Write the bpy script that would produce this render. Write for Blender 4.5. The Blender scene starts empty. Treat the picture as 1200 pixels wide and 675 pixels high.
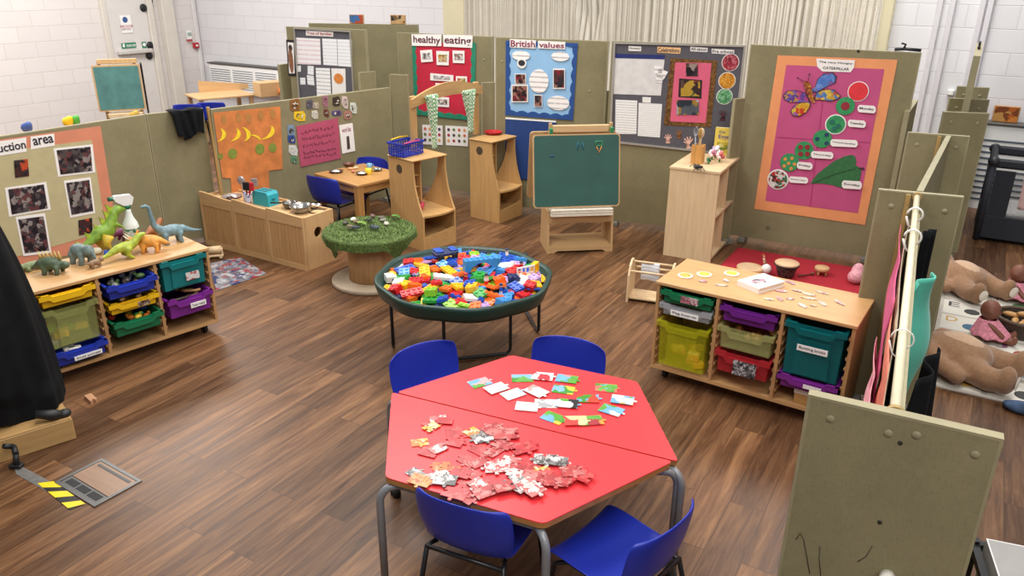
import bpy, math, random
from mathutils import Vector, Matrix
random.seed(7)
PI=math.pi; cos=math.cos; sin=math.sin
COL=bpy.context.scene.collection
# ------------------------------------------------------------------ camera
FPX=915.5; PITCH=.3852; ROLL=.0088; CAMH=2.2
_fw=Vector((0,cos(PITCH),-sin(PITCH))); _r0=Vector((1,0,0)); _u0=_r0.cross(_fw)
_rt=_r0*cos(ROLL)+_u0*sin(ROLL); _up=-_r0*sin(ROLL)+_u0*cos(ROLL); _O=Vector((0,0,CAMH))
cd=bpy.data.cameras.new('camera'); co=bpy.data.objects.new('camera',cd); COL.objects.link(co)
cd.sensor_width=36; cd.lens=FPX/1200*36; cd.clip_start=.05; cd.clip_end=100
m=Matrix((( _rt.x,_up.x,-_fw.x,0),(_rt.y,_up.y,-_fw.y,0),(_rt.z,_up.z,-_fw.z,CAMH),(0,0,0,1)))
co.matrix_world=m; bpy.context.scene.camera=co
def ray(px,py): return _fw+_rt*((px-600)/FPX)-_up*((py-337.5)/FPX)
def at(px,py,z=0.):
    d=ray(px,py); return _O+d*((z-CAMH)/d.z)
# ------------------------------------------------------------------ materials
def lin(h):
    h=h.lstrip('#'); c=[int(h[i:i+2],16)/255 for i in (0,2,4)]
    return tuple([(x/12.92 if x<=.04045 else ((x+.055)/1.055)**2.4) for x in c]+[1])
_mc={}
def _base(name):
    m=bpy.data.materials.new(name); m.use_nodes=True
    nt=m.node_tree; b=nt.nodes['Principled BSDF']; return m,nt,b
def _noise(nt,scale,detail=3,coord='Object',stretch=None,rough=.55):
    tc=nt.nodes.new('ShaderNodeTexCoord'); n=nt.nodes.new('ShaderNodeTexNoise')
    n.inputs['Scale'].default_value=scale; n.inputs['Detail'].default_value=detail; n.inputs['Roughness'].default_value=rough
    if stretch:
        mp=nt.nodes.new('ShaderNodeMapping'); mp.inputs['Scale'].default_value=stretch
        nt.links.new(tc.outputs[coord],mp.inputs['Vector']); nt.links.new(mp.outputs[0],n.inputs['Vector'])
    else: nt.links.new(tc.outputs[coord],n.inputs['Vector'])
    return n
def _ramp(nt,fac,stops):
    r=nt.nodes.new('ShaderNodeValToRGB'); e=r.color_ramp.elements
    while len(e)<len(stops): e.new(.5)
    for k,(p,c) in enumerate(stops): e[k].position=p; e[k].color=c
    nt.links.new(fac,r.inputs['Fac']); return r
def shade(c,k): return tuple([min(1,x*k) for x in c[:3]]+[1])
def pm(hexc,rough=.5,var=.12,scale=18,metal=0,bump=0,alpha=1,stretch=None,spec=.5,coat=0,sheen=0):
    key=('p',hexc,rough,var,scale,metal,bump,alpha,stretch,spec,coat)
    if key in _mc: return _mc[key]
    m,nt,b=_base('finish_'+hexc.strip('#')); c=lin(hexc)
    n=_noise(nt,scale,4,stretch=stretch)
    r=_ramp(nt,n.outputs['Fac'],[(.3,shade(c,1-var)),(.7,shade(c,1+var))])
    nt.links.new(r.outputs[0],b.inputs['Base Color'])
    b.inputs['Roughness'].default_value=rough; b.inputs['Metallic'].default_value=metal
    b.inputs['Specular IOR Level'].default_value=spec; b.inputs['Coat Weight'].default_value=coat
    if sheen: b.inputs['Sheen Weight'].default_value=sheen
    if bump:
        bn=nt.nodes.new('ShaderNodeBump'); bn.inputs['Strength'].default_value=bump; bn.inputs['Distance'].default_value=.004
        n2=_noise(nt,scale*4,3); nt.links.new(n2.outputs['Fac'],bn.inputs['Height']); nt.links.new(bn.outputs[0],b.inputs['Normal'])
    if alpha<1: b.inputs['Alpha'].default_value=alpha
    _mc[key]=m; return m
def wood(hexc,axis='x',rough=.42,var=.16,scale=3.0,dark=.75):
    key=('w',hexc,axis,rough,var,scale)
    if key in _mc: return _mc[key]
    m,nt,b=_base('wood_'+hexc.strip('#')+axis); c=lin(hexc)
    st={'x':(1,14,14),'y':(14,1,14),'z':(14,14,1)}[axis]
    n=_noise(nt,scale,6,stretch=st,rough=.6)
    r=_ramp(nt,n.outputs['Fac'],[(.25,shade(c,1-var*1.6)),(.5,c),(.75,shade(c,1+var))])
    nt.links.new(r.outputs[0],b.inputs['Base Color']); b.inputs['Roughness'].default_value=rough
    _mc[key]=m; return m
def photo(seed,pal,scale=14,coord='Object',rough=.35,kind='v'):
    """a printed picture: patches of the palette"""
    key=('ph',seed,tuple(pal),scale)
    if key in _mc: return _mc[key]
    m,nt,b=_base('print_%d'%seed)
    tc=nt.nodes.new('ShaderNodeTexCoord'); mp=nt.nodes.new('ShaderNodeMapping')
    mp.inputs['Location'].default_value=(seed*1.37,seed*.71,seed*2.3)
    nt.links.new(tc.outputs[coord],mp.inputs['Vector'])
    ns=nt.nodes.new('ShaderNodeTexNoise'); ns.inputs['Scale'].default_value=scale*1.3; ns.inputs['Detail'].default_value=2
    nt.links.new(mp.outputs[0],ns.inputs['Vector'])
    ad=nt.nodes.new('ShaderNodeMixRGB'); ad.blend_type='ADD'; ad.inputs[0].default_value=.06
    nt.links.new(mp.outputs[0],ad.inputs[1]); nt.links.new(ns.outputs['Color'],ad.inputs[2])
    v=nt.nodes.new('ShaderNodeTexVoronoi'); v.inputs['Scale'].default_value=scale
    nt.links.new(ad.outputs[0],v.inputs['Vector'])
    sp=nt.nodes.new('ShaderNodeSeparateColor'); nt.links.new(v.outputs['Color'],sp.inputs[0])
    k=len(pal); r=_ramp(nt,sp.outputs[0],[(i/k,lin(c)) for i,c in enumerate(pal)]); r.color_ramp.interpolation='CONSTANT'
    mx=nt.nodes.new('ShaderNodeMixRGB'); mx.blend_type='MULTIPLY'; mx.inputs[0].default_value=.45
    nt.links.new(r.outputs[0],mx.inputs[1]); nt.links.new(ns.outputs['Fac'],mx.inputs[2])
    nt.links.new(mx.outputs[0],b.inputs['Base Color']); b.inputs['Roughness'].default_value=rough
    _mc[key]=m; return m
def lines(hexbg,hexln,scale=60,axis=2,amount=.35):
    """paper printed with rows of small writing"""
    key=('ln',hexbg,hexln,scale,axis,amount)
    if key in _mc: return _mc[key]
    m,nt,b=_base('paper_'+hexbg.strip('#'))
    tc=nt.nodes.new('ShaderNodeTexCoord'); sx=nt.nodes.new('ShaderNodeSeparateXYZ'); nt.links.new(tc.outputs['Object'],sx.inputs[0])
    mu=nt.nodes.new('ShaderNodeMath'); mu.operation='MULTIPLY'; mu.inputs[1].default_value=scale*6.28; nt.links.new(sx.outputs[axis],mu.inputs[0])
    sn=nt.nodes.new('ShaderNodeMath'); sn.operation='SINE'; nt.links.new(mu.outputs[0],sn.inputs[0])
    n=_noise(nt,scale*1.2,3,stretch=(1,1,.4)); ad=nt.nodes.new('ShaderNodeMath'); ad.operation='MULTIPLY'
    nt.links.new(sn.outputs[0],ad.inputs[0]); nt.links.new(n.outputs['Fac'],ad.inputs[1])
    c0,c1=lin(hexbg),lin(hexln); cm=tuple([c0[i]*(1-amount)+c1[i]*amount for i in range(3)]+[1])
    r=_ramp(nt,ad.outputs[0],[(.18,c0),(.38,cm)])
    nt.links.new(r.outputs[0],b.inputs['Base Color']); b.inputs['Roughness'].default_value=.6
    _mc[key]=m; return m
def clear(hexc,alpha=.55,rough=.25):
    return pm(hexc,rough,.05,8,alpha=alpha)
def checks(h1,h2,scale,coord='Object'):
    key=('ck',h1,h2,scale)
    if key in _mc: return _mc[key]
    m,nt,b=_base('gingham'); tc=nt.nodes.new('ShaderNodeTexCoord'); ck=nt.nodes.new('ShaderNodeTexChecker')
    ck.inputs['Scale'].default_value=scale; ck.inputs['Color1'].default_value=lin(h1); ck.inputs['Color2'].default_value=lin(h2)
    nt.links.new(tc.outputs['Object'],ck.inputs['Vector']); nt.links.new(ck.outputs[0],b.inputs['Base Color']); b.inputs['Roughness'].default_value=.85
    _mc[key]=m; return m
# ------------------------------------------------------------------ mesh builder
class MB:
    def __init__(s): s.v=[]; s.f=[]; s.mi=[]; s.sm=[]
    def add(s,vs,fs,mi=0,sm=False,M=None):
        o=len(s.v)
        for p in vs:
            p=Vector(p); s.v.append(tuple(M@p if M else p))
        for f in fs: s.f.append([i+o for i in f]); s.mi.append(mi); s.sm.append(sm)
        return s
    def box(s,x0,x1,y0,y1,z0,z1,mi=0,M=None,ch=0):
        if ch:
            c=min(ch,(x1-x0)/2.2,(y1-y0)/2.2,(z1-z0)/2.2)
            vs=[];
            for (X,Y,Z,i) in ((x0,y0,z0,0),(x1,y0,z0,1),(x1,y1,z0,2),(x0,y1,z0,3),(x0,y0,z1,4),(x1,y0,z1,5),(x1,y1,z1,6),(x0,y1,z1,7)):
                sx=1 if X==x0 else -1; sy=1 if Y==y0 else -1; sz=1 if Z==z0 else -1
                vs+=[(X,Y+sy*c,Z+sz*c),(X+sx*c,Y,Z+sz*c),(X+sx*c,Y+sy*c,Z)]
            f=[]
            a=lambda i,k:i*3+k
            f+=[[a(0,0),a(4,0),a(7,0),a(3,0)],[a(1,0),a(2,0),a(6,0),a(5,0)],[a(0,1),a(1,1),a(5,1),a(4,1)],[a(3,1),a(7,1),a(6,1),a(2,1)],[a(0,2),a(3,2),a(2,2),a(1,2)],[a(4,2),a(5,2),a(6,2),a(7,2)]]
            for i,j,k1,k2 in ((0,1,1,2),(3,2,1,2),(4,5,1,2),(7,6,1,2),(0,3,0,2),(1,2,0,2),(4,7,0,2),(5,6,0,2),(0,4,0,1),(1,5,0,1),(2,6,0,1),(3,7,0,1)):
                f.append([a(i,k1),a(j,k1),a(j,k2),a(i,k2)])
            for i in range(8): f.append([a(i,0),a(i,1),a(i,2)])
            return s.add(vs,f,mi,False,M)
        vs=[(x0,y0,z0),(x1,y0,z0),(x1,y1,z0),(x0,y1,z0),(x0,y0,z1),(x1,y0,z1),(x1,y1,z1),(x0,y1,z1)]
        return s.add(vs,[[0,3,2,1],[4,5,6,7],[0,1,5,4],[1,2,6,5],[2,3,7,6],[3,0,4,7]],mi,False,M)
    def prism(s,pts,lo,hi,axis='z',mi=0,M=None,side=None):
        """extrude outline pts; axis z: pts (x,y); axis y: pts (x,z); axis x: pts (y,z)"""
        n=len(pts)
        def q(p,h): return {'z':(p[0],p[1],h),'y':(p[0],h,p[1]),'x':(h,p[0],p[1])}[axis]
        vs=[q(p,lo) for p in pts]+[q(p,hi) for p in pts]
        s.add(vs,[list(range(n))[::-1],list(range(n,2*n))],mi,False,M)
        o=len(s.v)-2*n
        for i in range(n):
            j=(i+1)%n; s.f.append([o+i,o+j,o+n+j,o+n+i]); s.mi.append(mi if side is None else side); s.sm.append(False)
        return s
    def lathe(s,prof,n=24,mi=0,M=None,cap=True,sm=True):
        """prof list of (r,z)"""
        vs=[];fs=[]
        for r,z in prof:
            for k in range(n): vs.append((r*cos(2*PI*k/n),r*sin(2*PI*k/n),z))
        for i in range(len(prof)-1):
            for k in range(n):
                k2=(k+1)%n; fs.append([i*n+k,i*n+k2,(i+1)*n+k2,(i+1)*n+k])
        s.add(vs,fs,mi,sm,M)
        if cap:
            o=len(s.v)-len(vs); L=len(prof)-1
            s.f.append([o+k for k in range(n)][::-1]); s.mi.append(mi); s.sm.append(False)
            s.f.append([o+L*n+k for k in range(n)]); s.mi.append(mi); s.sm.append(False)
        return s
    def cyl(s,a,b,r,r2=None,n=12,mi=0,M=None):
        return s.tube([a,b],[r,r2 if r2 is not None else r],n,mi,M)
    def tube(s,path,r,n=10,mi=0,M=None,closed=False):
        P=[Vector(p) for p in path]; k=len(P); R=r if isinstance(r,(list,tuple)) else [r]*k
        vs=[];fs=[]; prev=None
        for i in range(k):
            if closed: t=P[(i+1)%k]-P[i-1]
            else: t=(P[min(i+1,k-1)]-P[max(i-1,0)])
            t.normalize()
            if prev is None:
                a=Vector((0,0,1)) if abs(t.z)<.9 else Vector((1,0,0)); e1=t.cross(a).normalized()
            else:
                e1=(prev-t*prev.dot(t)); e1.normalize()
            prev=e1; e2=t.cross(e1)
            for j in range(n):
                an=2*PI*j/n; vs.append(P[i]+(e1*cos(an)+e2*sin(an))*R[i])
        rng=k if closed else k-1
        for i in range(rng):
            i2=(i+1)%k
            for j in range(n):
                j2=(j+1)%n; fs.append([i*n+j,i*n+j2,i2*n+j2,i2*n+j])
        o=len(s.v); s.add(vs,fs,mi,True,M)
        if not closed:
            s.f.append([o+j for j in range(n)][::-1]); s.mi.append(mi); s.sm.append(False)
            s.f.append([o+(k-1)*n+j for j in range(n)]); s.mi.append(mi); s.sm.append(False)
        return s
    def ball(s,c,r,n=12,m=8,mi=0,M=None):
        rx,ry,rz=r if isinstance(r,(list,tuple)) else (r,r,r)
        vs=[(c[0],c[1],c[2]+rz)];fs=[]
        for i in range(1,m):
            t=PI*i/m
            for k in range(n): vs.append((c[0]+rx*sin(t)*cos(2*PI*k/n),c[1]+ry*sin(t)*sin(2*PI*k/n),c[2]+rz*cos(t)))
        vs.append((c[0],c[1],c[2]-rz)); L=len(vs)-1
        for k in range(n):
            k2=(k+1)%n; fs.append([0,1+k,1+k2]); fs.append([L,1+(m-2)*n+k2,1+(m-2)*n+k])
            for i in range(m-2): fs.append([1+i*n+k,1+(i+1)*n+k,1+(i+1)*n+k2,1+i*n+k2])
        return s.add(vs,fs,mi,True,M)
    def grid(s,fn,nu,nv,mi=0,closed_u=False,sm=True,M=None,thick=0):
        vs=[fn(i/(nu if closed_u else nu-1),j/(nv-1)) for j in range(nv) for i in range(nu)]
        fs=[]
        for j in range(nv-1):
            for i in range(nu if closed_u else nu-1):
                i2=(i+1)%nu; fs.append([j*nu+i,j*nu+i2,(j+1)*nu+i2,(j+1)*nu+i])
        return s.add(vs,fs,mi,sm,M)
    def mesh(s,name,mats):
        me=bpy.data.meshes.new(name); me.from_pydata(s.v,[],s.f)
        for q in (mats if isinstance(mats,(list,tuple)) else [mats]): me.materials.append(q)
        me.polygons.foreach_set('material_index',s.mi); me.polygons.foreach_set('use_smooth',s.sm)
        me.update(); return me
    def build(s,name,mats,parent=None,loc=(0,0,0),rz=0,fix=True):
        me=s.mesh(name,mats)
        if fix:
            import bmesh
            bm=bmesh.new(); bm.from_mesh(me); bmesh.ops.recalc_face_normals(bm,faces=bm.faces[:]); bm.to_mesh(me); bm.free()
        o=bpy.data.objects.new(name,me); COL.objects.link(o); o.location=loc; o.rotation_euler=(0,0,rz)
        if parent: o.parent=parent
        return o
LABELS={}
def tag(o,label,cat,group=None,kind=None):
    o['label']=label; o['category']=cat
    if group: o['group']=group
    if kind: o['kind']=kind
    return o
def thing(name,label,cat,loc=(0,0,0),rz=0,group=None):
    o=bpy.data.objects.new(name,None); COL.objects.link(o); o.empty_display_size=.1
    o.location=loc; o.rotation_euler=(0,0,rz); return tag(o,label,cat,group)
def structure(o): o['kind']='structure'; return o
def dup(o,loc=None,rz=None,label=None,group=None,parent=None):
    c=o.copy(); COL.objects.link(c)
    if parent: c.parent=parent
    if loc is not None: c.location=loc
    if rz is not None: c.rotation_euler=(c.rotation_euler[0],c.rotation_euler[1],rz)
    if label: c['label']=label
    if group: c['group']=group
    for ch in KIDS.get(o.name,[]): 
        dup_child(ch,c)
    return c
KIDS={}
def kids(o):
    """remember the children of a prototype so that copies do not search the scene"""
    bpy.context.view_layer.update()
    def rec(p):
        KIDS[p.name]=list(p.children)
        for c in p.children: rec(c)
    rec(o); return o
def dup_child(ch,par):
    c=ch.copy(); COL.objects.link(c); c.parent=par
    for g in KIDS.get(ch.name,[]): dup_child(g,c)
def smooth(o,angle=.7,bevel=0,seg=2):
    if bevel:
        b=o.modifiers.new('bevel','BEVEL'); b.width=bevel; b.segments=seg; b.limit_method='ANGLE'; b.angle_limit=.6
    return o
def text_mesh(s,w,h,mats,depth=.001,name='lettering',bold=0):
    c=bpy.data.curves.new('txt','FONT'); c.body=s; c.extrude=depth/2; c.offset=bold; c.resolution_u=3
    t=bpy.data.objects.new('txt',c); COL.objects.link(t); bpy.context.view_layer.update()
    me=bpy.data.meshes.new_from_object(t.evaluated_get(bpy.context.evaluated_depsgraph_get()))
    bpy.data.objects.remove(t); bpy.data.curves.remove(c)
    xs=[v.co.x for v in me.vertices]; ys=[v.co.y for v in me.vertices]
    x0,x1,y0,y1=min(xs),max(xs),min(ys),max(ys)
    for v in me.vertices: v.co=((v.co.x-x0)/(x1-x0)*w,(v.co.y-y0)/(y1-y0)*h,v.co.z)
    me.name=name; me.materials.clear(); me.materials.append(mats); return me
def blob(name,items,voxel,mat,parent=None,loc=(0,0,0),rz=0,smooth_it=4):
    """one continuous rounded body grown out of ellipsoids ('b',c,r) and tapered limbs ('t',path,radii)"""
    mb=MB()
    for it in items:
        if it[0]=='b': mb.ball(it[1],it[2],16,10)
        else:
            mb.tube(it[1],it[2],10)
            R=it[2] if isinstance(it[2],(list,tuple)) else [it[2]]*len(it[1])
            for p,r in zip(it[1],R): mb.ball(p,r,10,8)
    o=mb.build(name,mat,parent,loc,rz)
    r=o.modifiers.new('remesh','REMESH'); r.mode='VOXEL'; r.voxel_size=voxel; r.use_smooth_shade=True
    sm=o.modifiers.new('smooth','SMOOTH'); sm.iterations=smooth_it; sm.factor=.5
    return o
# ------------------------------------------------------------------ upright planes
class Plane:
    """upright plane through a and b (seen with a on the left); local x runs along it, local -y faces the viewer"""
    def __init__(s,a,b):
        s.a=Vector((a[0],a[1],0)); d=Vector((b[0]-a[0],b[1]-a[1],0)); s.L=d.length; s.u=d/s.L; s.n=Vector((-s.u.y,s.u.x,0)); s.rz=math.atan2(s.u.y,s.u.x)
    def hit(s,px,py):
        d=ray(px,py); t=(s.a-_O).dot(s.n)/d.dot(s.n); P=_O+d*t
        return ((P-s.a).dot(s.u),P.z)
    def world(s,x,z,off=0): 
        p=s.a+s.u*x-s.n*off; return Vector((p.x,p.y,z))
    def quad(s,pts):
        if len(pts)==2:
            (x0,z0),(x1,z1)=[s.hit(*p) for p in pts]
            return [(x0,z1),(x1,z1),(x1,z0),(x0,z0)]
        return [s.hit(*p) for p in pts]
class Disp:
    """something flat fixed to a plane: an Empty with its sheets as parts, or one sheet"""
    def __init__(s,pl,name,label,cat,px,group=None,off=.002):
        s.pl=pl; x,z=pl.hit(*px); s.x=x; s.z=z; s.off=off
        s.o=thing(name,label,cat,pl.world(x,z,off),pl.rz,group)
    def loc(s,p): x,z=s.pl.hit(*p); return (x-s.x,z-s.z)
    def poly(s,name,pts,mat,layer=0,th=.0015,parent=None):
        q=[(x-s.x,z-s.z) for x,z in s.pl.quad(pts)]
        y=-layer*.0022
        return MB().prism(q,y-th,y,'y').build(name,mat,parent or s.o)
    def disc(s,name,px,r,mat,layer=0,n=20,ell=1.,lump=0,parent=None):
        x,z=s.loc(px); rr=abs(s.loc((px[0]+r,px[1]))[0]-x); y=-layer*.0022
        q=[(x+rr*(1+lump*sin(5*t+px[0]))*cos(t),z+rr*ell*(1+lump*cos(4*t))*sin(t)) for t in [2*PI*k/n for k in range(n)]]
        return MB().prism(q,y-.0015,y,'y').build(name,mat,parent or s.o)
    def text(s,st,tl,br,mat,layer=2,name='lettering',bold=.012,hpx=None,parent=None):
        (x0,z1),(x1,z0)=s.loc(tl),s.loc(br)
        if hpx: z0=s.loc((tl[0],tl[1]+hpx))[1]
        me=text_mesh(st,x1-x0,z1-z0,mat,name=name,bold=bold); o=bpy.data.objects.new(name,me); COL.objects.link(o)
        o.parent=parent or s.o; o.location=(x0,-layer*.0022-.0004,z0); o.rotation_euler=(PI/2,0,0)
        return o
def sheet(pl,name,label,cat,pts,mat,layer=0,group=None,th=.0015,off=.002):
    q=pl.quad(pts); x0,z0=q[0]
    mb=MB().prism([(x-x0,z-z0) for x,z in q],-th,0,'y')
    return tag(mb.build(name,mat,None,pl.world(x0,z0,off+layer*.0022),pl.rz),label,cat,group)
# ------------------------------------------------------------------ setting
PA=math.atan2(.863,.504)                     # direction of the floor planks and of the left wall
UD=Vector((cos(PA),sin(PA),0)); VD=Vector((sin(PA),-cos(PA),0))
def floor_mat():
    m,nt,b=_base('walnut_plank_vinyl'); L=nt.links
    tc=nt.nodes.new('ShaderNodeTexCoord'); mp=nt.nodes.new('ShaderNodeMapping'); mp.inputs['Rotation'].default_value=(0,0,-PA)
    L.new(tc.outputs['Object'],mp.inputs['Vector'])
    br=nt.nodes.new('ShaderNodeTexBrick'); br.offset=.37; br.offset_frequency=2
    br.inputs['Color1'].default_value=(0,0,0,1); br.inputs['Color2'].default_value=(1,1,1,1); br.inputs['Mortar'].default_value=(.5,.5,.5,1)
    br.inputs['Scale'].default_value=1; br.inputs['Mortar Size'].default_value=.0018; br.inputs['Mortar Smooth'].default_value=.1
    br.inputs['Brick Width'].default_value=1.0; br.inputs['Row Height'].default_value=.152
    L.new(mp.outputs[0],br.inputs['Vector'])
    n=nt.nodes.new('ShaderNodeTexNoise'); n.noise_dimensions='4D'; n.inputs['Scale'].default_value=2.9; n.inputs['Detail'].default_value=9; n.inputs['Roughness'].default_value=.68; n.inputs['Distortion'].default_value=1.1
    m2=nt.nodes.new('ShaderNodeMapping'); m2.inputs['Scale'].default_value=(.6,8,1); L.new(mp.outputs[0],m2.inputs['Vector']); L.new(m2.outputs[0],n.inputs['Vector'])
    w=nt.nodes.new('ShaderNodeMath'); w.operation='MULTIPLY'; w.inputs[1].default_value=37; L.new(br.outputs['Color'],w.inputs[0]); L.new(w.outputs[0],n.inputs['W'])
    r=_ramp(nt,n.outputs['Fac'],[(.27,lin('#352113')),(.42,lin('#5a3d28')),(.55,lin('#735238')),(.66,lin('#866344')),(.78,lin('#a58058'))])
    tint=_ramp(nt,br.outputs['Color'],[(0,(.58,.56,.55,1)),(.5,(.92,.90,.88,1)),(1,(1.24,1.2,1.13,1))])
    mx=nt.nodes.new('ShaderNodeMixRGB'); mx.blend_type='MULTIPLY'; mx.inputs[0].default_value=1; L.new(r.outputs[0],mx.inputs[1]); L.new(tint.outputs[0],mx.inputs[2])
    mj=nt.nodes.new('ShaderNodeMixRGB'); L.new(br.outputs['Fac'],mj.inputs[0]); L.new(mx.outputs[0],mj.inputs[1]); mj.inputs[2].default_value=lin('#4a3321')
    L.new(mj.outputs[0],b.inputs['Base Color'])
    rr=nt.nodes.new('ShaderNodeMapRange'); rr.inputs[3].default_value=.3; rr.inputs[4].default_value=.5; L.new(n.outputs['Fac'],rr.inputs[0]); L.new(rr.outputs[0],b.inputs['Roughness'])
    b.inputs['Specular IOR Level'].default_value=.32
    bp=nt.nodes.new('ShaderNodeBump'); bp.inputs['Strength'].default_value=.12; bp.inputs['Distance'].default_value=.002; L.new(n.outputs['Fac'],bp.inputs['Height']); L.new(bp.outputs[0],b.inputs['Normal'])
    return m
def block_mat(hexc,bw,bh,mort='#b9b4b0'):
    m,nt,b=_base('painted_blockwork'); L=nt.links
    tc=nt.nodes.new('ShaderNodeTexCoord'); sx=nt.nodes.new('ShaderNodeSeparateXYZ'); cb=nt.nodes.new('ShaderNodeCombineXYZ')
    L.new(tc.outputs['Object'],sx.inputs[0]); L.new(sx.outputs[0],cb.inputs[0]); L.new(sx.outputs[2],cb.inputs[1])
    br=nt.nodes.new('ShaderNodeTexBrick'); br.inputs['Scale'].default_value=1; br.inputs['Brick Width'].default_value=bw; br.inputs['Row Height'].default_value=bh
    br.inputs['Mortar Size'].default_value=.006; br.inputs['Mortar Smooth'].default_value=.6; br.inputs['Bias'].default_value=0
    c=lin(hexc); br.inputs['Color1'].default_value=c; br.inputs['Color2'].default_value=shade(c,.95); br.inputs['Mortar'].default_value=lin(mort)
    L.new(cb.outputs[0],br.inputs['Vector']); L.new(br.outputs['Color'],b.inputs['Base Color']); b.inputs['Roughness'].default_value=.55
    bp=nt.nodes.new('ShaderNodeBump'); bp.inputs['Strength'].default_value=.35; bp.inputs['Distance'].default_value=.006; bp.invert=True
    L.new(br.outputs['Fac'],bp.inputs['Height']); L.new(bp.outputs[0],b.inputs['Normal'])
    return m
M_floor=floor_mat()
fl=MB(); fl.box(-12,12,-6,22,-.1,0); structure(fl.build('floor',M_floor))
WN=9.2
Nn=Vector((cos(PA),sin(PA),0))
def on_n(px,py,n=WN):
    d=ray(px,py); return _O+d*(n/(d.x*Nn.x+d.y*Nn.y))
corner=on_n(237,60); 
WB=Plane(corner,corner+Vector((Nn.y,-Nn.x,0)))
WL=Plane(corner-Nn*12,corner)
M_block=block_mat('#e2dddb',.44,.205,'#d3cdc9'); M_block2=block_mat('#e0dfe2',.44,.215,'#cfccd0')
structure(MB().box(0,WL.L+.15,0,.15,0,4.6).build('wall_left',M_block,None,WL.world(0,0),WL.rz))
structure(MB().box(-.0,19,0,.15,0,4.6).build('wall_back',M_block2,None,WB.world(0,0),WB.rz))
# door in the left wall
M_white=pm('#dbd7d4',.4,.03,6); M_frame=pm('#d8d2c8',.45,.04,6); M_black=pm('#17181a',.55,.1,10); M_green=pm('#1d7a55',.5,.05); M_signw=pm('#f4f4f2',.4,.02)
x0,_=WL.hit(125,30); x1,_=WL.hit(172,30); x2,_=WL.hit(192,60)
W2=lambda x,z,o=0: WL.world(x,z,o)
dr=structure(MB().box(x0,x1,-.05,0,0,2.35,ch=.01).build('door_1',M_white,None,WL.world(0,0,.002),WL.rz))
structure(MB().box(x1,x1+.1,-.09,0,0,2.5,ch=.01).box(x0-.08,x0,-.07,0,0,2.5,ch=.01).box(x0-.08,x1+.1,-.07,0,2.352,2.5).build('trim_1',M_frame,None,WL.world(0,0,.002),WL.rz))
structure(MB().box(x2,x2+.22,-.12,0,0,4.5,ch=.01).build('trim_2',M_frame,None,WL.world(0,0,.002),WL.rz))
mb=MB()
for zz in (1.0,): mb.box(x0+.05,x1-.05,-.13,-.06,zz-.03,zz+.03,ch=.01)
mb.build('push_bar',pm('#c8c4be',.35,.05),dr)
mb=MB()
for (px,py) in ((165,9),(172,1),(173,53),(172,65)):
    x,z=WL.hit(px,py); mb.ball((x,-.06,z),(.06,.03,.06))
mb.build('door_hardware',M_black,dr)
# things fixed to the left wall
def on_left(name,label,cat,px): return Disp(WL,name,label,cat,px,off=.06)
d=on_left('fire_door_sign','blue disc and red fire door notice on the white door','sign',(137,18))
d.poly('notice',[(137,18),(153,38)],M_signw); d.disc('disc',(143.5,23),3,pm('#3a5a94',.5),1); 
d.text('FIRE DOOR',(138,29.5),(153,31.6),pm('#b04048',.5),1); d.text('KEEP SHUT',(140,33),(151,34.8),pm('#a06068',.5),1)
d=on_left('exit_sign','green push bar to open sign on the white door','sign',(139,51))
d.poly('panel',[(139,50.5),(157,55.5)],M_green); d.text('PUSH BAR TO OPEN',(145,52),(156,54.3),M_signw,1); d.poly('pictogram',[(140.5,51.2),(143.5,55)],M_signw,1)
d=on_left('keep_clear_sign','small green square sign beside the door bolt','sign',(163,49)); d.poly('panel',[(163,49),(169,55.5)],M_green); d.disc('disc',(166,52),1.8,M_signw,1)
d=Disp(WL,'fire_alarm_notice','white fire action notice above the red call point','sign',(216.5,36),off=.03); d.poly('panel',[(216.5,36),(224,48)],M_signw); d.poly('band',[(218,38),(223,42)],pm('#9fb5a8',.5),1); d.poly('footer',[(217,46.2),(224,48)],pm('#b33a40',.5),1)
d=Disp(WL,'fire_call_point','red break glass call point on the white wall','alarm',(224,50),off=.02)
x,z=d.loc((231,56)); MB().box(0,x,-.05,0,z,0,ch=.008).build('housing',pm('#b3252e',.35,.06),d.o); MB().box(x*.3,x*.7,-.056,-.05,z*.65,z*.35).build('glass',M_signw,d.o)
d=Disp(WL,'light_switch','small white switch box on the wall beside door','switch',(205,56),off=.005); x,z=d.loc((210,60)); MB().box(0,x,-.04,0,z,0,ch=.01).build('box',pm('#d9d6d2',.4,.04),d.o); MB().box(x*.35,x*.65,-.05,-.04,z*.7,z*.3).build('rocker',M_signw,d.o)
# cable trunking
M_trunk=pm('#dcd9d8',.45,.03)
for k,(a,b) in enumerate((((200,0),(206,56)),((226,0),(237,90)))):
    xa,_=WL.hit(*b); structure(MB().box(xa-.03,xa+.03,-.04,0,.3,4.5,ch=.006).build('trim_%d'%(3+k),M_trunk,None,WL.world(0,0,.001),WL.rz))
for k,px in enumerate(((1083,100),(1091,130),(1140,60),(1149,60))):
    xa,_=WB.hit(*px); structure(MB().box(xa-.025,xa+.025,-.04,0,.3,4.5,ch=.006).build('trim_%d'%(6+k),pm('#d5d2d6',.45,.03),None,WB.world(0,0,.001),WB.rz))
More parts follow.
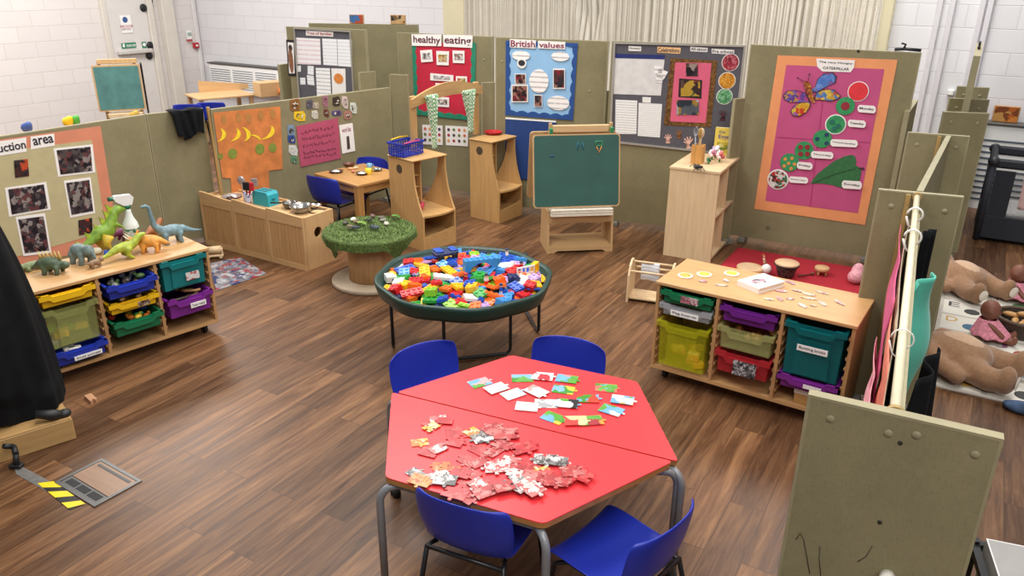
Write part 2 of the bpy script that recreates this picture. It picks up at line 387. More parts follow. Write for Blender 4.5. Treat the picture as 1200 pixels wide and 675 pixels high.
# stage opening: pilasters and curtain
M_cream=pm('#d8cfae',.6,.05,3)
for k,(a,b) in enumerate(((525,552),(1029,1047))):
    xa,_=WB.hit(a,20); xb,_=WB.hit(b,20)
    structure(MB().box(xa,xb,-.12,0,0,4.5,ch=.01).build('trim_%d'%(11+k),M_cream,None,WB.world(0,0,.001),WB.rz))
xa,_=WB.hit(550,20); xb,_=WB.hit(1034,20)
def cur(u,v):
    x=xa+(xb-xa)*u; z=.15+4.2*v
    a=u*66*2*PI
    amp=.026+.014*sin(u*37+1)+.008*sin(u*91)
    y=amp*sin(a+1.4*sin(u*53))+.02*sin(a*2.3+u*11)
    # gathered swag about the middle of the opening
    s=math.exp(-((u-.37)/.05)**2); y-=.06*s*sin(9*(z*1.4)+abs(u-.37)*90)
    return (x,-.14+y,z)
cu=MB().grid(cur,1100,14).build('stage_curtain',pm('#e6e0d4',.9,.04,5),None,WB.world(0,0,.0),WB.rz,fix=False)
tag(cu,'long pleated off-white stage curtain hanging behind the screens','curtain')
# heaters
def heater(name,label,pl,p0,p1,rows,grid):
    (xa,za),(xb,zb)=pl.hit(*p0),pl.hit(*p1); t=thing(name,label,'radiator',pl.world(xa,zb,.01),pl.rz); w=xb-xa; h=za-zb
    MB().box(0,w,-.16,0,0,h,ch=.012).build('casing',M_signw,t)
    MB().box(-.02,w+.02,-.18,.0,h,h+.02,ch=.004).build('top_ledge',pm('#55524f',.5),t)
    mb=MB()
    n=grid
    for c in range(n):
        a=w*(c+.06)/n; b=w*(c+.94)/n
        for r in range(rows):
            z=h*(.12+.76*r/rows); mb.box(a,b,-.165,-.159,z,z+h*.022)
    mb.build('grille',pm('#5b6672',.5),t); return t
heater('radiator_heater','long white slatted heater in the far corner','x' and WB,(254,73),(337,112),9,3)
rh=heater('radiator_heater','white slatted heater behind the dark travel cot',WB,(1150,142),(1215,250),11,1)
# ------------------------------------------------------------------ partition screens
def felt():
    m,nt,b=_base('olive_hessian_board'); c=lin('#867e60')
    tc=nt.nodes.new('ShaderNodeTexCoord'); n=nt.nodes.new('ShaderNodeTexNoise'); n.inputs['Scale'].default_value=3.2; n.inputs['Detail'].default_value=6; n.inputs['Roughness'].default_value=.65
    nt.links.new(tc.outputs['Object'],n.inputs['Vector'])
    r=_ramp(nt,n.outputs['Fac'],[(.3,shade(c,.83)),(.55,c),(.75,shade(c,1.1))])
    w1=_noise(nt,30,3,stretch=(9,9,1)); w2=_noise(nt,30,3,stretch=(1,1,12))
    ad=nt.nodes.new('ShaderNodeMath'); ad.operation='ADD'; nt.links.new(w1.outputs['Fac'],ad.inputs[0]); nt.links.new(w2.outputs['Fac'],ad.inputs[1])
    r2=_ramp(nt,ad.outputs[0],[(.7,(.86,.86,.86,1)),(1,(1.06,1.06,1.06,1))]); 
    mx=nt.nodes.new('ShaderNodeMixRGB'); mx.blend_type='MULTIPLY'; mx.inputs[0].default_value=1
    nt.links.new(r.outputs[0],mx.inputs[1]); nt.links.new(r2.outputs[0],mx.inputs[2]); nt.links.new(mx.outputs[0],b.inputs['Base Color'])
    b.inputs['Roughness'].default_value=.8; b.inputs['Specular IOR Level'].default_value=.2
    bp=nt.nodes.new('ShaderNodeBump'); bp.inputs['Strength'].default_value=.2; bp.inputs['Distance'].default_value=.002; nt.links.new(ad.outputs[0],bp.inputs['Height']); nt.links.new(bp.outputs[0],b.inputs['Normal'])
    return m
M_felt=felt(); M_edge=pm('#938b6c',.6,.08,12); M_bolt=pm('#918a6d',.6,.1); M_hole=pm('#2a271f',.8); M_batten=wood('#a88a55','z',.6)
def screen(label,a,b,h,th=.035,bolts=(),ext0=0,ext1=0,name='partition_screen',tilt=0,foot=True,z0=.045):
    """a free-standing board between two plan points; returns its front plane"""
    pl=Plane(a,b)
    if ext0: pl=Plane(Vector(pl.a)-pl.u*ext0,pl.a+pl.u*pl.L)
    if ext1: pl=Plane(pl.a,pl.a+pl.u*(pl.L+ext1))
    t=thing(name,label,'partition',pl.world(0,0),pl.rz)
    L=pl.L; e=.008
    MB().box(e,L-e,0,th,z0+e,h-e).build('board',M_felt,t)
    MB().box(0,e,-.0005,th+.0005,z0,h).box(L-e,L,-.0005,th+.0005,z0,h).box(e,L-e,-.0005,th+.0005,h-e,h).box(e,L-e,0,th,z0,z0+e,1).build('edging',[M_edge,M_felt],t)
    if foot:
        for x in (min(.12,L*.2),L-min(.12,L*.2)): MB().box(x-.03,x+.03,-.05,th+.06,0,z0-.001,ch=.006).build('foot',pm('#77746a',.6),t)
    for (x,z) in bolts:
        MB().lathe([(.0,0),(.014,0),(.013,.0015),(.0,.0016)],14,cap=False).build('bolt',M_bolt,t,pl_local(x,z),0).rotation_euler=(PI/2,0,0)
    return t,pl
def pl_local(x,z): return (x,-.0005,z)
A=lambda px,py,z: at(px,py,z)
LZ=1.13
tL1,P1=screen('low olive partition screen carrying the construction area display',A(0,160,LZ),A(170,134.2,LZ),LZ,ext0=.7)
tL2,P2=screen('olive partition screen with a black cloth over its top corner',A(171,134.0,LZ),A(238,127,LZ),LZ)
tL3,P3=screen('long low olive partition screen with the banana poster and photo cluster',A(247,128.3,LZ),A(457,102.6,LZ),LZ)
tB1,PH=screen('tall olive partition screen behind the healthy eating board',A(465,38,1.615),A(577,43,1.615),1.615)
tB2,PB=screen('tall olive partition screen behind the blue values board',A(581,44,1.632),A(713,48,1.638),1.635)
tB3,PG=screen('tall olive partition screen holding the framed grey noticeboard',A(717,48,1.65),A(872,53,1.65),1.65)
tB4,PO=screen('wide tall olive partition screen with the orange bordered pink weekday display',A(880,52,1.665),A(1080,62,1.665),1.665)
# far left notice screens
tF1,PF=screen('tall olive partition screen holding the far framed noticeboard',A(335,31,1.65),A(428,35,1.65),1.65)
tF2,PK=screen('tall shaded olive partition screen standing behind the far noticeboard',A(352,29.5,1.65)+Vector((0,.35,0)),A(490,29,1.65),1.65)
# narrow end boards
def fin(label,pa,pb,z,bolts=0,th=.03):
    a,b=A(*pa,z),A(*pb,z); L=(b-a).length
    bs=[(.07,z-.08),(L-.07,z-.08)] if bolts else []
    return screen(label,a,b,z,th,bs)
fin('narrow olive end board left of the healthy eating screen',(456,87),(478,88),1.25)
fin('narrow olive end board between the healthy eating and blue screens',(565,97),(580,96.5),1.22)
fin('slim olive end board between the blue board and grey noticeboard',(704,107),(716,106.5),1.2)
fin('slim olive end board left of the orange bordered display',(862,116),(874,115),1.25)
fin('narrow olive end board left of the far noticeboard',(327.5,76),(344,73.5),1.25)
fin('narrow olive end board right of the far noticeboard',(421,85),(440,83.5),1.25)
tN1,PN1=fin('nearest olive end board in the right foreground',(947,462),(1177,515),1.2)
tN2,PN2=fin('second olive end board holding the far end of the clothes rail',(1030,222),(1130,231),1.2,1)
tN3,PN3=fin('third olive end board behind the clothes rail',(1064,155),(1137,160),1.2,1)
tN4,PN4=fin('olive end board left of the dark travel cot',(1106,131),(1160,133),1.2,1)
fin('second olive end board back from the travel cot',(1113,115),(1160,117),1.2,1)
fin('rearmost olive end board below the tall narrow screen',(1122,101),(1160,103),1.2,1)
# marks on the nearest end board
def mark(pl,t,name,pxs,r,mat):
    for p in pxs:
        x,z=pl.hit(*p); o=MB().lathe([(0,0),(r,0),(r*.9,.0012),(0,.0013)],14,cap=False).build(name,mat,t,(x,-.0005,z)); o.rotation_euler=(PI/2,0,0)
mark(PN1,tN1,'bolt',[(973,491),(1143,533),(1074,510),(1041,508)],.011,M_bolt); mark(PN1,tN1,'hole',[(1055,519),(1031,612)],.006,M_hole)
x,z=PN1.hit(1040,674); MB().lathe([(0,0),(.019,0),(.021,.03),(.015,.045),(0,.047)],16,cap=False).build('peg',pm('#e8e4da',.4),tN1,(x,-.0005,z)).rotation_euler=(PI/2,0,0)
mark(PH,tB1,'bolt',[(567,70),(568,110)],.012,M_bolt); mark(PB,tB2,'bolt',[(588,72),(691,107)],.012,M_bolt); mark(PO,tB4,'bolt',[(1006,60)],.012,M_hole)
mark(PO,tB4,'hole',[(900,267)],.02,pm('#6c664c',.8))
# pencil scribble on the nearest board
mb=MB()
for pth in ([(933,632),(938,624),(942,632),(949,672)],[(961,640),(960,655),(962,674)],[(1022,640),(1015,652),(1005,658)]):
    mb.tube([(PN1.hit(*p)[0],-.001,PN1.hit(*p)[1]) for p in pth],.0012,4)
mb.build('pencil_scribble',pm('#4a4534',.9),tN1)
for pl_,t_b,fx in ((PN2,tN2,.36),(PN3,tN3,.52)): MB().box(pl_.L*fx-.012,pl_.L*fx+.012,-.012,-.0006,.05,pl_.L*0+1.19,ch=.002).build('batten',M_batten,t_b)
# boards running between the end boards (seen edge on) 
def spine(label,pa,pb,h,th=.03):
    return screen(label,pa,pb,h,th)
n1c=PN1.world(PN1.L*.47,0,-.04); n2c=PN2.world(PN2.L*.46,0,.012); n2b=PN2.world(PN2.L*.46,0,-.05); n3c=PN3.world(PN3.L*.62,0,.012)
tS1,PS1=spine('olive display screen below the cream rail, seen edge on',n2c,n1c,1.1)
tS2,PS2=spine('olive display screen between the second and third end boards, edge on',n3c,n2b,1.2)
b4=at(1146,110,1.2); 
tS3,PS3=spine('tall narrow olive screen seen edge on above the end boards',at(1135,130,1.2),at(1150,60,1.55),1.62,.05)
# slanted side screen between the caterpillar display and the third end board
pa=at(1066,131,1.25); pb=pa+Vector((.35,.60,0))
spine('thin pale edged olive screen standing right of the orange bordered display',pa,pb,1.25,.035)
# ------------------------------------------------------------------ hexagon of two red tables
M_red=pm('#e3353b',.38,.03,5); M_ply=wood('#a9743f','x',.5); M_grey=pm('#85878b',.38,.06,20,metal=.25); M_cap=pm('#cfc8b8',.5)
HX=Vector((.0577,2.667,0)); HS=.6045; HA=-.4174; HZ=.5356
def hexv(k,s=HS): return HX+Vector((s*cos(HA+PI-k*PI/3),s*sin(HA+PI-k*PI/3),0))
def trap_table(label,ks,shift):
    t=thing('trapezoid_table',label,'table',(HX.x+shift.x,HX.y+shift.y,0),0,'red trapezoid tables')
    pts=[hexv(k)-HX for k in ks]; c=sum(pts,Vector())/4
    # rounded corners
    out=[]
    for i in range(4):
        p,a,b=pts[i],pts[i-1],pts[(i+1)%4]; r=.022
        d1=(a-p).normalized()*r; d2=(b-p).normalized()*r
        for q in range(5):
            f=q/4; out.append((p+d1*(1-f)**2+d2*f**2)[:2])
    MB().prism(out,HZ-.004,HZ,'z').build('laminate_top',M_red,t)
    MB().prism(out,HZ-.024,HZ-.0045,'z').build('board_edge',M_ply,t)
    ins=[p+(c-p)*.1 for p in pts]; mb=MB()
    for i in range(4):
        a,b=ins[i],ins[(i+1)%4]; mb.tube([(a.x,a.y,HZ-.042),(b.x,b.y,HZ-.042)],.013,8)
    mb.build('frame_rail',M_grey,t)
    for p in pts:
        d=(p-c).normalized(); q0=p-d*.12; r=.0145
        path=[(q0.x,q0.y,HZ-.044)]
        e=p+d*.024
        for k in range(7):
            an=PI/2*k/6; o=p-d*.026+d*.05*sin(an); path.append((o.x,o.y,HZ-.044-.06*(1-cos(an))))
        path.append((e.x,e.y,.012)); lg=MB().tube(path,r,12).build('leg',M_grey,t)
        MB().lathe([(.019,0),(.02,.03),(.018,.034)],12,M=Matrix.Translation((e.x,e.y,0))).build('foot_cap',M_black,lg)
    for p in (pts[0],pts[3]):
        d=(p-c).normalized()
    return t
sh=(hexv(3)-hexv(0)).normalized()
tA=trap_table('red topped trapezoid table at the back, with farm picture cards on it',[0,1,2,3],Vector((cos(HA+PI/2),sin(HA+PI/2),0))*.004+sh*.006)
tB=trap_table('red topped trapezoid table in front, under the heap of jigsaw pieces',[3,4,5,0],-Vector((cos(HA+PI/2),sin(HA+PI/2),0))*.004-sh*.012)
# ------------------------------------------------------------------ blue chairs
M_blue=pm('#1c2fa0',.36,.05,6,spec=.5); M_blk=pm('#15161a',.35,.08,10)
def chair_shell(zt=.57):
    # profile (y forward, z) from front lip to top of back
    pr=[(.185,.275),(.18,.305),(.155,.322),(.09,.322),(.0,.314),(-.09,.312),(-.145,.318),(-.175,.342),(-.192,.385),(-.203,.44),(-.214,.50),(-.222,.545),(-.226,zt)]
    wd=[.172,.175,.178,.18,.178,.172,.168,.17,.18,.188,.188,.182,.16]
    n=13; top=[];bot=[]
    mb=MB(); th=.009
    def P(i,j,off):
        y,z=pr[i]; w=wd[i]; u=-1+2*j/(n-1)
        a=pr[min(i+1,len(pr)-1)]; b=pr[max(i-1,0)]; ty,tz=a[0]-b[0],a[1]-b[1]; l=math.hypot(ty,tz); ny,nz=tz/l,-ty/l   # outward from the sitter
        if i<7: k=.012*(u*u)+.012*abs(u)**6
        else: k=.03*u*u+.02*abs(u)**6
        d=-k+off
        zz=z
        if i==len(pr)-1: zz=z-.012*u*u
        sgn=1
        return (u*w, y-ny*d*0+ (ny*(-d))*-1*0 + (k if i>=7 else 0)*1.0 + (-off*abs(ny) if i>=7 else 0), zz+(k if i<7 else 0)-(off if i<7 else 0))
    m_=len(pr)
    for off in (0,th):
        for i in range(m_):
            for j in range(n): mb.v.append(P(i,j,off))
    N=m_*n
    for i in range(m_-1):
        for j in range(n-1):
            a=i*n+j
            mb.f.append([a,a+1,a+n+1,a+n]); mb.f.append([N+a,N+a+n,N+a+n+1,N+a+1])
    for i in range(m_-1):
        for j in (0,n-1):
            a=i*n+j; mb.f.append([a,a+n,N+a+n,N+a])
    for j in range(n-1):
        for i in (0,m_-1):
            a=i*n+j; mb.f.append([a,a+1,N+a+1,N+a])
    mb.mi=[0]*len(mb.f); mb.sm=[True]*len(mb.f); return mb
def make_chair():
    t=thing('school_chair','x','chair',(0,0,0),0,'blue plastic school chairs')
    o=chair_shell().build('seat_shell',M_blue,t); s=o.modifiers.new('sub','SUBSURF'); s.levels=1; s.render_levels=2
    for s_ in (-1,1):
        MB().tube([(s_*.135,.10,.296),(s_*.15,.15,.27),(s_*.165,.185,.01)],.0095,8).build('leg',M_blk,t)
        MB().tube([(s_*.135,-.12,.296),(s_*.15,-.165,.30),(s_*.17,-.235,.01)],.0095,8).build('leg',M_blk,t)
        MB().tube([(s_*.135,.11,.296),(s_*.135,-.13,.296)],.0085,8).build('seat_rail',M_blk,t)
    MB().tube([(-.15,-.168,.298),(.15,-.168,.298)],.0085,8).build('cross_bar',M_blk,t)
    MB().tube([(-.135,.1,.296),(.135,.1,.296)],.0085,8).build('cross_bar',M_blk,t)
    return kids(t)
CH=make_chair(); first=[True]
def chair(px,py,face_deg,label,zt=.57,at_xy=None):
    f=Vector((cos(math.radians(face_deg)),sin(math.radians(face_deg)),0))
    p=(at_xy if at_xy is not None else at(px,py,zt)+f*.226); loc=(p.x,p.y,0); rz=math.radians(face_deg-90)
    if first[0]:
        first[0]=False; CH.location=loc; CH.rotation_euler=(0,0,rz); CH['label']=label; return CH
    return dup(CH,loc,rz,label)
chair(489,403,-52,'blue plastic chair at the back left side of the red tables')
chair(671,395,-112,'blue plastic chair at the back right side of the red tables')
chair(533,590,66,'blue plastic chair in front of the heap of jigsaw pieces, back to viewer')
chair(793,613,136,'blue plastic chair at the front right side, seat facing the red tables')
chair(372,207,60,'blue plastic chair in front of the small square wooden table')
chair(440,184,-118,'blue plastic chair on the far side of the small square wooden table')
# ------------------------------------------------------------------ tuff tray on a stand
M_tray=pm('#1d3b33',.42,.08,12); 
TC=Vector((-.285,4.335,0)); TZ=.53; TR=.555
def octo(r,rot=.2,n=8,rnd=.3,steps=5):
    v=[Vector((r*cos(rot+2*PI*k/n),r*sin(rot+2*PI*k/n),0)) for k in range(n)]; out=[]
    for i in range(n):
        p,a,b=v[i],v[i-1],v[(i+1)%n]; d1=(a-p)*rnd; d2=(b-p)*rnd
        for q in range(steps):
            f=q/(steps-1); out.append((p+d1*(1-f)**2+d2*f**2)[:2])
    return out
tt=thing('mixing_tray','dark green octagonal plastic play tray full of building bricks','tray',(TC.x,TC.y,0))
mb=MB(); rings=[(TR*.955,TZ-.092),(TR*.98,TZ-.06),(TR,TZ-.022),(TR*1.0,TZ-.006),(TR*.985,TZ),(TR*.955,TZ-.002),(TR*.935,TZ-.015),(TR*.915,TZ-.058),(TR*.5,TZ-.061)]
m0=len(octo(1)); vs=[];fs=[]
for r,z in rings:
    for p in octo(r): vs.append((p[0],p[1],z))
for i in range(len(rings)-1):
    for k in range(m0):
        k2=(k+1)%m0; fs.append([i*m0+k,i*m0+k2,(i+1)*m0+k2,(i+1)*m0+k])
fs.append([(len(rings)-1)*m0+k for k in range(m0)]); fs.append([k for k in range(m0)][::-1])
mb.add(vs,fs,0,True); mb.build('tray',M_tray,tt)
st=thing('tray_stand','black tubular folding stand under the green brick tray','stand',(TC.x,TC.y,0))
# four uprights pairs joined by floor bars
G=[at(461,409)-TC,at(521,425)-TC,at(597,416)-TC,at(632,391)-TC,at(620,362)-TC]
def upr(p,z=TZ-.094): return [(p.x,p.y,.012),(p.x,p.y,z)]
H1=Vector((cos(-.25),sin(-.25),0)); H2=Vector((-H1.y,H1.x,0))
def loop(p,q):
    r=.04; d=(q-p).normalized()
    pth=[(p.x,p.y,TZ-.094)]
    for k in range(5):
        an=PI/2*k/4; o=p+d*r*(1-cos(an)); pth.append((o.x,o.y,.013+r*(1-sin(an))))
    for k in range(5):
        an=PI/2*k/4; o=q-d*r*(1-sin(an)); pth.append((o.x,o.y,.013+r*(1-cos(an))))
    pth.append((q.x,q.y,TZ-.094)); return pth
c8=[Vector((.47*cos(.2+PI/8+2*PI*k/8),.47*sin(.2+PI/8+2*PI*k/8),0)) for k in range(8)]
fr=at(521,424)-TC; fr2=at(598,416)-TC; rt1=at(631,392)-TC; rt2=at(619,376)-TC; lf1=at(461,409)-TC; lf2=lf1+Vector((-.05,.30,0))
MB().tube(loop(fr,fr2),.0105,8).build('leg_loop',M_blk,st)
MB().tube(loop(rt1,rt2+Vector((-.02,.16,0))),.0105,8).build('leg_loop',M_blk,st)
MB().tube(loop(lf1,lf2),.0105,8).build('leg_loop',M_blk,st)
MB().tube([(fr.x,fr.y,TZ-.102),(fr2.x,fr2.y,TZ-.102),(rt1.x,rt1.y,TZ-.102),(.3,.3,TZ-.102),(lf2.x,lf2.y,TZ-.102),(lf1.x,lf1.y,TZ-.102)],.008,8,closed=True).build('top_ring',M_blk,st)
# ------------------------------------------------------------------ cable drum with grass top
SC=at(430,319,0); SC=Vector((-1.12,5.62,0)) if False else Vector(((at(433,266,.43)).x,(at(433,266,.43)).y,0))
M_spool=wood('#c29a6c','z',.55,.14); M_disc=wood('#b3a189','x',.6,.1)
sp=thing('cable_drum_table','wooden cable drum used as a table with a grass mat top','table',(SC.x,SC.y,0))
MB().lathe([(.30,0),(.305,.004),(.305,.03),(.30,.034)],36).build('bottom_flange',M_disc,sp)
MB().lathe([(.175,.034),(.175,.375)],32).build('barrel',M_spool,sp)
MB().lathe([(.29,.375),(.29,.405)],36).build('top_flange',M_disc,sp)
def grass_mat():
    m,nt,b=_base('artificial_turf'); n=_noise(nt,60,4); r=_ramp(nt,n.outputs['Fac'],[(.3,lin('#3a4d20')),(.55,lin('#566b31')),(.75,lin('#7c8b4b'))]); nt.links.new(r.outputs[0],b.inputs['Base Color']); b.inputs['Roughness'].default_value=.85; return m
M_turf=grass_mat()
gm=thing('grass_mat','round artificial grass mat draped over the cable drum','mat',(SC.x,SC.y,0))
rnd=random.Random(3)
def gf(u,v):
    a=2*PI*u
    flap=.0
    for a0,w,h in ((-2.35,.16,.10),(-.75,.22,.11),(-1.6,.8,.02),(.6,.5,.04),(2.2,.6,.03)):
        d=(a-a0+PI)%(2*PI)-PI; flap+=h*math.exp(-(d/w)**2)
    R=.325
    if v<.5: r=R*v/.5; return (r*cos(a),r*sin(a),.415+.006*sin(a*7+r*40)*(v>.1))
    if v<.7: k=(v-.5)/.2*PI/2; return ((R+.02*sin(k))*cos(a),(R+.02*sin(k))*sin(a),.395+.02*cos(k))
    k=(v-.7)/.3; return ((R+.02-.015*k*(flap>.05)*2)*cos(a),(R+.02-.015*k*(flap>.05)*2)*sin(a),.395-k*(.028+flap))
MB().grid(gf,96,22,closed_u=True).build('turf_backing',M_turf,gm)
bl=MB()
for k in range(5200):
    u=rnd.random(); v=math.sqrt(rnd.random())*.52 if k%3 else .5+.5*rnd.random()
    p=Vector(gf(u,v)); a=2*PI*u; o=Vector((cos(a),sin(a),0)) 
    up=Vector((rnd.uniform(-.5,.5),rnd.uniform(-.5,.5),1)) if v<.5 else o*1.1+Vector((rnd.uniform(-.4,.4),rnd.uniform(-.4,.4),.3 if v<.75 else -.4))
    up.normalize(); s=Vector((rnd.uniform(-1,1),rnd.uniform(-1,1),0)); s.normalize(); h=rnd.uniform(.01,.02); wv=.0022
    bl.add([p-s*wv,p+s*wv,p+up*h],[[0,1,2]])
g=bl.build('grass_blades',M_turf,gm,fix=False); g['kind']='stuff'
# ------------------------------------------------------------------ low kitchen unit
M_birch=wood('#cfa878','x',.45,.1); M_birchz=wood('#cfa878','z',.45,.1); M_birchd=wood('#bd9362','z',.5,.1)
ka=at(241,286,0); kb=at(360,318,0); 
PKf=Plane(ka,kb); KD=.33; KH=.43
kt=thing('play_kitchen_unit','long low wooden play kitchen unit with wavy top edge','cabinet',PKf.world(0,0),PKf.rz)
KL=PKf.L; nb=3
MB().box(0.022,KL-.022,.022,KD-.02,.05,.068).build('base_board',M_birch,kt)
MB().box(0,KL,KD-.018,KD,0,KH).build('back_panel',M_birch,kt)
MB().box(.0,KL-.02,.03,KD-.0185,KH-.035,KH-.018).build('worktop',M_birch,kt)
MB().box(0,.02,.022,KD-.0185,0,KH).build('end_panel',M_birchz,kt)
# right end panel with round hand hole
def holed(w,h,cx,cz,r,n=24):
    """outline ring quads between a rectangle and a hole"""
    ring=[(cx+r*cos(2*PI*k/n+PI/4),cz+r*sin(2*PI*k/n+PI/4)) for k in range(n)]
    cor=[(w,h),(0,h),(0,0),(w,0)]; q=n//4; outer=[]
    for s in range(4):
        a,b=cor[s],cor[(s+1)%4]
        for k in range(q): outer.append((a[0]+(b[0]-a[0])*k/q,a[1]+(b[1]-a[1])*k/q))
    return ring,outer
def holed_panel(mb,w,h,cx,cz,r,x0,x1,yoff=0,axis='x',mi=0):
    ring,outer=holed(w,h,cx,cz,r); n=len(ring); vs=[]
    for X in (x0,x1):
        for p in ring+outer: vs.append((X,p[0]+yoff,p[1]) if axis=='x' else (p[0]+yoff,X,p[1]))
    fs=[]
    for k in range(n):
        j=(k+1)%n; fs+=[[k,j,n+j,n+k],[2*n+k,3*n+k,3*n+j,2*n+j],[k,2*n+k,2*n+j,j],[n+k,n+j,3*n+j,3*n+k]]
    return mb.add(vs,fs,mi)
holed_panel(MB(),KD-.042,KH,(KD-.04)*.45,KH*.66,.042,KL-.02,KL,.022).build('end_panel',M_birchz,kt)
seg=KL/nb
for i in range(nb):
    x0=i*seg+(.0 if i else 0); x1=(i+1)*seg; fw=.028
    d=Disp  # front frame of this bay, with the wavy top rail
    def topz(x): return KH+.004+.026*(.5+.5*cos(((x-x0)/seg)*PI))*(1-.15*i)+.004*(nb-1-i)
    mb=MB(); n=14
    pts=[(x0+fw,KH-.06)]+[(x1-.004,KH-.06)]+[(x1-.004-(seg-.004-fw)*k/n,topz(x1-.004-(seg-.004-fw)*k/n)) for k in range(n+1)]
    mb=MB().prism([(x0+.004,KH-.075),(x1-.004,KH-.075)]+[(x1-.004-(seg-.008)*k/n,topz(x1-.004-(seg-.008)*k/n)) for k in range(n+1)],0,.02,'y')
    mb.build('top_rail',M_birch,kt)
    MB().box(x0+.004,x0+fw,0,.02,.045,KH-.0755).box(x1-fw*.5,x1-.004,0,.02,.045,KH-.0755).build('stile',M_birchz,kt)
    MB().box(x0+.004,x1-.004,0,.02,.0,.0445).build('bottom_rail',M_birch,kt)
    mb=MB(); ns=9; w=(seg-fw*1.5)/ns
    for k in range(ns): mb.box(x0+fw+k*w+.002,x0+fw+(k+1)*w-.002,.004,.016,.045,KH-.0755,ch=.002)
    mb.build('beadboard',M_birchd,kt)
# ------------------------------------------------------------------ small wooden table at the back
M_oak=wood('#b98a52','x',.45,.12); M_oakz=wood('#b98a52','z',.45,.12)
ta=at(368,203,.52); tb=at(419,217.5,.52); PT=Plane(ta,tb); tl=PT.L; td=.55
stb=thing('square_table','small square wooden table with toy crockery on it','table',PT.world(0,0),PT.rz)
MB().box(0,tl,0,td,.495,.52,ch=.004).build('table_top',M_oak,stb)
for x in (.035,tl-.035):
    for y in (.035,td-.035): MB().box(x-.03,x+.03,y-.03,y+.03,0,.4945,ch=.003).build('leg',M_oakz,stb)
MB().box(.065,tl-.065,.022,.04,.435,.4945).box(.065,tl-.065,td-.04,td-.022,.435,.4945).box(.022,.04,.065,td-.065,.435,.4945).box(tl-.04,tl-.022,.065,td-.065,.435,.4945).build('apron',M_oak,stb)
# ------------------------------------------------------------------ two play stands
M_st=wood('#c39a64','z',.45,.12); M_stx=wood('#c39a64','x',.45,.12)
def play_stand(label,pa,pb,ztop=.75):
    """pa -> pb: bottom back and front corners of the visible left cheek"""
    a,b=at(*pa),at(*pb); dv=(b-a); D=dv.length; ax=math.atan2(dv.y,dv.x)     # depth runs a->b, the width to its left
    t=thing('play_stand',label,'shelf',(a.x,a.y,0),ax); W=.36
    # local: x = depth (0 back .. D front), y = width
    th=.016; tdp=D*.74; n=12; zs=.30
    prof=[(0,0),(D,0),(D,zs)]
    for k in range(1,n+1):
        f=k/n; prof.append((D-(D-tdp)*(1-(1-f)**2.2),zs+(ztop-.02-zs)*f*1.0 if k<n else ztop))
    prof.append((0,ztop))
    # cheek with a hole in the upper part
    bk=[(.0+(tdp-.085)*(1-(1-k/n)**2.2),zs+(ztop-zs)*k/n) for k in range(n+1)]
    prof2=[(0,0),(D,0),(D,zs)]+prof[3:-1]+bk[::-1]
    for y in (0,W-th):
        hole=[(tdp*.45+.032*cos(2*PI*k/18),ztop-.085+.032*sin(2*PI*k/18)) for k in range(18)]
        ck=MB().prism([(p[0],p[1]) for p in (prof if y==0 else prof2)],y,y+th,'y').build('cheek',M_st,t)
        if y: continue
        r=.034; M=Matrix.Translation((tdp*.45,y-.0006 if y==0 else y+th+.0006,ztop-.085))@Matrix.Rotation(PI/2,4,'X')
        MB().lathe([(0,-.001),(r,-.001),(r*1.12,0),(r*1.12,.001),(r,.0012),(0,.0012)],20,M=M,cap=False).build('round_hole',pm('#4a3c2a',.8),ck)
    MB().box(-.005,tdp+.012,-.008,W+.008,ztop,ztop+.016,ch=.005).build('top_board',M_stx,t)
    sh=[(tdp*.25,th),(D*.9,th)]
    nn=10; front=[(D*1.0+.03*sin(PI*k/nn),th+(W-2*th)*k/nn) for k in range(nn+1)]
    MB().prism([(0.02,th)]+front+[(.02,W-th)],zs-.012,zs+.004,'z').build('bench_shelf',M_stx,t)
    MB().box(.0,.012,th,W-th,.0,zs-.0125).build('back_panel',M_st,t)
    for z in (.40,.50,.60): MB().box(.0125,tdp*.75,th,W*.36,z,z+.010).build('small_shelf',M_stx,t)
    MB().box(.0125,tdp*.8,W*.36,W*.36+.012,zs+.0045,ztop-.0005).build('divider',M_st,t)
    MB().prism([(th,0),(W-th,0),(W-th,.15),(th,.11)],D-.016,D,'x').build('plinth_front',M_stx,t)
    MB().box(.0125,D-.0165,th,W-th,.09,.105).build('bottom_shelf',M_stx,t)
    return t,ax,D,W
ps1,ax1,D1,W1=play_stand('wooden play stand with blue basket on top and curved cheeks',(460,281),(497,295),.745)
ps2,ax2,D2,W2_=play_stand('wooden play stand with a red tray on top, under the arch end',(551.5,254),(585,262),.745)
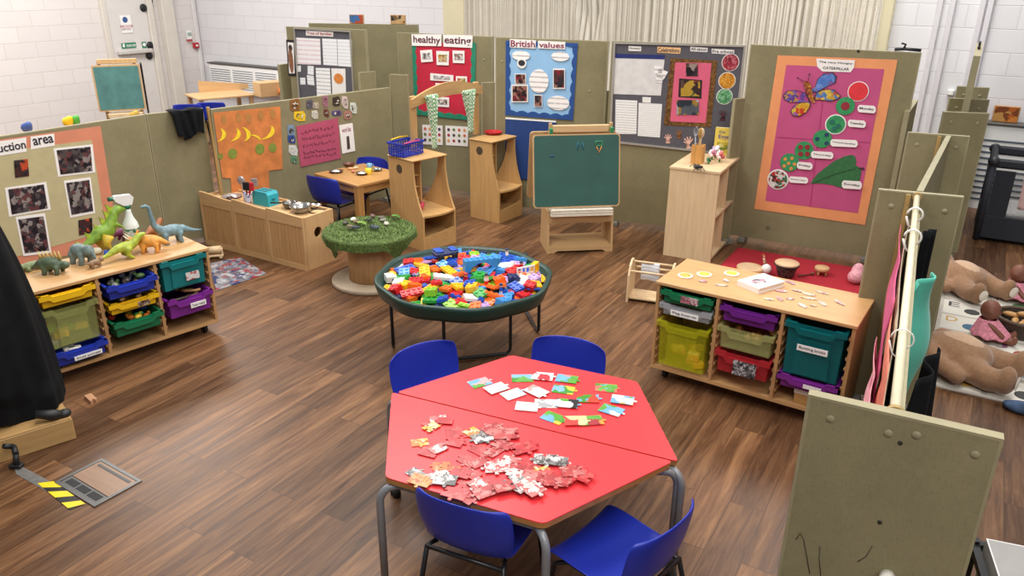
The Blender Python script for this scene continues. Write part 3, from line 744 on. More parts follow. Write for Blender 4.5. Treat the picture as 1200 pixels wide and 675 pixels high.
# arch carried by the stands
p0=at(486,178,.76); p1=at(558,158,.76)
PAx=Plane(p0,p1); ar=thing('wooden_arch','wooden shop front arch spanning the two play stands','arch',PAx.world(0,.762),PAx.rz)
x0,zA=PAx.hit(486,112); x1,zB=PAx.hit(557.5,106)
hA=zA-.762; LA=PAx.L
MB().box(-.03,.03,-.018,.018,0,hA,ch=.005).build('post',M_st,ar); MB().box(LA-.03,LA+.03,-.018,.018,0,hA+.02,ch=.005).build('post',M_st,ar)
n=16; z0=hA
MB().prism([(-.05+(LA+.1)*k/n,z0-.02+.09*sin(PI*k/n)) for k in range(n+1)]+[(LA+.05-(LA+.1)*k/n,z0-.02-.07+.045*sin(PI*k/n)) for k in range(n+1)],-.04,-.0185,'y').build('arched_rail',M_stx,ar)
M_ging=checks('#e8efe2','#6fa768',60)
def curtain(label,xc,wtop,zt,zb,ph):
    cu=MB()
    def f(u,v):
        wv=wtop*(1-.72*min(1,v*1.5)+.1*max(0,v-.66)); x=(u-.5)*wv+.02*v; y=-.075+.022*sin(u*6*PI+ph)*(1-.4*v)
        return (x,y,-(v)*(zt-zb))
    o=cu.grid(f,40,24).build('gingham_curtain',M_ging,None,PAx.world(xc,.762+zt),PAx.rz,fix=False)
    sl=o.modifiers.new('thick','SOLIDIFY'); sl.thickness=.002
    MB().tube([(-wtop*.5,-.07,.0),(wtop*.5,-.07,.0)],.012,8).build('knotted_top',M_ging,o)
    return tag(o,label,'curtain',None)
xa_,za_=PAx.hit(496,112); xb_,zb_=PAx.hit(542,106)
curtain('green gingham curtain tied at the left of the wooden arch',xa_+.02,.15,za_-.762,.0,0)
curtain('green gingham curtain tied at the right of the wooden arch',xb_,.19,zb_-.762,.06,1.3)
# ------------------------------------------------------------------ chalkboard easel unit
ea=at(641,297.5); eb=at(717.5,294.5); PE=Plane(ea,eb); EL=PE.L
ez=thing('easel_unit','wooden double easel unit with a green chalkboard and paper shelf','easel',PE.world(0,0),PE.rz); ED=.34
M_esl=wood('#c6a273','z',.5,.1); M_eslx=wood('#c6a273','x',.5,.1)
for x in (0,EL-.018): MB().prism([(0,0),(ED,0),(ED-.03,.36),(.03,.36)],x,x+.018,'x').build('side_panel',M_esl,ez)
MB().box(.0185,EL-.0185,.012,ED-.012,.05,.064).build('shelf',M_eslx,ez)
MB().box(.0185,EL-.0185,.03,ED-.03,.255,.267).build('shelf',M_eslx,ez)
MB().prism([(.019,.0),(.06,.0),(.09,.018),(EL-.09,.018),(EL-.06,0),(EL-.019,0),(EL-.019,.0495),(.019,.0495)],.004,.018,'y').build('skirt_rail',M_eslx,ez)
MB().box(.0185,EL-.0185,.026,.038,.2675,.33).box(.0185,EL-.0185,ED-.04,ED-.028,.2675,.33).build('tray_rail',M_eslx,ez)
# sloping board, hung from the apex
za=.985; 
def tilt(px): return px
bd=at(625,240,.30)
xl=PE.hit(625,240)[0]; xr=PE.hit(726,238)[0]
y0,y1=.012,.12; zb=.40; zt=.985
Mt=Matrix.Translation((0,y0-.02,zb))@Matrix.Rotation(-math.atan2(y1-y0,zt-zb),4,'X')
hb=math.hypot(y1-y0,zt-zb)
def rrect(x0,x1,z0,z1,r,n=5):
    o=[]
    for cx,cz,a0 in ((x1-r,z1-r,0),(x0+r,z1-r,PI/2),(x0+r,z0+r,PI),(x1-r,z0+r,3*PI/2)):
        for k in range(n+1): o.append((cx+r*cos(a0+PI/2*k/n),cz+r*sin(a0+PI/2*k/n)))
    return o
M_chalk=pm('#2e5a51',.55,.12,5)
MB().prism(rrect(xl,xr,0,hb,.03),0,.014,'y',M=Mt).build('board_frame',M_esl,ez)
bo=MB().prism(rrect(xl+.011,xr-.011,.011,hb-.011,.024),-.002,-.0003,'y',M=Mt).build('chalkboard',M_chalk,ez)
# back board
Mt2=Matrix.Translation((0,ED-.012+.02,zb))@Matrix.Rotation(math.atan2(y1-y0,zt-zb),4,'X')
MB().prism(rrect(xl,xr,0,hb,.03),-.014,0,'y',M=Mt2).build('rear_board',M_esl,ez)
for x in (.03,EL-.03):
    MB().box(x-.013,x+.013,.148,.168,.3,1.065,ch=.004).build('upright',M_esl,ez)
    MB().box(x-.012,x+.012,.1,.14,.985,1.03,ch=.003).build('clip',pm('#2f8a55',.4),ez)
MB().box(.03+.014,EL-.03-.014,.145,.171,.985,1.047,ch=.006).build('top_rail',wood('#d6b487','x',.5,.08),ez)
def stick(name,label,cat,build,px,py):
    pass
# magnets on the board: blue letter M, green pen shape
M_mag=pm('#2d7f9a',.5); 
def board_pt(px,py):
    d=ray(px,py); W=Matrix.Translation(PE.world(0,0))@Matrix.Rotation(PE.rz,4,'Z')@Mt
    n=(W.to_3x3()@Vector((0,-1,0))); o=W@Vector((0,-.002,0)); t=(o-_O).dot(n)/d.dot(n); return W,W.inverted()@(_O+d*t)
def magnet(label,px,pths,r,mat,extra=None):
    W,p=board_pt(*px); 
    mb=MB()
    for pth in pths: mb.tube([(x,-.004,z) for x,z in pth],r,6)
    o=mb.build('board_magnet',mat); o.matrix_world=W@Matrix.Translation((p.x,0,p.z)); return tag(o,label,'magnet')
magnet('small blue letter shape stuck on the green chalkboard',(680,171),[[(-.025,-.03),(-.02,.03),(0,.0),(.02,.03),(.025,-.03)]],.004,M_mag)
o=magnet('green outlined pencil shape stuck on the green chalkboard',(702,172),[[(-.025,.01),(-.028,.045),(.028,.045),(.025,.01),(-.025,.01)]],.004,pm('#35a060',.5))
MB().tube([(-.022,-.004,.004),(0,-.004,-.045),(.022,-.004,.004)],.004,6).build('pencil_point',pm('#e08a2c',.5),o)
W,p=board_pt(647,183); o=MB().ball((0,0,0),(.02,.004,.009)).build('board_magnet',pm('#24456e',.5)); o.matrix_world=W@Matrix.Translation((p.x,-.004,p.z)); tag(o,'dark blue smudge shaped magnet on the left of the chalkboard','magnet')
# paper rolls / paper stack on the shelf of the easel
o=MB()
ppr=thing('paper_stack','stack of cream paper lying on the shelf below the chalkboard','paper',PE.world(.022,.3315,.035),PE.rz)
for k in range(5): MB().box(.004*(k%3),EL-.045-.003*(k%2),-.0+.004*(k%2),.28,.011*k,.011*k+.0105).build('ream',pm('#e2dccb',.7,.05),ppr)
# blue board leaning behind the easel
q0,q1=at(594,196,.62),at(640,200,.62)
PBl=PB; x0,z1=PB.hit(593,139); x1,z0=PB.hit(650,213)
bb=thing('blue_felt_board','dark blue display board with white top edge hung behind the easel','board',PB.world(x0,z0,.016),PB.rz); z1-=z0
MB().box(0,x1-x0,0,.014,.0,z1).build('board',pm('#1d3d7a',.75,.08,25),bb); MB().box(0,x1-x0,-.001,.0145,z1,z1+.012).build('top_edge',M_signw,bb)
# ------------------------------------------------------------------ cube shelf
cb=at(832,308); ca=cb-Vector((.882,-.471,0))*.40; PC=Plane(ca,cb); CW=PC.L; CH_=.757
CD=.62
M_pine=wood('#d9bd95','z',.5,.1); M_pinex=wood('#d9bd95','x',.5,.1)
cs=thing('cube_shelf','pale wooden four hole cube shelf beside the red rug','shelf',PC.world(0,0),PC.rz); t_=.022
# open face looks to local +x ; solid end faces the viewer (-y)
MB().box(0,CW,0,t_,0,CH_-t_).build('end_panel',M_pine,cs); MB().box(0,CW,CD-t_,CD,0,CH_-t_).build('end_panel',M_pine,cs)
MB().box(-.004,CW+.006,-.006,CD+.006,CH_-t_+.0002,CH_,ch=.002).build('top_panel',M_pinex,cs)
MB().box(0,CW,t_,CD-t_,.02,.02+t_).build('bottom_panel',M_pinex,cs)
MB().box(0.012,CW,t_,CD-t_,CH_*.5-.01,CH_*.5+.01).build('middle_shelf',M_pinex,cs)
MB().box(0.012,CW-.002,CD*.5-.01,CD*.5+.01,.042,CH_*.5-.0105).box(0.012,CW-.002,CD*.5-.01,CD*.5+.01,CH_*.5+.0105,CH_-t_).build('upright_divider',M_pine,cs)
MB().box(0,.0115,t_,CD-t_,.042,CH_-t_).build('back_panel',M_pine,cs)
# ------------------------------------------------------------------ tray units
M_unit=wood('#c59a68','x',.4,.1); M_unitz=wood('#bb9062','z',.4,.1); M_edgeply=wood('#b98a56','x',.5,.12)
def tray_unit(label,loc,rz,W=1.03,D=.44,H=.612):
    t=thing('tray_storage_unit',label,'storage unit',loc,rz); k=.018; zb=.075
    MB().box(-.006,W+.006,-.006,D+.004,H-.02,H,ch=.003).build('top_board',M_unit,t)
    MB().box(0,W,0,D,zb,zb+.02).build('base_board',M_unit,t)
    MB().box(k,W-k,D-.012,D,zb+.0205,H-.0205).build('back_panel',M_unitz,t)
    b=(W-4*k)/3; xs=[0,k+b,2*(k+b),3*(k+b)]
    for i,x in enumerate(xs): 
        c=MB().box(x,x+k,.0,D-.0125,zb+.0205,H-.0205).build('side_panel' if i in (0,3) else 'divider',M_unitz,t)
        mb=MB()
        for z in [zb+.06+j*.055 for j in range(8)]:
            if i>0: mb.box(x-.009,x-.0002,.004,D-.03,z,z+.018,ch=.003)
            if i<3: mb.box(x+k+.0002,x+k+.009,.004,D-.03,z,z+.018,ch=.003)
        mb.build('tray_runner',M_unitz,c)
    for x in (.07,W-.07):
        for y in (.07,D-.07):
            c=MB().lathe([(.03,-.011),(.033,-.008),(.033,.008),(.03,.011)],18,M=Matrix.Translation((x,y,.033))@Matrix.Rotation(PI/2,4,'Y')).build('castor',M_blk,t)
            MB().box(x-.016,x+.016,y-.02,y+.02,.067,.0745).box(x-.018,x-.013,y-.014,y+.014,.03,.067).box(x+.013,x+.018,y-.014,y+.014,.03,.067).build('fork',M_blk,c)
    return t,[x+k for x in xs[:3]],b,zb
def tray(label,mat,unit,x,b,z,h,out=0,D=.42,card=None,cardmat=None,txt=None):
    """plastic tray with a flanged rim and a dipped front handle"""
    M=unit.matrix_world if False else Matrix.Translation(unit.location)@Matrix.Rotation(unit.rotation_euler.z,4,'Z')
    p=M@Vector((x+b/2,-.012-out,z)); t=thing('storage_tray',label,'tray',p,unit.rotation_euler.z,'plastic storage trays')
    w=b-.022; w2=w-.03; d=D; w0=.004
    mb=MB()
    def ring(ww,y0,y1,zz): return [(-ww/2,y0,zz),(ww/2,y0,zz),(ww/2,y1,zz),(-ww/2,y1,zz)]
    outer=[ring(w2-.008,.02,d-.02,0),ring(w2,.016,d-.016,h-.008)]
    inner=[ring(w2-.006,.02,d-.02,h-.008),ring(w2-.016,.024,d-.024,.004)]
    vs=sum(outer+inner,[]); fs=[]
    for r in range(3):
        for k in range(4):
            k2=(k+1)%4; fs.append([r*4+k,r*4+k2,(r+1)*4+k2,(r+1)*4+k])
    fs.append([3,2,1,0]); fs.append([12,13,14,15])
    mb.add(vs,fs)
    mb.build('tub',mat,t)
    # flange round three sides and a front lip whose middle dips to a handle
    fl=MB().box(-w/2,-w2/2+.001,.0,d,h-.008,h).box(w2/2-.001,w/2,.0,d,h-.008,h).box(-w2/2+.001,w2/2-.001,d-.017,d,h-.008,h)
    fl.build('rim',mat,t)
    dip=min(.05,h*.4); hw=w/2
    pr=[(-hw,h),(-hw*.62,h),(-hw*.5,h-dip*.55),(hw*.5,h-dip*.55),(hw*.62,h),(hw,h),(hw,h-.028),(hw*.66,h-.028),(hw*.54,h-dip*.55-.03),(-hw*.54,h-dip*.55-.03),(-hw*.66,h-.028),(-hw,h-.028)]
    f=MB().prism(pr,-.006,-.001,'y'); 
    top=[(-hw,h),(-hw*.62,h),(-hw*.5,h-dip*.55),(hw*.5,h-dip*.55),(hw*.62,h),(hw,h)]
    vs=[(x_,-.006,z_) for x_,z_ in top]+[(x_,.017,z_) for x_,z_ in top]
    f.add(vs,[[i,i+1,6+i+1,6+i] for i in range(5)])
    f.build('front_handle',mat,t)
    if h>.13:
        MB().prism([(-w2*.32,.012),(w2*.32,.012),(w2*.30,h*.72),(-w2*.30,h*.72)],.009,.0155,'y').build('front_panel',mat,t)
    if card:
        cx,cz,cw,ch=card; c=MB().box(cx-cw/2,cx+cw/2,-.0085,-.0065,cz-ch/2,cz+ch/2).build('label_card',cardmat or M_signw,t)
        if txt:
            me=text_mesh(txt,cw*.86,ch*.5,pm('#24242a',.6)); o=bpy.data.objects.new('lettering',me); COL.objects.link(o); o.parent=c; o.location=(cx-cw*.43,-.0092,cz-ch*.25); o.rotation_euler=(PI/2,0,0)
    return t
# right hand unit
ru0=at(770.4,329,.612); ru1=at(1004.6,382,.612); PR=Plane(ru0,ru1)
RU,rx,rb,rz_=tray_unit('wooden tray unit on the right with wooden pictures on its top',PR.world(0,0),PR.rz,PR.L,.44)
T_green=pm('#15724a',.4,.05,6); T_clear=clear('#c9cdd4',.3); T_yel=clear('#d9d62a',.19); T_pur=pm('#6a2183',.38,.06,6); T_olive=clear('#c9cc84',.2); T_red=clear('#c8343e',.45); T_teal=clear('#0f7478',.5); T_blue=pm('#2138a8',.38,.05,6); T_yell=pm('#eebd1b',.38,.05,6); T_purp=pm('#7d2b90',.38,.05,6); T_tealp=pm('#0e7476',.38,.05,6)
tray('shallow green tray at top left of the right hand unit',T_green,RU,rx[0],rb,.50,.075,card=(.02,.045,.1,.04),cardmat=photo(71,['#e6dfe0','#c86a78','#8a6a70'],60))
tray('shallow clear tray below the green one, marked Peg boards',T_clear,RU,rx[0],rb,.425,.07,card=(0,.03,.16,.032),txt='Peg boards')
tray('deep see-through yellow tray holding yellow toys',T_yel,RU,rx[0],rb,.12,.275,out=.02)
tray('shallow purple tray at top of the middle column on the right',T_pur,RU,rx[1],rb,.475,.09)
tray('see-through olive tray under the purple one in the middle column',T_olive,RU,rx[1],rb,.32,.13,out=.01)
tray('red tray with a black and white picture card',T_red,RU,rx[1],rb,.178,.125,out=.01,card=(.02,.055,.125,.085),cardmat=photo(72,['#2a2a2e','#77777c','#d9d9dc','#48484e'],70))
tray('deep teal tray with a white name strip, right hand unit',T_teal,RU,rx[2],rb,.27,.295,out=.01,card=(.0,.17,.15,.034),txt='Building bricks')
tray('shallow purple tray below the deep teal one on the right',T_purp,RU,rx[2],rb,.19,.075,out=.01,card=(.03,.04,.09,.022))
# left hand unit
lu0=at(34,343,.585); lu1=at(243.5,290,.585); PLU=Plane(lu0,lu1)
LU,lx,lb,lz=tray_unit('wooden tray unit on the left with toy dinosaurs on its top',PLU.world(0,0),PLU.rz,PLU.L,.42,.585)
tray('shallow yellow tray at top left of the dinosaur unit',T_yell,LU,lx[0],lb,.475,.075,out=.01)
tray('deep see-through olive tray in the dinosaur unit',clear('#c3c87a',.18),LU,lx[0],lb,.225,.235,out=.01)
tray('shallow blue tray with a white name strip low in the dinosaur unit',T_blue,LU,lx[0],lb,.125,.085,out=.03,card=(.03,.03,.15,.026),txt='Small animals')
tray('blue tray of toy animals in the middle of the dinosaur unit',T_blue,LU,lx[1],lb,.435,.085,out=.05)
tray('shallow yellow tray below the blue one in the middle column',T_yell,LU,lx[1],lb,.335,.07,out=.03,card=(.05,.032,.07,.03),cardmat=photo(73,['#3a2c28','#7a5a4a','#c9b8a6'],60))
tray('green tray of small toys in the middle of the dinosaur unit',T_green,LU,lx[1],lb,.20,.09,out=.05)
tray('teal tray with a white heart picture card, dinosaur unit',T_tealp,LU,lx[2],lb,.375,.19,out=.01,card=(.04,.07,.085,.05),cardmat=photo(74,['#f2f0ee','#f2f0ee','#c43c48','#f2f0ee'],55))
tray('purple tray of wooden track below the teal tray',T_purp,LU,lx[2],lb,.2,.125,out=.03,card=(.04,.06,.1,.033),txt='Train track')
# ------------------------------------------------------------------ displays on the screens
K_salmon=pm('#cf8466',.75,.06,9); K_beige=pm('#b9ad84',.8,.06,9); K_txt=pm('#2b2734',.6); K_wh=pm('#eeeae6',.6,.02); K_org=pm('#c9793f',.8,.2,9); K_orb=pm('#e59763',.75,.05,8); K_pink=pm('#bd4f7e',.8,.06,5); K_rose=pm('#b24c68',.8,.08,6)
DK=['#1f1a20','#3b2e33','#6b4a40','#a8928a','#2b2b38','#7a3038']
def photos(d,lst,layer=2,pal=DK,seed=0,scale=16,rim=True,name='photo_print'):
    for i,q in enumerate(lst):
        if len(q)==2: (a,b),(c,e)=q; q=[(a,b),(c,b),(c,e),(a,e)]
        cx=sum(p[0] for p in q)/4; cy=sum(p[1] for p in q)/4
        par=None
        if rim: par=d.poly(name,q,K_wh,layer); 
        k=.86 if rim else 1
        q2=[(cx+(p[0]-cx)*k,cy+(p[1]-cy)*k) for p in q]
        d.poly('picture' if rim else name,q2,photo(seed+i,pal,scale),layer+1,parent=par)
d=Disp(P1,'construction_area_display','salmon bordered construction area display with six dark photos','display',(0,164))
d.poly('border',[(-46,170),(117.5,147.5),(137,270),(128,289),(-30,322)],K_salmon,0)
d.poly('backing',[(-40,183),(107,164),(124,271),(26,299),(-30,312)],K_beige,1)
for a,b,s in ((-38,22,'construction'),(36,62,'area')):
    pass
d.poly('title_strip',[(-44,171.5),(30,161),(30.5,177.5),(-43,189)],K_wh,2); d.poly('title_strip',[(35,160),(63,156.5),(63.5,170.5),(35.5,175)],K_wh,2)
d.text('construction',(-41,175.5),(28,164),K_txt,3,bold=.02,hpx=10); d.text('area',(37,162.5),(61,160),K_txt,3,bold=.02,hpx=8.5)
photos(d,[[(62,174),(108,169),(111,202),(67.5,207)],[(5,220),(53.5,213),(59,245.5),(10,254)],[(74,211.6),(105.5,207.4),(111,249.6),(81.6,255)],[(17.5,254),(52,249.6),(59.7,296),(26.7,300)]],2,['#1d1a22','#3a343c','#57504f','#9a908c','#2a2630','#6e4244'],100,32)
photos(d,[[(15.5,188),(31.5,186),(33.5,206),(17,208)],[(91,258),(107,255),(108,272),(92,275.5)]],2,['#221b1e','#4a2c2c','#c8512e','#3a3036'],110,22,False)
# orange banana poster
d=Disp(P3,'banana_poster','big orange paper poster of painted bananas on the long screen','poster',(249.5,132),off=.004)
d.poly('paper',[(249.5,132),(328,124.5),(331,198),(314.5,200),(315.5,224.5),(271,225.5),(270,209),(260,208)],K_org,0)
M_ban=pm('#f0cf2b',.7,.12,30)
def banana(c,r,rot,w=1.6):
    pts=[]
    for k in range(9):
        t=-1.1+2.2*k/8; pts.append((cos(t)*r-r*.55,sin(t)*r))
    for k in range(9):
        t=1.1-2.2*k/8; pts.append((cos(t)*r*.42-r*.30,sin(t)*r*.93))
    return [(c[0]+(x*cos(rot)-y*sin(rot))*w,c[1]+x*sin(rot)+y*cos(rot)) for x,y in pts]
for c,r,ro in (((258,158),9,.1),((275,158),9,.25),((286.5,157),9.5,-.1),((298.5,161),6,-.9),((313.5,155.5),10,.4)): d.poly('banana',banana(c,r,ro),M_ban,1)
for c in ((262,140),(279,138),(291,138),(305,135),(319,133)): d.disc('leaf_print',c,3.4,pm('#b07a3e',.8),1,14,1.6)
for c,r in (((272,180),5.3),((304,174.5),5.4),((319,173),4.6),((258,183),3)): d.disc('apple_print',c,r,pm('#7d8a35',.8,.2,30),1,16,1.1)
for (a,b,e,f) in ((277,196,287,208),(298,192,304,201)): pass
# pink poster with handwriting
d=Disp(P3,'pink_poster','deep pink paper with dark handwriting beside the photo cut-outs','poster',(346.7,148),off=.006)
d.poly('paper',[(346.7,148),(395.5,138),(399,185.5),(352,195.5)],K_rose,0)
rnd=random.Random(5); mb=MB()
for i,(y0,y1,n) in enumerate(((155,148,9),(163,156,10),(171,164,9),(179,173,11),(185,179,9))):
    for k in range(n):
        f0=k/n; X=352.5+i*.8+39*f0; Y=y0+(y1-y0)*f0; pth=[]
        for q in range(5): pth.append(d.loc((X+q*.75,Y+rnd.uniform(-2.1,2.1))))
        mb.tube([(x,-.0025,z) for x,z in pth],.0028,4)
h_=mb.build('handwriting',pm('#5c1f3c',.7),d.o); h_['kind']='stuff'
d=Disp(P3,'white_sheet','white printed sheet pinned right of the pink poster','poster',(397,146.7),off=.004); d.poly('paper',[(397,146.7),(412.7,144),(416,176.7),(400.7,180)],K_wh,0); d.poly('figure',[(405.5,160),(408.5,159),(410,174),(406.5,175)],pm('#4a3636',.7),1)
d.text('word list',(400,150),(411,153.5),pm('#a06070',.6),1)
# photo cut-outs
cuts=[(520,150,52,66,'#8a5a2a'),(597,145,36,50,'#5d5a66'),(630,152,34,34,'#b0a08c'),(680,130,30,58,'#a06a7c'),(738,130,40,50,'#3c2e28'),(783,135,34,58,'#cdbcb4'),(828,165,36,52,'#c9d0c4'),(545,208,62,50,'#e6c02c'),(625,200,34,44,'#c8c4b8'),(685,192,28,34,'#6a3430'),(740,192,52,26,'#5a4a80'),(797,202,42,46,'#a8786a'),(500,285,40,58,'#7890a8'),(502,330,40,40,'#2c4a90'),(510,388,46,50,'#c8ccc8'),(515,438,34,34,'#5a8a6a')]
nm=['brown toast','grey jug','pale bread','pink ice cream','dark chocolate','white card','white pepper','yellow hand shaped','white bottle','dark red fruit','purple wrapper','reddish meat','pale blue drink','deep blue packet','white plate','green leaf']
for (x,y,w,h,c),n_ in zip(cuts,nm):
    px=230+x/4.5; py=90+y/4.5; w/=9; h/=9; k=rnd.uniform(-1.2,1.2)
    q=[(px-w,py-h+k),(px+w*.6,py-h-.6),(px+w,py-h*.2-k),(px+w*.9,py+h-k),(px-w*.3,py+h),(px-w*1.02,py+h*.5+k)]
    d=Disp(P3,'food_picture',n_+' picture among the cut-outs round the pink poster','picture',(px-w,py-h),'food pictures on the long screen',off=.003)
    d.poly('card',q,pm(c,.5,.25,40),0); q2=[(px+(a-px)*.6,py+(b-py)*.55) for a,b in q]; d.poly('print',q2,photo(int(x),[c,'#e8e2d8','#4a3a34',c],40),1)
# wavy border helper
def wavy(d,name,p,q,inward,mat,n,amp,layer,wd):
    """strip from p to q (pixels) whose inner edge is scalloped"""
    N=n*8; a=[];b=[]
    for k in range(N+1):
        f=k/N; x=p[0]+(q[0]-p[0])*f; y=p[1]+(q[1]-p[1])*f; a.append((x,y)); s=wd+amp*abs(sin(PI*n*f)); b.append((x+inward[0]*s,y+inward[1]*s))
    o=[(x-d.x,z-d.z) for x,z in [d.pl.hit(*t) for t in a+b[::-1]]]; y=-layer*.0022
    return MB().prism(o,y-.0015,y,'y').build(name,mat,d.o)
K_teal=pm('#1d8063',.75,.15,20); K_redp=pm('#c01f3a',.75,.06,8)
d=Disp(PH,'healthy_eating_display','red healthy eating display with scalloped green border','display',(483,50),off=.003)
d.poly('backing',[(484,50),(557.5,51),(556.5,140.5),(486,133)],K_redp,0)
wavy(d,'border_strip',(483,49),(486,133),(1,0),K_teal,7,1.6,1,3.4); wavy(d,'border_strip',(558,50),(557,141),(-1,0),K_teal,7,1.6,2,4.2); wavy(d,'border_strip',(486,134),(557,141.5),(0,-1),K_teal,6,2,3,4.5)
d.poly('title_strip',[(483,40),(518,40.3),(518,54),(483.5,53.5)],K_wh,4); d.poly('title_strip',[(520,40.5),(554.6,41.5),(554,56),(520.5,54.5)],K_wh,4)
K_mar=pm('#5a1f30',.6); d.text('healthy',(485,41.5),(517,53.6),K_mar,5,bold=.02); d.text('eating',(521.5,42.5),(553,54.8),K_mar,5,bold=.02)
for i,q in enumerate(([(493,59),(507,58),(508,72),(494.5,73)],[(512,59.5),(527,60),(526.5,76.5),(512.5,76)],[(531,59),(545,59.5),(545,74),(531.5,73.5)],[(505,85.5),(532,88),(532,95.5),(505,94)],[(535,89),(548,89.5),(548,98),(535,98)],[(512.5,113),(527,114),(527,125.5),(512.5,124.5)],[(511,97),(524,98),(524,105),(511,104)])):
    c=d.poly('food_card',q,K_wh,4); cx=sum(p[0] for p in q)/4; cy=sum(p[1] for p in q)/4
    d.poly('print',[(cx+(a-cx)*.7,cy+(b-cy)*.5) for a,b in q],photo(130+i,[['#eeeae6','#c8c2c0','#6a6060'],['#e28a3a','#d9d0a0','#8a9a3a','#c8402e'],['#e8e0da','#a86a5a','#5a5a50']][i%3],45),5,parent=c)
for q,s,lbl_ in (([(495,146),(519,147),(519,170),(496,169)],141,'white fruit chart pinned left below the healthy eating board'),([(522,147),(549,148.5),(548.5,171.5),(523,170)],142,'white fruit chart pinned right below the healthy eating board')):
    d=Disp(PH,'fruit_chart',lbl_,'poster',q[0],off=.004); c=d.poly('sheet',q,K_wh,0)
    for r in range(3):
        for k in range(4): 
            fx=.15+.23*k; fy=.2+.28*r; X=q[0][0]+(q[1][0]-q[0][0])*fx; Y=q[0][1]+(q[3][1]-q[0][1])*fy+1*fx
            d.disc('fruit_print',(X,Y),1.6,pm(['#a8384a','#c8684a','#4a3a4a','#d89a5a','#6a7a4a'][(r*3+k*2+s)%5],.6),1,10)
# blue values display
K_navy=pm('#1f4a8c',.7,.12,12); K_sky=pm('#8fbbe0',.75,.05,9)
d=Disp(PB,'values_display','light blue values display with dark blue wavy border','display',(593.4,48),off=.003)
d.poly('backing',[(593.4,48),(677,51),(671.6,140),(592.6,134)],K_sky,0)
wavy(d,'border_strip',(593,47.5),(592.5,134.5),(1,0),K_navy,6,2,1,4); wavy(d,'border_strip',(677.3,50.5),(671.8,140.5),(-1,0),K_navy,6,2.2,2,3.6); wavy(d,'border_strip',(592.5,134.8),(671.8,140.8),(0,-1),K_navy,6,2.2,3,4.5); wavy(d,'border_strip',(593.4,47.5),(677.4,50.5),(0,1),K_navy,6,1.5,3,3.5)
d.poly('title_strip',[(598,45.5),(628.5,47),(628,56.8),(598,55.3)],K_wh,4); d.poly('title_strip',[(631,47.5),(663,49),(662.5,57.8),(631,56.5)],K_wh,4)
d.text('British',(599,46.8),(627.5,55.6),pm('#8a3050',.6),5,bold=.02); d.text('values',(632,49),(661.5,56.6),pm('#8a3050',.6),5,bold=.02)
Lw=lines('#f4f1ee','#7a6a7a',22,2,.5)
for c,r,e in (((611,65),10.5,.5),((657,66),10.5,.5),((632,95),11.4,1.15),((654.5,120.5),13,.62)): d.disc('speech_bubble',c,r,Lw,4,24,e)
d.disc('round_photo',(612,74),5.5,K_wh,5); d.disc('round_picture',(612,73.5),4,pm('#2e2e34',.5,.3,30),6,12,.8)
photos(d,[[(604,86),(617,98.5)],[(600,99),(619.5,119.6)],[(626.5,110.7),(636,125)],[(648.5,80),(662.6,104)]],5,['#2a2024','#5a3a38','#a87a6a','#8a2a38','#3a3038'],150,30,True)
# grey noticeboard
K_silver=pm('#b5b1a8',.35,.06,20,metal=.4); K_char=pm('#57555c',.85,.08,30)
def noticeboard(pl,name,label,q,off,fr=1.6):
    d=Disp(pl,name,label,'noticeboard',q[0],off=off)
    d.poly('felt_backing',q,K_char,0)
    cx=sum(p[0] for p in q)/4; cy=sum(p[1] for p in q)/4
    for i in range(4):
        a,b=q[i],q[(i+1)%4]; la=(a[0]+(cx-a[0])*.0,a[1])
        k=.035
        ai=(a[0]+(cx-a[0])*k,a[1]+(cy-a[1])*k); bi=(b[0]+(cx-b[0])*k,b[1]+(cy-b[1])*k)
        pts=[(x-d.x,z-d.z) for x,z in [pl.hit(*t) for t in (a,b,bi,ai)]]
        MB().prism(pts,-.014,-.0016,'y').build('frame',K_silver,d.o)
    return d
d=noticeboard(PG,'notice_board','silver framed charcoal noticeboard with plastic map pocket and handprints',[(719,49),(874.5,53),(860,182),(713.5,166.5)],.003)
for q,t,c in (([(736.7,53.8),(751.5,54.5),(751.5,60),(736.7,59.5)],'Nursery',K_wh),([(770.5,54.5),(798,56),(797,63),(770.5,61.5)],'Celebrations',pm('#f0c088',.6)),([(809,54.5),(829.5,56),(829,61),(809,60)],'All about',K_wh),([(834,57),(860.7,58.5),(860,64),(834,62.5)],'Pre school',K_wh)):
    s=d.poly('heading_label',q,c,1); d.text(t,(q[0][0]+1,q[0][1]+1.3),(q[2][0]-1,q[2][1]-1.4),K_txt,2,parent=None)
pk=d.poly('plastic_pocket',[(720.5,66),(779,68),(774.5,112),(719,110)],pm('#dcdad8',.25,.08,14),1); d.poly('pocket_zip',[(720.5,62.8),(779.2,64.4),(778.6,69.4),(720.3,67.8)],pm('#27336e',.4),2)
for q in ([(767,77),(776,78),(776,86),(767,86)],[(773,80),(783,84),(778,93),(769,90)],[(770,88),(778,89),(776,97),(768,96)]): d.poly('small_card',q,Lw,3)
d.poly('written_sheet',[(721.5,116.7),(747,117.8),(746,157),(721,156.7)],lines('#f1f0ee','#55555c',45,2,.35),1); d.poly('written_sheet',[(748.5,120.5),(776,121.8),(773.4,161),(747.4,159)],lines('#f1f0ee','#55555c',60,2,.3),1); d.poly('paper_tab',[(753,113.5),(763,114),(762.5,120.5),(753,120)],K_wh,1)
d.poly('fringe_border',[(786,68),(841,71),(833,149),(778,146.7)],photo(161,['#6a4424','#8a5a2c','#3a2a1c','#a87a3a'],90),1)
d.poly('pink_mount',[(791.5,73),(834,73.8),(827,144),(785.5,142)],pm('#d9607e',.7,.05,9),2)
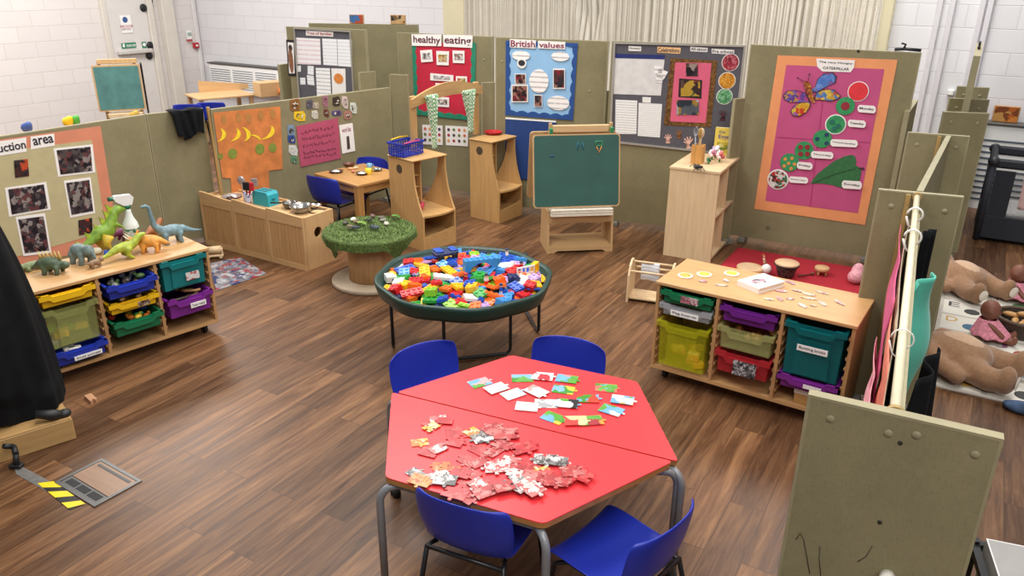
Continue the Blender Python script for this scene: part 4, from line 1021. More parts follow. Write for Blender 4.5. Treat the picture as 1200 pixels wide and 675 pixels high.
photos(d,[[(804,74),(818,89)]],3,DK,170,22,False); d.poly('photo_frame',[(796,91.7),(823,93.7),(822,115.5),(795,113.5)],K_blk if False else pm('#2a1c1c',.5),3); photos(d,[[(798,94),(820.5,112.5)]],4,['#3a2a28','#8a3a34','#c8a03a','#2f5a3a','#6a4a44'],171,16,False); photos(d,[[(793,117),(819,134.5)]],3,['#5a626a','#8a8f96','#a8863a','#2f3a44','#b8bcc2'],172,16,False)
for c,r,pal in (((856,73),10.4,['#a8283a','#c8485a','#7a1c2c','#d87a84']),((852,94.5),10.2,['#e0982a','#f0b44a','#c87a1c']),((849,113),9.6,['#5aa868','#8accA0'.lower(),'#3f8a54','#a8dcb0'])): d.disc('finger_painting',c,r,K_wh,1,26); d.disc('painted_disc',c,r*.92,photo(int(c[0]),pal,60),2,26)
def hand(d,c,s,col,layer=1,rot=0):
    q=[]
    for k in range(5):
        an=rot+PI/2+(k-2)*.42; L=s*(1.0 if k in(1,2,3) else .82)
        for da,rr in ((-.13,.55),(-.09,1),(.09,1),(.13,.55)): q.append((c[0]+cos(an+da)*L*rr,c[1]-sin(an+da)*L*rr))
    q+=[(c[0]+s*.4,c[1]+s*.55),(c[0]-s*.4,c[1]+s*.55)]
    d.poly('handprint',q[::-1],pm(col,.6,.15,50),layer)
hand(d,(783,164),7,'#e0b2a0'); hand(d,(808,169),9,'#e6b8a4',1,.3); hand(d,(796,158.5),6.5,'#8a5a2e'); hand(d,(846.5,137),8,'#4a2430',1,-.2)
# caterpillar display
d=Disp(PO,'weekday_display','pink display with orange border, coloured discs and paper butterfly','display',(911.6,64.7),off=.003)
d.poly('border',[(911.6,64.7),(1052,70),(1013.7,263.6),(884,244.7)],K_orb,0)
d.poly('backing',[(921.7,76),(1036.5,81),(1005.5,249.5),(897,235)],K_pink,1)
K_crease=pm('#a82f68',.8)
d.poly('crease',[(911,160.2),(1020,166.5),(1020,167.2),(911,161)],K_crease,2); d.poly('crease',[(968.5,80),(969.3,80),(950,242),(949.2,242)],K_crease,2)
L8=lambda x,y:(880+x/3.067,50+y/3.067)
K_grn=pm('#2f8f56',.6,.25,60); K_dg=pm('#2f6a3c',.7,.15,40); K_redd=pm('#d8313a',.6,.1,40); K_dred=pm('#8f2430',.6,.2,60)
cen=[(1006,107),(991,124),(979.5,145.5),(964,162.5),(942.6,176),(925.6,190),(912,210)]
for i,c in enumerate(cen):
    if i in(0,2,6): d.disc('paper_plate',c,12.6,K_wh,3+i%2,30,1.0)
    if i==6:
        d.disc('painted_disc',c,11,photo(181,['#f0ece6','#c8383a','#2f7a5a','#e8e2da','#3a2a2a','#f0ece6'],36),5,26)
    else:
        d.disc('painted_disc',c,11.2 if i else 11.6,K_redd if i==0 else K_grn,4+i%2,30)
    if i==1: d.disc('paint_dot',c,5.2,K_dred,6)
    if i==3:
        for a in ((-6,0),(5,-5),(5,5)): d.disc('paint_dot',(c[0]+a[0],c[1]+a[1]),2.6,pm('#1f3a5a',.6),6)
    if i==4:
        for a in ((-4,-4),(4,-4),(-4,4),(4,4)): d.disc('paint_dot',(c[0]+a[0],c[1]+a[1]),3,K_dred,6)
    if i==5:
        for a in ((-5,-4),(3,-5),(-1,1),(6,2),(-6,4),(2,7)): d.disc('paint_dot',(c[0]+a[0],c[1]+a[1]),2.1,pm('#d8924a',.6),6)
    if i==2:
        for a in ((-4,-3),(3,2),(-2,5)): d.disc('paint_dot',(c[0]+a[0],c[1]+a[1]),3,pm('#1f6a5a',.6,.2,40),6)
lf=[(215,505),(226,488),(240,470),(268,448),(300,425),(335,408),(362,402),(375,408),(380,425),(376,440),(392,447),(398,462),(392,490),(385,512),(350,520),(322,520),(290,510),(255,505)]
d.poly('felt_leaf',[L8(*p) for p in lf[::-1]],K_dg,3); d.poly('leaf_vein',[L8(222,503),L8(300,470),L8(376,450),L8(377,453),L8(300,474),L8(222,506)],pm('#24522e',.8),4); d.poly('stalk',[L8(385,450),L8(405,447),L8(410,456),L8(398,455)],pm('#3a2430',.7),4)
wing=lambda name,pts,pal,s,ly: (d.poly('wing',[L8(*p) for p in pts],pm('#4a2c3a',.7),ly), d.poly('wing_pattern',[(lambda c:(c[0]+(L8(*p)[0]-c[0])*.9,c[1]+(L8(*p)[1]-c[1])*.9))(L8(sum(q[0] for q in pts)/len(pts),sum(q[1] for q in pts)/len(pts))) for p in pts],photo(s,pal,32),ly+1))
wing('w',[(200,180),(165,170),(130,172),(115,190),(120,205),(140,215),(190,215),(215,215)],['#6a4a9a','#c8488a','#d8a03a','#7a6ac0'],190,3)
wing('w',[(215,212),(185,213),(155,225),(143,245),(150,262),(175,265),(200,250),(217,225)],['#e0a02c','#d8482e','#e8c84a','#a86ab0'],191,5)
wing('w',[(210,175),(230,160),(240,130),(262,110),(295,106),(310,120),(305,145),(270,160),(235,180)],['#4a7ac8','#5a8ad8','#7a9ae0','#8a6ab0'],192,3)
wing('w',[(225,205),(235,180),(265,165),(300,168),(325,190),(318,200),(290,210),(250,205)],['#d8b03a','#c8584a','#5a8ac8','#e8c85a'],193,5)
d.poly('butterfly_body',[L8(190,142),L8(203,136),(L8(214,142)),L8(222,180),L8(232,215),L8(222,214),L8(200,180)],photo(194,['#b06a2a','#d89a3a','#8a3a2e'],50),7)
for a,b in (((192,138),(170,125)),((208,136),(212,112))):
    p,q=d.loc(L8(*a)),d.loc(L8(*b)); mb=MB().tube([(p[0],-.018,p[1]),(q[0],-.018,q[1])],.002,5); mb.ball((q[0],-.018,q[1]),.006,8,6); mb.build('feeler',K_txt,d.o)
def label_card(t,a,b):
    (x0,y0),(x1,y1)=a,b; ym=(y0+y1)/2; k=(y1-y0)*.28
    d.poly('day_label',[(x0,y0+k),(x0+2,y0),(x1-2,y0+1.2),(x1,y0+k+1.2),(x1,y1-k+.8),(x1-2,y1+.8),(x0+2,y1-.4),(x0,y1-k)],K_wh,8); d.text(t,(x0+2.5,y0+2.4),(x1-2.5,y1-1.8),K_txt,9,name='lettering')
for t,a,b in (('Monday',(1005.5,122.4),(1026.7,131.5)),('Tuesday',(994,139.7),(1015,148.5)),('Wednesday',(973.6,162.5),(1005.5,171.3)),('Thursday',(951,176.5),(977,185)),('Friday',(934.5,189),(952.7,197.7)),('Saturday',(925,206),(947.5,213.7)),('Sunday',(987,210.7),(1010.4,220.5))): label_card(t,a,b)
d.poly('title_card',[(957,68.5),(1002,70.5),(1001,79),(997,84.5),(964,83.5),(958,78)],K_wh,3); d.text('The very Hungry',(960,71),(999,76),K_txt,4); d.text('CATERPILLAR',(965,77.6),(995,82.6),K_txt,4)
# far noticeboard
d=noticeboard(PF,'notice_board','far framed charcoal noticeboard with red heading and white sheets',[(344.7,32.3),(411.5,36.3),(416,117),(351,119)],.003)
d.poly('heading_label',[(359,35.5),(391,37.3),(390.7,43),(359,41.5)],K_wh,1); d.text('Tree of families',(360,37),(389.5,41.6),pm('#b03040',.6),2)
SH=lines('#eff0f2','#8a8a92',30,2,.25)
d.poly('written_sheet',[(347.5,44),(375.5,45.5),(376.5,76),(349,75)],lines('#f1ecee','#c07a88',22,2,.35),1); d.poly('written_sheet',[(378,45),(395,45.8),(396,77),(379.5,76)],SH,1); d.poly('written_sheet',[(395.6,45.8),(412.3,46.5),(413.7,78.5),(396.6,77.3)],SH,1)
d.poly('written_sheet',[(370.4,79.5),(387,80),(388.5,113),(372,113)],lines('#f3f3f3','#44444a',26,2,.4),1); c=d.poly('soup_sheet',[(388.7,80),(405,80.5),(406,112),(390,112)],K_wh,1); d.disc('soup_bowl_picture',(397.3,92),5.5,pm('#d8843a',.6,.2,60),2,16,.9)
for q in ([(349,77),(353,77),(353,84),(349,84)],[(361,77),(368,77.5),(368,88),(361,87)],[(352,91),(358,91),(358.5,99),(352.5,99)],[(360,88),(368,89),(369,100),(361,99)]): d.poly('small_card',q,SH,1)
d=Disp(PF,'framed_figure_poster','tall narrow black framed poster on the edge of the far screen','poster',(335.3,46.3),off=.004)
d.poly('frame',[(335.6,46.3),(346,47),(347.6,89),(338.3,89)],M_black,0); d.poly('sheet',[(337.5,49.5),(344.6,50),(345.8,86),(339.5,86)],K_wh,1); d.disc('figure_head',(340.9,56),2.2,pm('#3a2a28',.6),2,12,1.3); d.disc('figure_body',(341.6,71),2.6,pm('#8a5a3e',.6,.3,40),2,16,4.4)
# small pictures standing on tops of screens and heater
def stand_pic(pl,label,a,b,z0,off,s,pal):
    (xa,_),(xb,_)=pl.hit(*a),pl.hit(*b); w=xb-xa; zt=pl.hit(*a)[1]; h=max(.06,zt-z0)
    t=thing('small_picture',label,'picture',pl.world(xa,z0,off),pl.rz)
    MB().box(0,w,-.012,.018,0.0,h,ch=.003).build('block',pm('#b98a5a',.6),t); MB().box(w*.05,w*.95,-.0145,-.0125,h*.05,h*.95).build('picture',photo(s,pal,14),t)
stand_pic(PK,'small orange and blue picture standing on the far screen top','x' and (408.7,17),(426,29),1.651,-.02,201,['#d8844a','#e8a06a','#4a7ab0','#c8583a'])
stand_pic(PK,'small brown picture standing right on the far screen top',(457,17.5),(475,29),1.651,-.02,202,['#c8985a','#8a6a4a','#3a3a3a','#d8b07a'])
xh,zh=WB.hit(1150,142)
stand_pic(WB,'orange painting standing on the heater behind the cot',(1166,122),(1193,139),zh+.022,.08,203,['#c86a2a','#e08a3a','#8a4a24','#d8a05a'])
d=Disp(WB,'socket_box','white socket box on the back wall','socket',(1111,104),off=.004); x,z=d.loc((1118,112)); MB().box(0,x,-.05,0,z,0,ch=.01).build('box',M_trunk,d.o); MB().box(x*.2,x*.8,-.053,-.05,z*.8,z*.2).build('face',M_signw,d.o)
# black clips
def clip(pl,label,px,z,off):
    x,_=pl.hit(*px); t=thing('spring_clamp',label,'clamp',pl.world(x,z,off),pl.rz)
    MB().tube([(-.09,0,.012),(-.02,0,.02),(.09,0,.014)],.012,8).build('jaw',M_blk,t); MB().tube([(-.03,0,.02),(-.02,0,.05),(-.05,0,.06)],.009,6).build('handle',M_blk,t); return t
clip(PO,'black clamp lying on the top right of the orange bordered display screen',(1064,57),1.667,-.015)
cp=PS3.world(PS3.L*.5,1.621,-.025); t=clip(PS3,'black clamp gripping the top of the tall narrow screen',(1150,60),1.621,-.025); t.location=cp
# ------------------------------------------------------------------ cloth and pole by the left screens
def cloth(name,label,cat,fn,mat,nu=40,nv=30,thick=.004,loc=(0,0,0),rz=0):
    o=MB().grid(fn,nu,nv).build(name,mat,None,loc,rz,fix=False); s=o.modifiers.new('thick','SOLIDIFY'); s.thickness=thick; s.offset=0; return tag(o,label,cat)
K_blackcloth=pm('#0d0f12',.9,.3,14,spec=.2)
xa,za=P2.hit(196,129); xb,zb=P2.hit(236,127)
LB=xb-xa
def bc(u,v):
    x=LB*u*(1-.12*v)+.03*v; f=.012*sin(u*9+v*3)+.006*sin(u*23)
    if v<.25: return (x,.045-.09*(v/.25),LZ+.007+.006*sin(u*11))
    k=(v-.25)/.75; return (x+.02*k*sin(u*5),-.048-f-.012*k,LZ+.005-k*(.21+.03*sin(u*5+1)-.04*(u<.15)))
cloth('black_cloth','black cloth hung over the top of the left screen','cloth',bc,K_blackcloth,36,26,.004,P2.world(xa,0),P2.rz)
pt=P2.world(P2.hit(233,163)[0],0,.05); pb_=P2.world(P2.hit(243,228)[0],0,.09)
o=MB().box(-.013,.013,-.013,.013,0,1.15,ch=.003).build('wooden_pole',wood('#a5834f','z',.55),None,P2.world(P2.L+.015,0,.13)); o.rotation_euler=(-.06,0,P2.rz); tag(o,'thin wooden pole leaning where the two left screens meet','pole')
# ------------------------------------------------------------------ black draped object on a wooden base, left edge
b0=at(22,536); b1=at(90,514); PBk=Plane(b0,b1)
o=thing('wooden_plinth','plywood box base under the black draped object','box',PBk.world(-.5,0),PBk.rz)
Lb=PBk.L+.5
MB().box(0,Lb,0,.3,.0,.118,ch=.004).build('box',wood('#b5905c','x',.6,.12),o); MB().box(0.002,Lb-.002,.002,.298,.1182,.122).build('lid',wood('#a98453','x',.6,.12),o)
DC=at(68,478,.13)+Vector((-.325,-.03,0)); DC.z=0
def drape(u,v):
    a=2*PI*u; z=1.50-v*1.37
    r=.345*(1-.62*(1-v)**2.2)
    r*=1+.035*sin(a*9+v*2)*min(1,v*2)+.02*sin(a*17+1)*v
    if v<.06: r*=v/.06
    return (r*cos(a)*.95-.02*(1-v),r*sin(a)*.75+.04*sin(a*3)*(v>.9),z+.012*sin(a*7)*(v>.9))
t=thing('draped_stand','tall object under a black fabric cover at the left edge','cover',(DC.x,DC.y,0),PBk.rz)
oo=MB().grid(drape,120,40,closed_u=True).build('fabric_cover',K_blackcloth,t,fix=False)
MB().lathe([(.1,.123),(.1,.16),(.02,.18),(.02,1.4)],16).build('inner_post',M_blk,t)
e=at(67,490,.15)-Vector((DC.x,DC.y,0)); Mi=Matrix.Rotation(-PBk.rz,4,'Z')
e=Mi@at(70,486,.13)-Mi@Vector((DC.x,DC.y,0))
MB().tube([(e.x-.1,e.y,.17),(e.x-.03,e.y-.02,.15),(e.x+.02,e.y-.01,.13)],[.02,.028,.02],8).ball((e.x+.02,e.y-.01,.135),(.032,.03,.022)).build('fabric_toggle',M_black,t)
# strap and buckle, tape
s0=at(4,523,.11); s1=at(15,520,.10); s2=at(19,545,.015)
st=thing('buckle_strap','black webbing strap with plastic buckle hanging to the floor','strap',(s2.x,s2.y,0))
mb=MB()
pts=[s0-s2,s1-s2,Vector((.005,.01,.07)),Vector((0,0,.012))]; 
for i in range(3):
    a,b=pts[i],pts[i+1]; a=a.copy();b=b.copy(); 
    if i<2: a.z=a.z if i else .11
    mb.tube([a,b],[.013,.013],6)
mb.build('webbing',M_black,st); MB().box(-.03,.03,-.018,.02,.004,.022,ch=.005).build('buckle',M_blk,st)
def flat(name,label,cat,px,mat,z=.0,th=.0015,grp=None):
    P=[at(*p,z) for p in px]; c=sum(P,Vector())/len(P); return tag(MB().prism([((p-c).x,(p-c).y) for p in P],0,th).build(name,mat,None,(c.x,c.y,z)),label,cat,grp)
tp=thing('hazard_tape','yellow and black hazard tape with a silver end stuck on floor','tape',(at(60,570).x,at(60,570).y,0))
o_=at(60,570)
def fl_(name,px,mat,z0,z1): 
    P=[at(*p)-o_ for p in px]; return MB().prism([(p.x,p.y) for p in P],z0,z1).build(name,mat,tp)
fl_('silver_tape',[(17,549),(22,545),(64,567),(56,577),(19,556)],pm('#8f8d8a',.35,.15,30,metal=.5),.0005,.002)
K_tape=pm('#e8c81f',.4,.08,20)
A0,A1,B0,B1=(47,567),(86,597),(61,565),(99,591)
fl_('tape_base',[(44,567),(62,564),(100,591),(82,598)],pm('#1c1b1a',.45,.1),.0021,.003)
for f0,f1 in ((0.02,.22),(.38,.6),(.80,1.0)):
    L_=lambda f,s: (44+(82-44)*f if s==0 else 62+(100-62)*f, 567+(598-567)*f if s==0 else 564+(591-564)*f)
    fl_('yellow_stripe',[L_(max(0,f0-.06),0),L_(f0+.06 if f0>.1 else f0,1),L_(min(1,f1+.06),1),L_(f1-.06,0)],K_tape,.0031,.0036)
# floor box hatch
c0,c1,c2,c3=at(118,537),at(168,559),at(111,595),at(64,566)
PHt=Plane(c3,c2); HW=(c2-c3).length; HDp=(c0-c3).dot(PHt.n)
ht_=thing('floor_socket_hatch','grey metal floor socket hatch with wood effect lid','hatch',PHt.world(0,0),PHt.rz)
K_met=pm('#6a6866',.4,.1,30,metal=.5); w_=.016
MB().box(0,HW,0,w_,.0005,.006).box(0,HW,HDp-w_,HDp,.0005,.006).box(0,w_,w_,HDp-w_,.0005,.006).box(HW-w_,HW,w_,HDp-w_,.0005,.006).build('frame',K_met,ht_)
MB().box(w_+.002,HW-w_-.002,.075,HDp-w_-.002,.0005,.0045).build('lid',wood('#8a6a52','x',.4,.15),ht_)
MB().box(w_+.002,HW-w_-.002,w_+.002,.072,.0005,.003).build('socket_plate',pm('#5c5a58',.45,.1),ht_)
for k in range(3):
    x=w_+.02+k*(HW-.06)/3; MB().box(x,x+(HW-.1)/3,w_+.012,.062,.0031,.0045).build('cable_flap',M_black,ht_)
MB().box(w_+.02,HW-w_-.02,HDp-w_-.03,HDp-w_-.016,.0046,.0062).build('handle_slot',pm('#3a3836',.4),ht_)
# wooden block on the floor
p=at(107,469); o=MB().prism([(-.045,-.018),(.045,-.018),(.045,-.006),(.03,-.006),(.03,.006),(.045,.006),(.045,.018),(-.045,.018)],0,.02).build('wooden_block',wood('#b98a68','x',.6),None,(p.x,p.y,0),-.75); tag(o,'small notched wooden block lying on the floor by the dinosaur unit','block')
# patterned mat and wooden toy behind the left unit
P_=[at(*q) for q in ((243,310),(281,302),(312,321),(254,341))]
mt=thing('patterned_mat','small patterned mat with red and blue squares by the dinosaur unit','mat',(P_[0].x,P_[0].y,0)); MB().prism([((q-P_[0]).x,(q-P_[0]).y) for q in P_],.0005,.006).build('pile',photo(210,['#8a8a94','#6a6a78','#a83a4a','#b0b0b4','#3a4a7a','#9a9aa2'],16),mt)
cq=sum(P_,Vector())/4; MB().prism([((cq+(q-cq)*.88-P_[0]).x,(cq+(q-cq)*.88-P_[0]).y) for q in P_],.0061,.0068).build('printed_panel',photo(211,['#77777f','#a0a0a8','#b04a50','#c8c8cc','#44507e','#8a8a92'],30),mt)
p=at(252,303); wt=thing('wooden_toy','small pale wooden rolling toy on the patterned mat','toy',(p.x,p.y,.007),.3)
MB().box(-.07,.07,-.03,.03,.015,.03,ch=.004).build('base',M_pine,wt); MB().cyl((-.06,0,.07),(.06,0,.07),.03,n=16).build('roller',M_pine,wt)
for s in (-.062,.062): MB().box(s-.006,s+.006,-.025,.025,.0305,.08,ch=.003).build('bracket',M_pine,wt)
for s in (-.05,.05): MB().cyl((s,-.036,.016),(s,.036,.016),.015,n=12).build('wheel',M_pine,wt)
# ------------------------------------------------------------------ clothes rail on the right
K_cream=pm('#d8cfb0',.4,.06,20); K_whp=pm('#e6e2da',.4,.04)
r0=PN1.world(PN1.L*.47,1.175,-.045); r1=PN2.world(PN2.L*.46,1.185,.01)
rail=thing('clothes_rail','cream round pole running between the two nearest right hand end boards','rail',(r0.x,r0.y,0),0)
MB().tube([r0-Vector((r0.x,r0.y,0)),r1-Vector((r0.x,r0.y,0))],.0135,14).build('pole',K_cream,rail)
dr_=(r1-r0); dr_.z=0; RL=dr_.length; ru_=dr_/RL; rn_=Vector((ru_.y,-ru_.x,0)); rrz=math.atan2(ru_.y,ru_.x)
for p_,s_ in ((r0,1),(r1,-1)):
    q_=p_-Vector((r0.x,r0.y,0)); o=MB().tube([q_,q_+ru_*s_*.015],.022,14).build('end_bracket',M_batten,rail)
def on_rail(f,off=0,z=0): 
    p=r0+(r1-r0)*f; return Vector((p.x+rn_.x*off,p.y+rn_.y*off,p.z+z))
hk=[]
for k,(f,lab) in enumerate(((.22,'white wire hanger on the cream rail, nearest to the viewer'),(.70,'white plastic hanger in the middle of the cream rail'),(.86,'white plastic hanger at the far end of the cream rail'))):
    p=on_rail(f); h=thing('coat_hanger',lab,'hanger',p,rrz,'hangers on the cream rail')
    hook=[(0,.032*cos(a),.032*sin(a)-.008) for a in [PI*1.0-PI*1.35*i/12 for i in range(13)]]
    hook=[(0,-y,z) for _,y,z in hook]
    MB().tube(hook+[(0,-.035,-.055)] if False else hook,.005 if k else .0025,6).build('hook',K_whp,h)
    MB().tube([(0,.034,-.02),(0,.02,-.06),(0,.0,-.075)],.005 if k else .0025,6).build('neck',K_whp,h)
    MB().tube([(0,0,-.075),(-.075,0,-.11),(-.15,0,-.14),(.15,0,-.14),(.075,0,-.11)],.004 if k else .0025,6,closed=True).build('shoulder_bar',K_whp,h)
# teal wing costume and black garment hanging on the right of the rail
def teal(u,v):
    w=.02+.17*sin(PI*min(1,v*.9+.1))**.8
    return ((u-.5)*w*2.0,.02*sin(u*7)+.015*sin(v*9),-v*.62)
o=cloth('teal_costume','turquoise fabric wing costume hanging on the right of the rail','costume',teal,pm('#4fb9a2',.8,.08,10,sheen=.2),24,30,.006,on_rail(.60,.075,-.10),rrz-.32)
def blk(u,v):
    w=.17+.11*v
    return ((u-.5)*2*w,.05*sin(u*11+1)*(.4+v*.6)+.05*(u-.5),-v*.62)
cloth('black_garment','black garment hanging below the turquoise costume on the rail','garment',blk,K_blackcloth,30,24,.005,on_rail(.36,.11,-.22),rrz-.25)
def blk2(u,v): return ((u-.5)*.08,.012*sin(u*11),-v*.5)
cloth('black_garment','narrow black cloth hanging at the far end of the rail','garment',blk2,K_blackcloth,14,14,.005,on_rail(.84,.07,-.06),rrz-.5)
MB2=MB()
p=on_rail(.28,.13,-.60); 
# crumpled art on the left face of the rail screen
def art(label,f0,f1,z0,z1,hexc,ph,off=.006,cat='artwork',name='paper_artwork'):
    f0,f1=1-f1,1-f0
    w=(f1-f0)*PS1.L
    def f(u,v): 
        e=1+.0*u
        return (w*u+.012*sin(v*13+ph),-.008-.012*abs(sin(u*5+ph)+.6*sin(v*9+ph*2)),(z0-z1)*v*(1-.12*sin(u*6+ph)**2))
    cloth(name,label,cat,f,pm(hexc,.7,.2,30),18,18,.002,PS1.world(f0*PS1.L,z1,off),PS1.rz)
art('large buff backing paper on the rail screen',.02,.98,.12,1.08,'#b8a68c',.0,.002)
art('long salmon pink paper artwork pinned along the rail screen',.04,.55,.42,1.04,'#e0806a',.3)
art('bright pink paper artwork pinned above the salmon one',.45,.93,.5,1.08,'#d25a86',1.1,.022)
art('dark plum paper artwork near the foot of the rail screen',.02,.3,.12,.42,'#6a2a44',2.1,.02)
art('pale pink crepe artwork in the middle of the rail screen',.36,.66,.3,.74,'#e8a0a8',.9,.035)
art('red paper flower artwork on the rail screen',.12,.2,.58,.78,'#d0302c',1.7,.05)
art('orange paper flower artwork on the rail screen',.09,.15,.42,.58,'#e8902a',2.7,.05)
art('mint green paper artwork at the near end of the rail screen',.1,.24,.66,.86,'#8cc8a4',3.2,.045)
art('grey green paper leaf artwork at the foot of the rail screen',.1,.2,.22,.42,'#5a9a7a',4.2,.045)
def art2(label,f0,f1,z0,z1,hexc,ph,off):
    f0,f1=1-f1,1-f0
    w=(f1-f0)*PS2.L
    cloth('paper_artwork',label,'artwork',lambda u,v:(w*u,-.006-.01*abs(sin(u*7+ph)),(z0-z1)*v),pm(hexc,.7,.12,20),14,10,.002,PS2.world(f0*PS2.L,z1,off),PS2.rz)
art2('pink paper strip pinned on the far display screen',.1,.5,.7,1.12,'#d8688a',.5,.004); art2('white sheet pinned on the far display screen',.52,.9,.6,1.12,'#e8e4ea',1.5,.004)
for k in range(2): pass
# ------------------------------------------------------------------ soft toys and dolls
K_plush=pm('#957052',.9,.14,60,sheen=.3); K_plushl=pm('#c2a083',.9,.1,60,sheen=.3); K_muz=pm('#e8dccb',.9,.08,60)
def bear(label,p,rz,s=1.):
    t=thing('teddy_bear',label,'soft toy',(p.x,p.y,.012),rz,'big brown teddy bears')
    S=lambda *c:tuple(x*s for x in c)
    it=[('b',S(0,0,.135),S(.235,.185,.135)),('b',S(-.31,0,.15),S(.135,.145,.13)),('b',S(-.35,.125,.18),S(.05,.05,.03)),('b',S(-.35,-.125,.18),S(.05,.05,.03)),
        ('t',[S(.12,.12,.10),S(.27,.17,.085),S(.36,.17,.10)],[.1*s,.085*s,.075*s]),('t',[S(.12,-.12,.10),S(.27,-.17,.085),S(.36,-.17,.10)],[.1*s,.085*s,.075*s]),
        ('t',[S(-.15,.15,.15),S(-.03,.24,.12),S(.10,.27,.08)],[.07*s,.06*s,.055*s]),('t',[S(-.15,-.15,.15),S(-.03,-.24,.12),S(.10,-.27,.08)],[.07*s,.06*s,.055*s]),('b',S(.37,.17,.115),S(.06,.075,.105)),('b',S(.37,-.17,.115),S(.06,.075,.105))]
    blob('body',it,.018*s,K_plush,t)
    MB().ball(S(.01,0,.165),S(.185,.125,.115),20,12).build('belly_patch',K_plushl,t)
    m_=MB().ball(S(-.285,0,.255),S(.06,.065,.05),14,10).build('muzzle',K_muz,t); MB().ball(S(-.285,0,.303),S(.018,.024,.012)).build('nose',M_black,m_)
    for y in (-.055,.055): MB().ball(S(-.335,y,.268),S(.012,.012,.008)).build('eye',M_black,t)
    for y in (-.17,.17): MB().lathe([(0,.004),(.045*s,.003),(.05*s,0)],18,M=Matrix.Translation(S(.432,y,.115))@Matrix.Rotation(PI/2,4,'Y'),cap=False).build('paw_pad',K_muz,t)
    return t
# alphabet mat
m0=at(1082,450); mm=thing('letter_mat','pale play mat printed with letters and pictures under the teddy bears','mat',(m0.x,m0.y,0),math.atan2(VD.y,VD.x))
ML,MW=1.5,2.1
MB().box(0,ML,0,MW,.0005,.009).build('foam_mat',pm('#bdb6ac',.7,.06,10),mm)
rnd=random.Random(11); cols=['#5a7a4a','#a84a44','#3f6a8a','#c8a04a','#3a3a3a','#8a5a7a','#6aa0b0']
kx=0
letters='ABCDEFGHIJKLMNOPQRSTUVWXYZ'
for i in range(5):
    for j in range(7):
        x=.025+i*.295; y=.025+j*.295; sq=MB().box(x,x+.265,y,y+.265,.0091,.0105).build('printed_square',pm('#d8d3c8',.7,.05,12),mm)
        c=pm(cols[(i*3+j)%7],.7,.15,30)
        me=text_mesh(letters[(i*7+j)%26],.07,.09,c); o=bpy.data.objects.new('letter',me); COL.objects.link(o); o.parent=sq; o.location=(x+.03,y+.15,.0112)
        MB().ball((x+.18,y+.10,.0107),(.05,.055,.0012),12,6).build('printed_picture',pm(cols[(i+j*2+3)%7],.7,.25,40),sq)
fd=math.atan2(-.35,.9)
hb_=at(1112,398,.16); fb_=at(1174,432,.08); 
bear('large brown teddy bear lying nearest on the letter mat','x' and Vector((at(1120,415,.11).x,at(1120,415,.11).y,0)),math.atan2(fb_.y-hb_.y,fb_.x-hb_.x),.84)
hb2=at(1118,292,.2); fb2=at(1160,334,.08)
bear('large brown teddy bear lying at the back of the letter mat',Vector((at(1128,324,.11).x,at(1128,324,.11).y,0)),math.atan2(fb2.y-hb2.y,fb2.x-hb2.x)+.15,.78)
K_doll=pm('#7a4a38',.55,.1,20); K_dress=pm('#d8889a',.8,.35,70)
def doll(label,p,rz):
    t=thing('baby_doll',label,'doll',(p.x,p.y,.012),rz,'baby dolls in pink')
    it=[('b',(0,0,.20),(.06,.062,.066)),('t',[(0,0,.15),(0,0,.08),(0,0,.04)],[.03,.045,.045]),('t',[(0,.04,.12),(.05,.07,.09),(.09,.075,.06)],[.02,.018,.017]),('t',[(0,-.04,.12),(.05,-.07,.09),(.09,-.075,.06)],[.02,.018,.017]),
        ('t',[(.02,.03,.03),(.10,.045,.03),(.16,.05,.025)],[.03,.026,.022]),('t',[(.02,-.03,.03),(.10,-.045,.03),(.16,-.05,.025)],[.03,.026,.022]),('b',(.165,.05,.04),(.018,.02,.03)),('b',(.165,-.05,.04),(.018,.02,.03)),('b',(.058,0,.195),(.012,.012,.01)),('b',(0,.062,.2),(.012,.008,.016)),('b',(0,-.062,.2),(.012,.008,.016))]
    blob('body',it,.008,K_doll,t,smooth_it=2)
    def skirt(u,v):
        a=2*PI*u; r=.045+.06*v; return (r*cos(a)*1.1+.03*v,r*sin(a),.14-.105*v+.008*sin(a*8)*v)
    o=MB().grid(skirt,48,10,closed_u=True).build('dress',K_dress,t,fix=False); s_=o.modifiers.new('thick','SOLIDIFY'); s_.thickness=.004
    for y in (-.022,.022): MB().ball((.056,y,.212),(.005,.007,.006)).build('eye',M_black,t)
    return t
p=at(1152,398); doll('brown baby doll in a pink dress leaning on the dark basket',Vector((p.x,p.y,0)),-.5)
p=at(1186,352); doll('brown baby doll in a pink dress behind the dark basket',Vector((p.x,p.y,0)),-.9)
# basket with wooden pieces
p=at(1194,392); bk=thing('wicker_basket','dark round wicker basket of tan toys on the letter mat','basket',(p.x,p.y,.012))
wk=MB()
for j in range(7):
    z=.012+j*.014; r=.135+.022*j/6; wk.tube([((r+.006*sin(k*PI+(j%2)*PI))*cos(2*PI*k/36),(r+.006*sin(k*PI+(j%2)*PI))*sin(2*PI*k/36),z) for k in range(36)],.008,6,closed=True)
wk.lathe([(0,.002),(.13,.002),(.13,.008),(0,.008)],24,cap=False).build('woven_side',pm('#4a3c32',.7,.25,60),bk)
for k in range(12): pass
o=MB().tube([(.162*cos(2*PI*k/36),.162*sin(2*PI*k/36),.114) for k in range(36)],.012,8,closed=True).build('rim',pm('#5a4a3c',.7,.2,60),bk)
rnd=random.Random(4)
for k in range(9):
    a=2.4*k; r=.03+.012*k*.9; o=MB().ball((0,0,0),(.05,.022,.018),12,8).build('wooden_spoon_toy',pm('#c8965a',.55,.15,30),None,(p.x+r*cos(a),p.y+r*sin(a),.07+.018*(k%4)),a*1.7); tag(o,'tan wooden toy lying in the dark wicker basket','toy','tan toys in the dark basket')
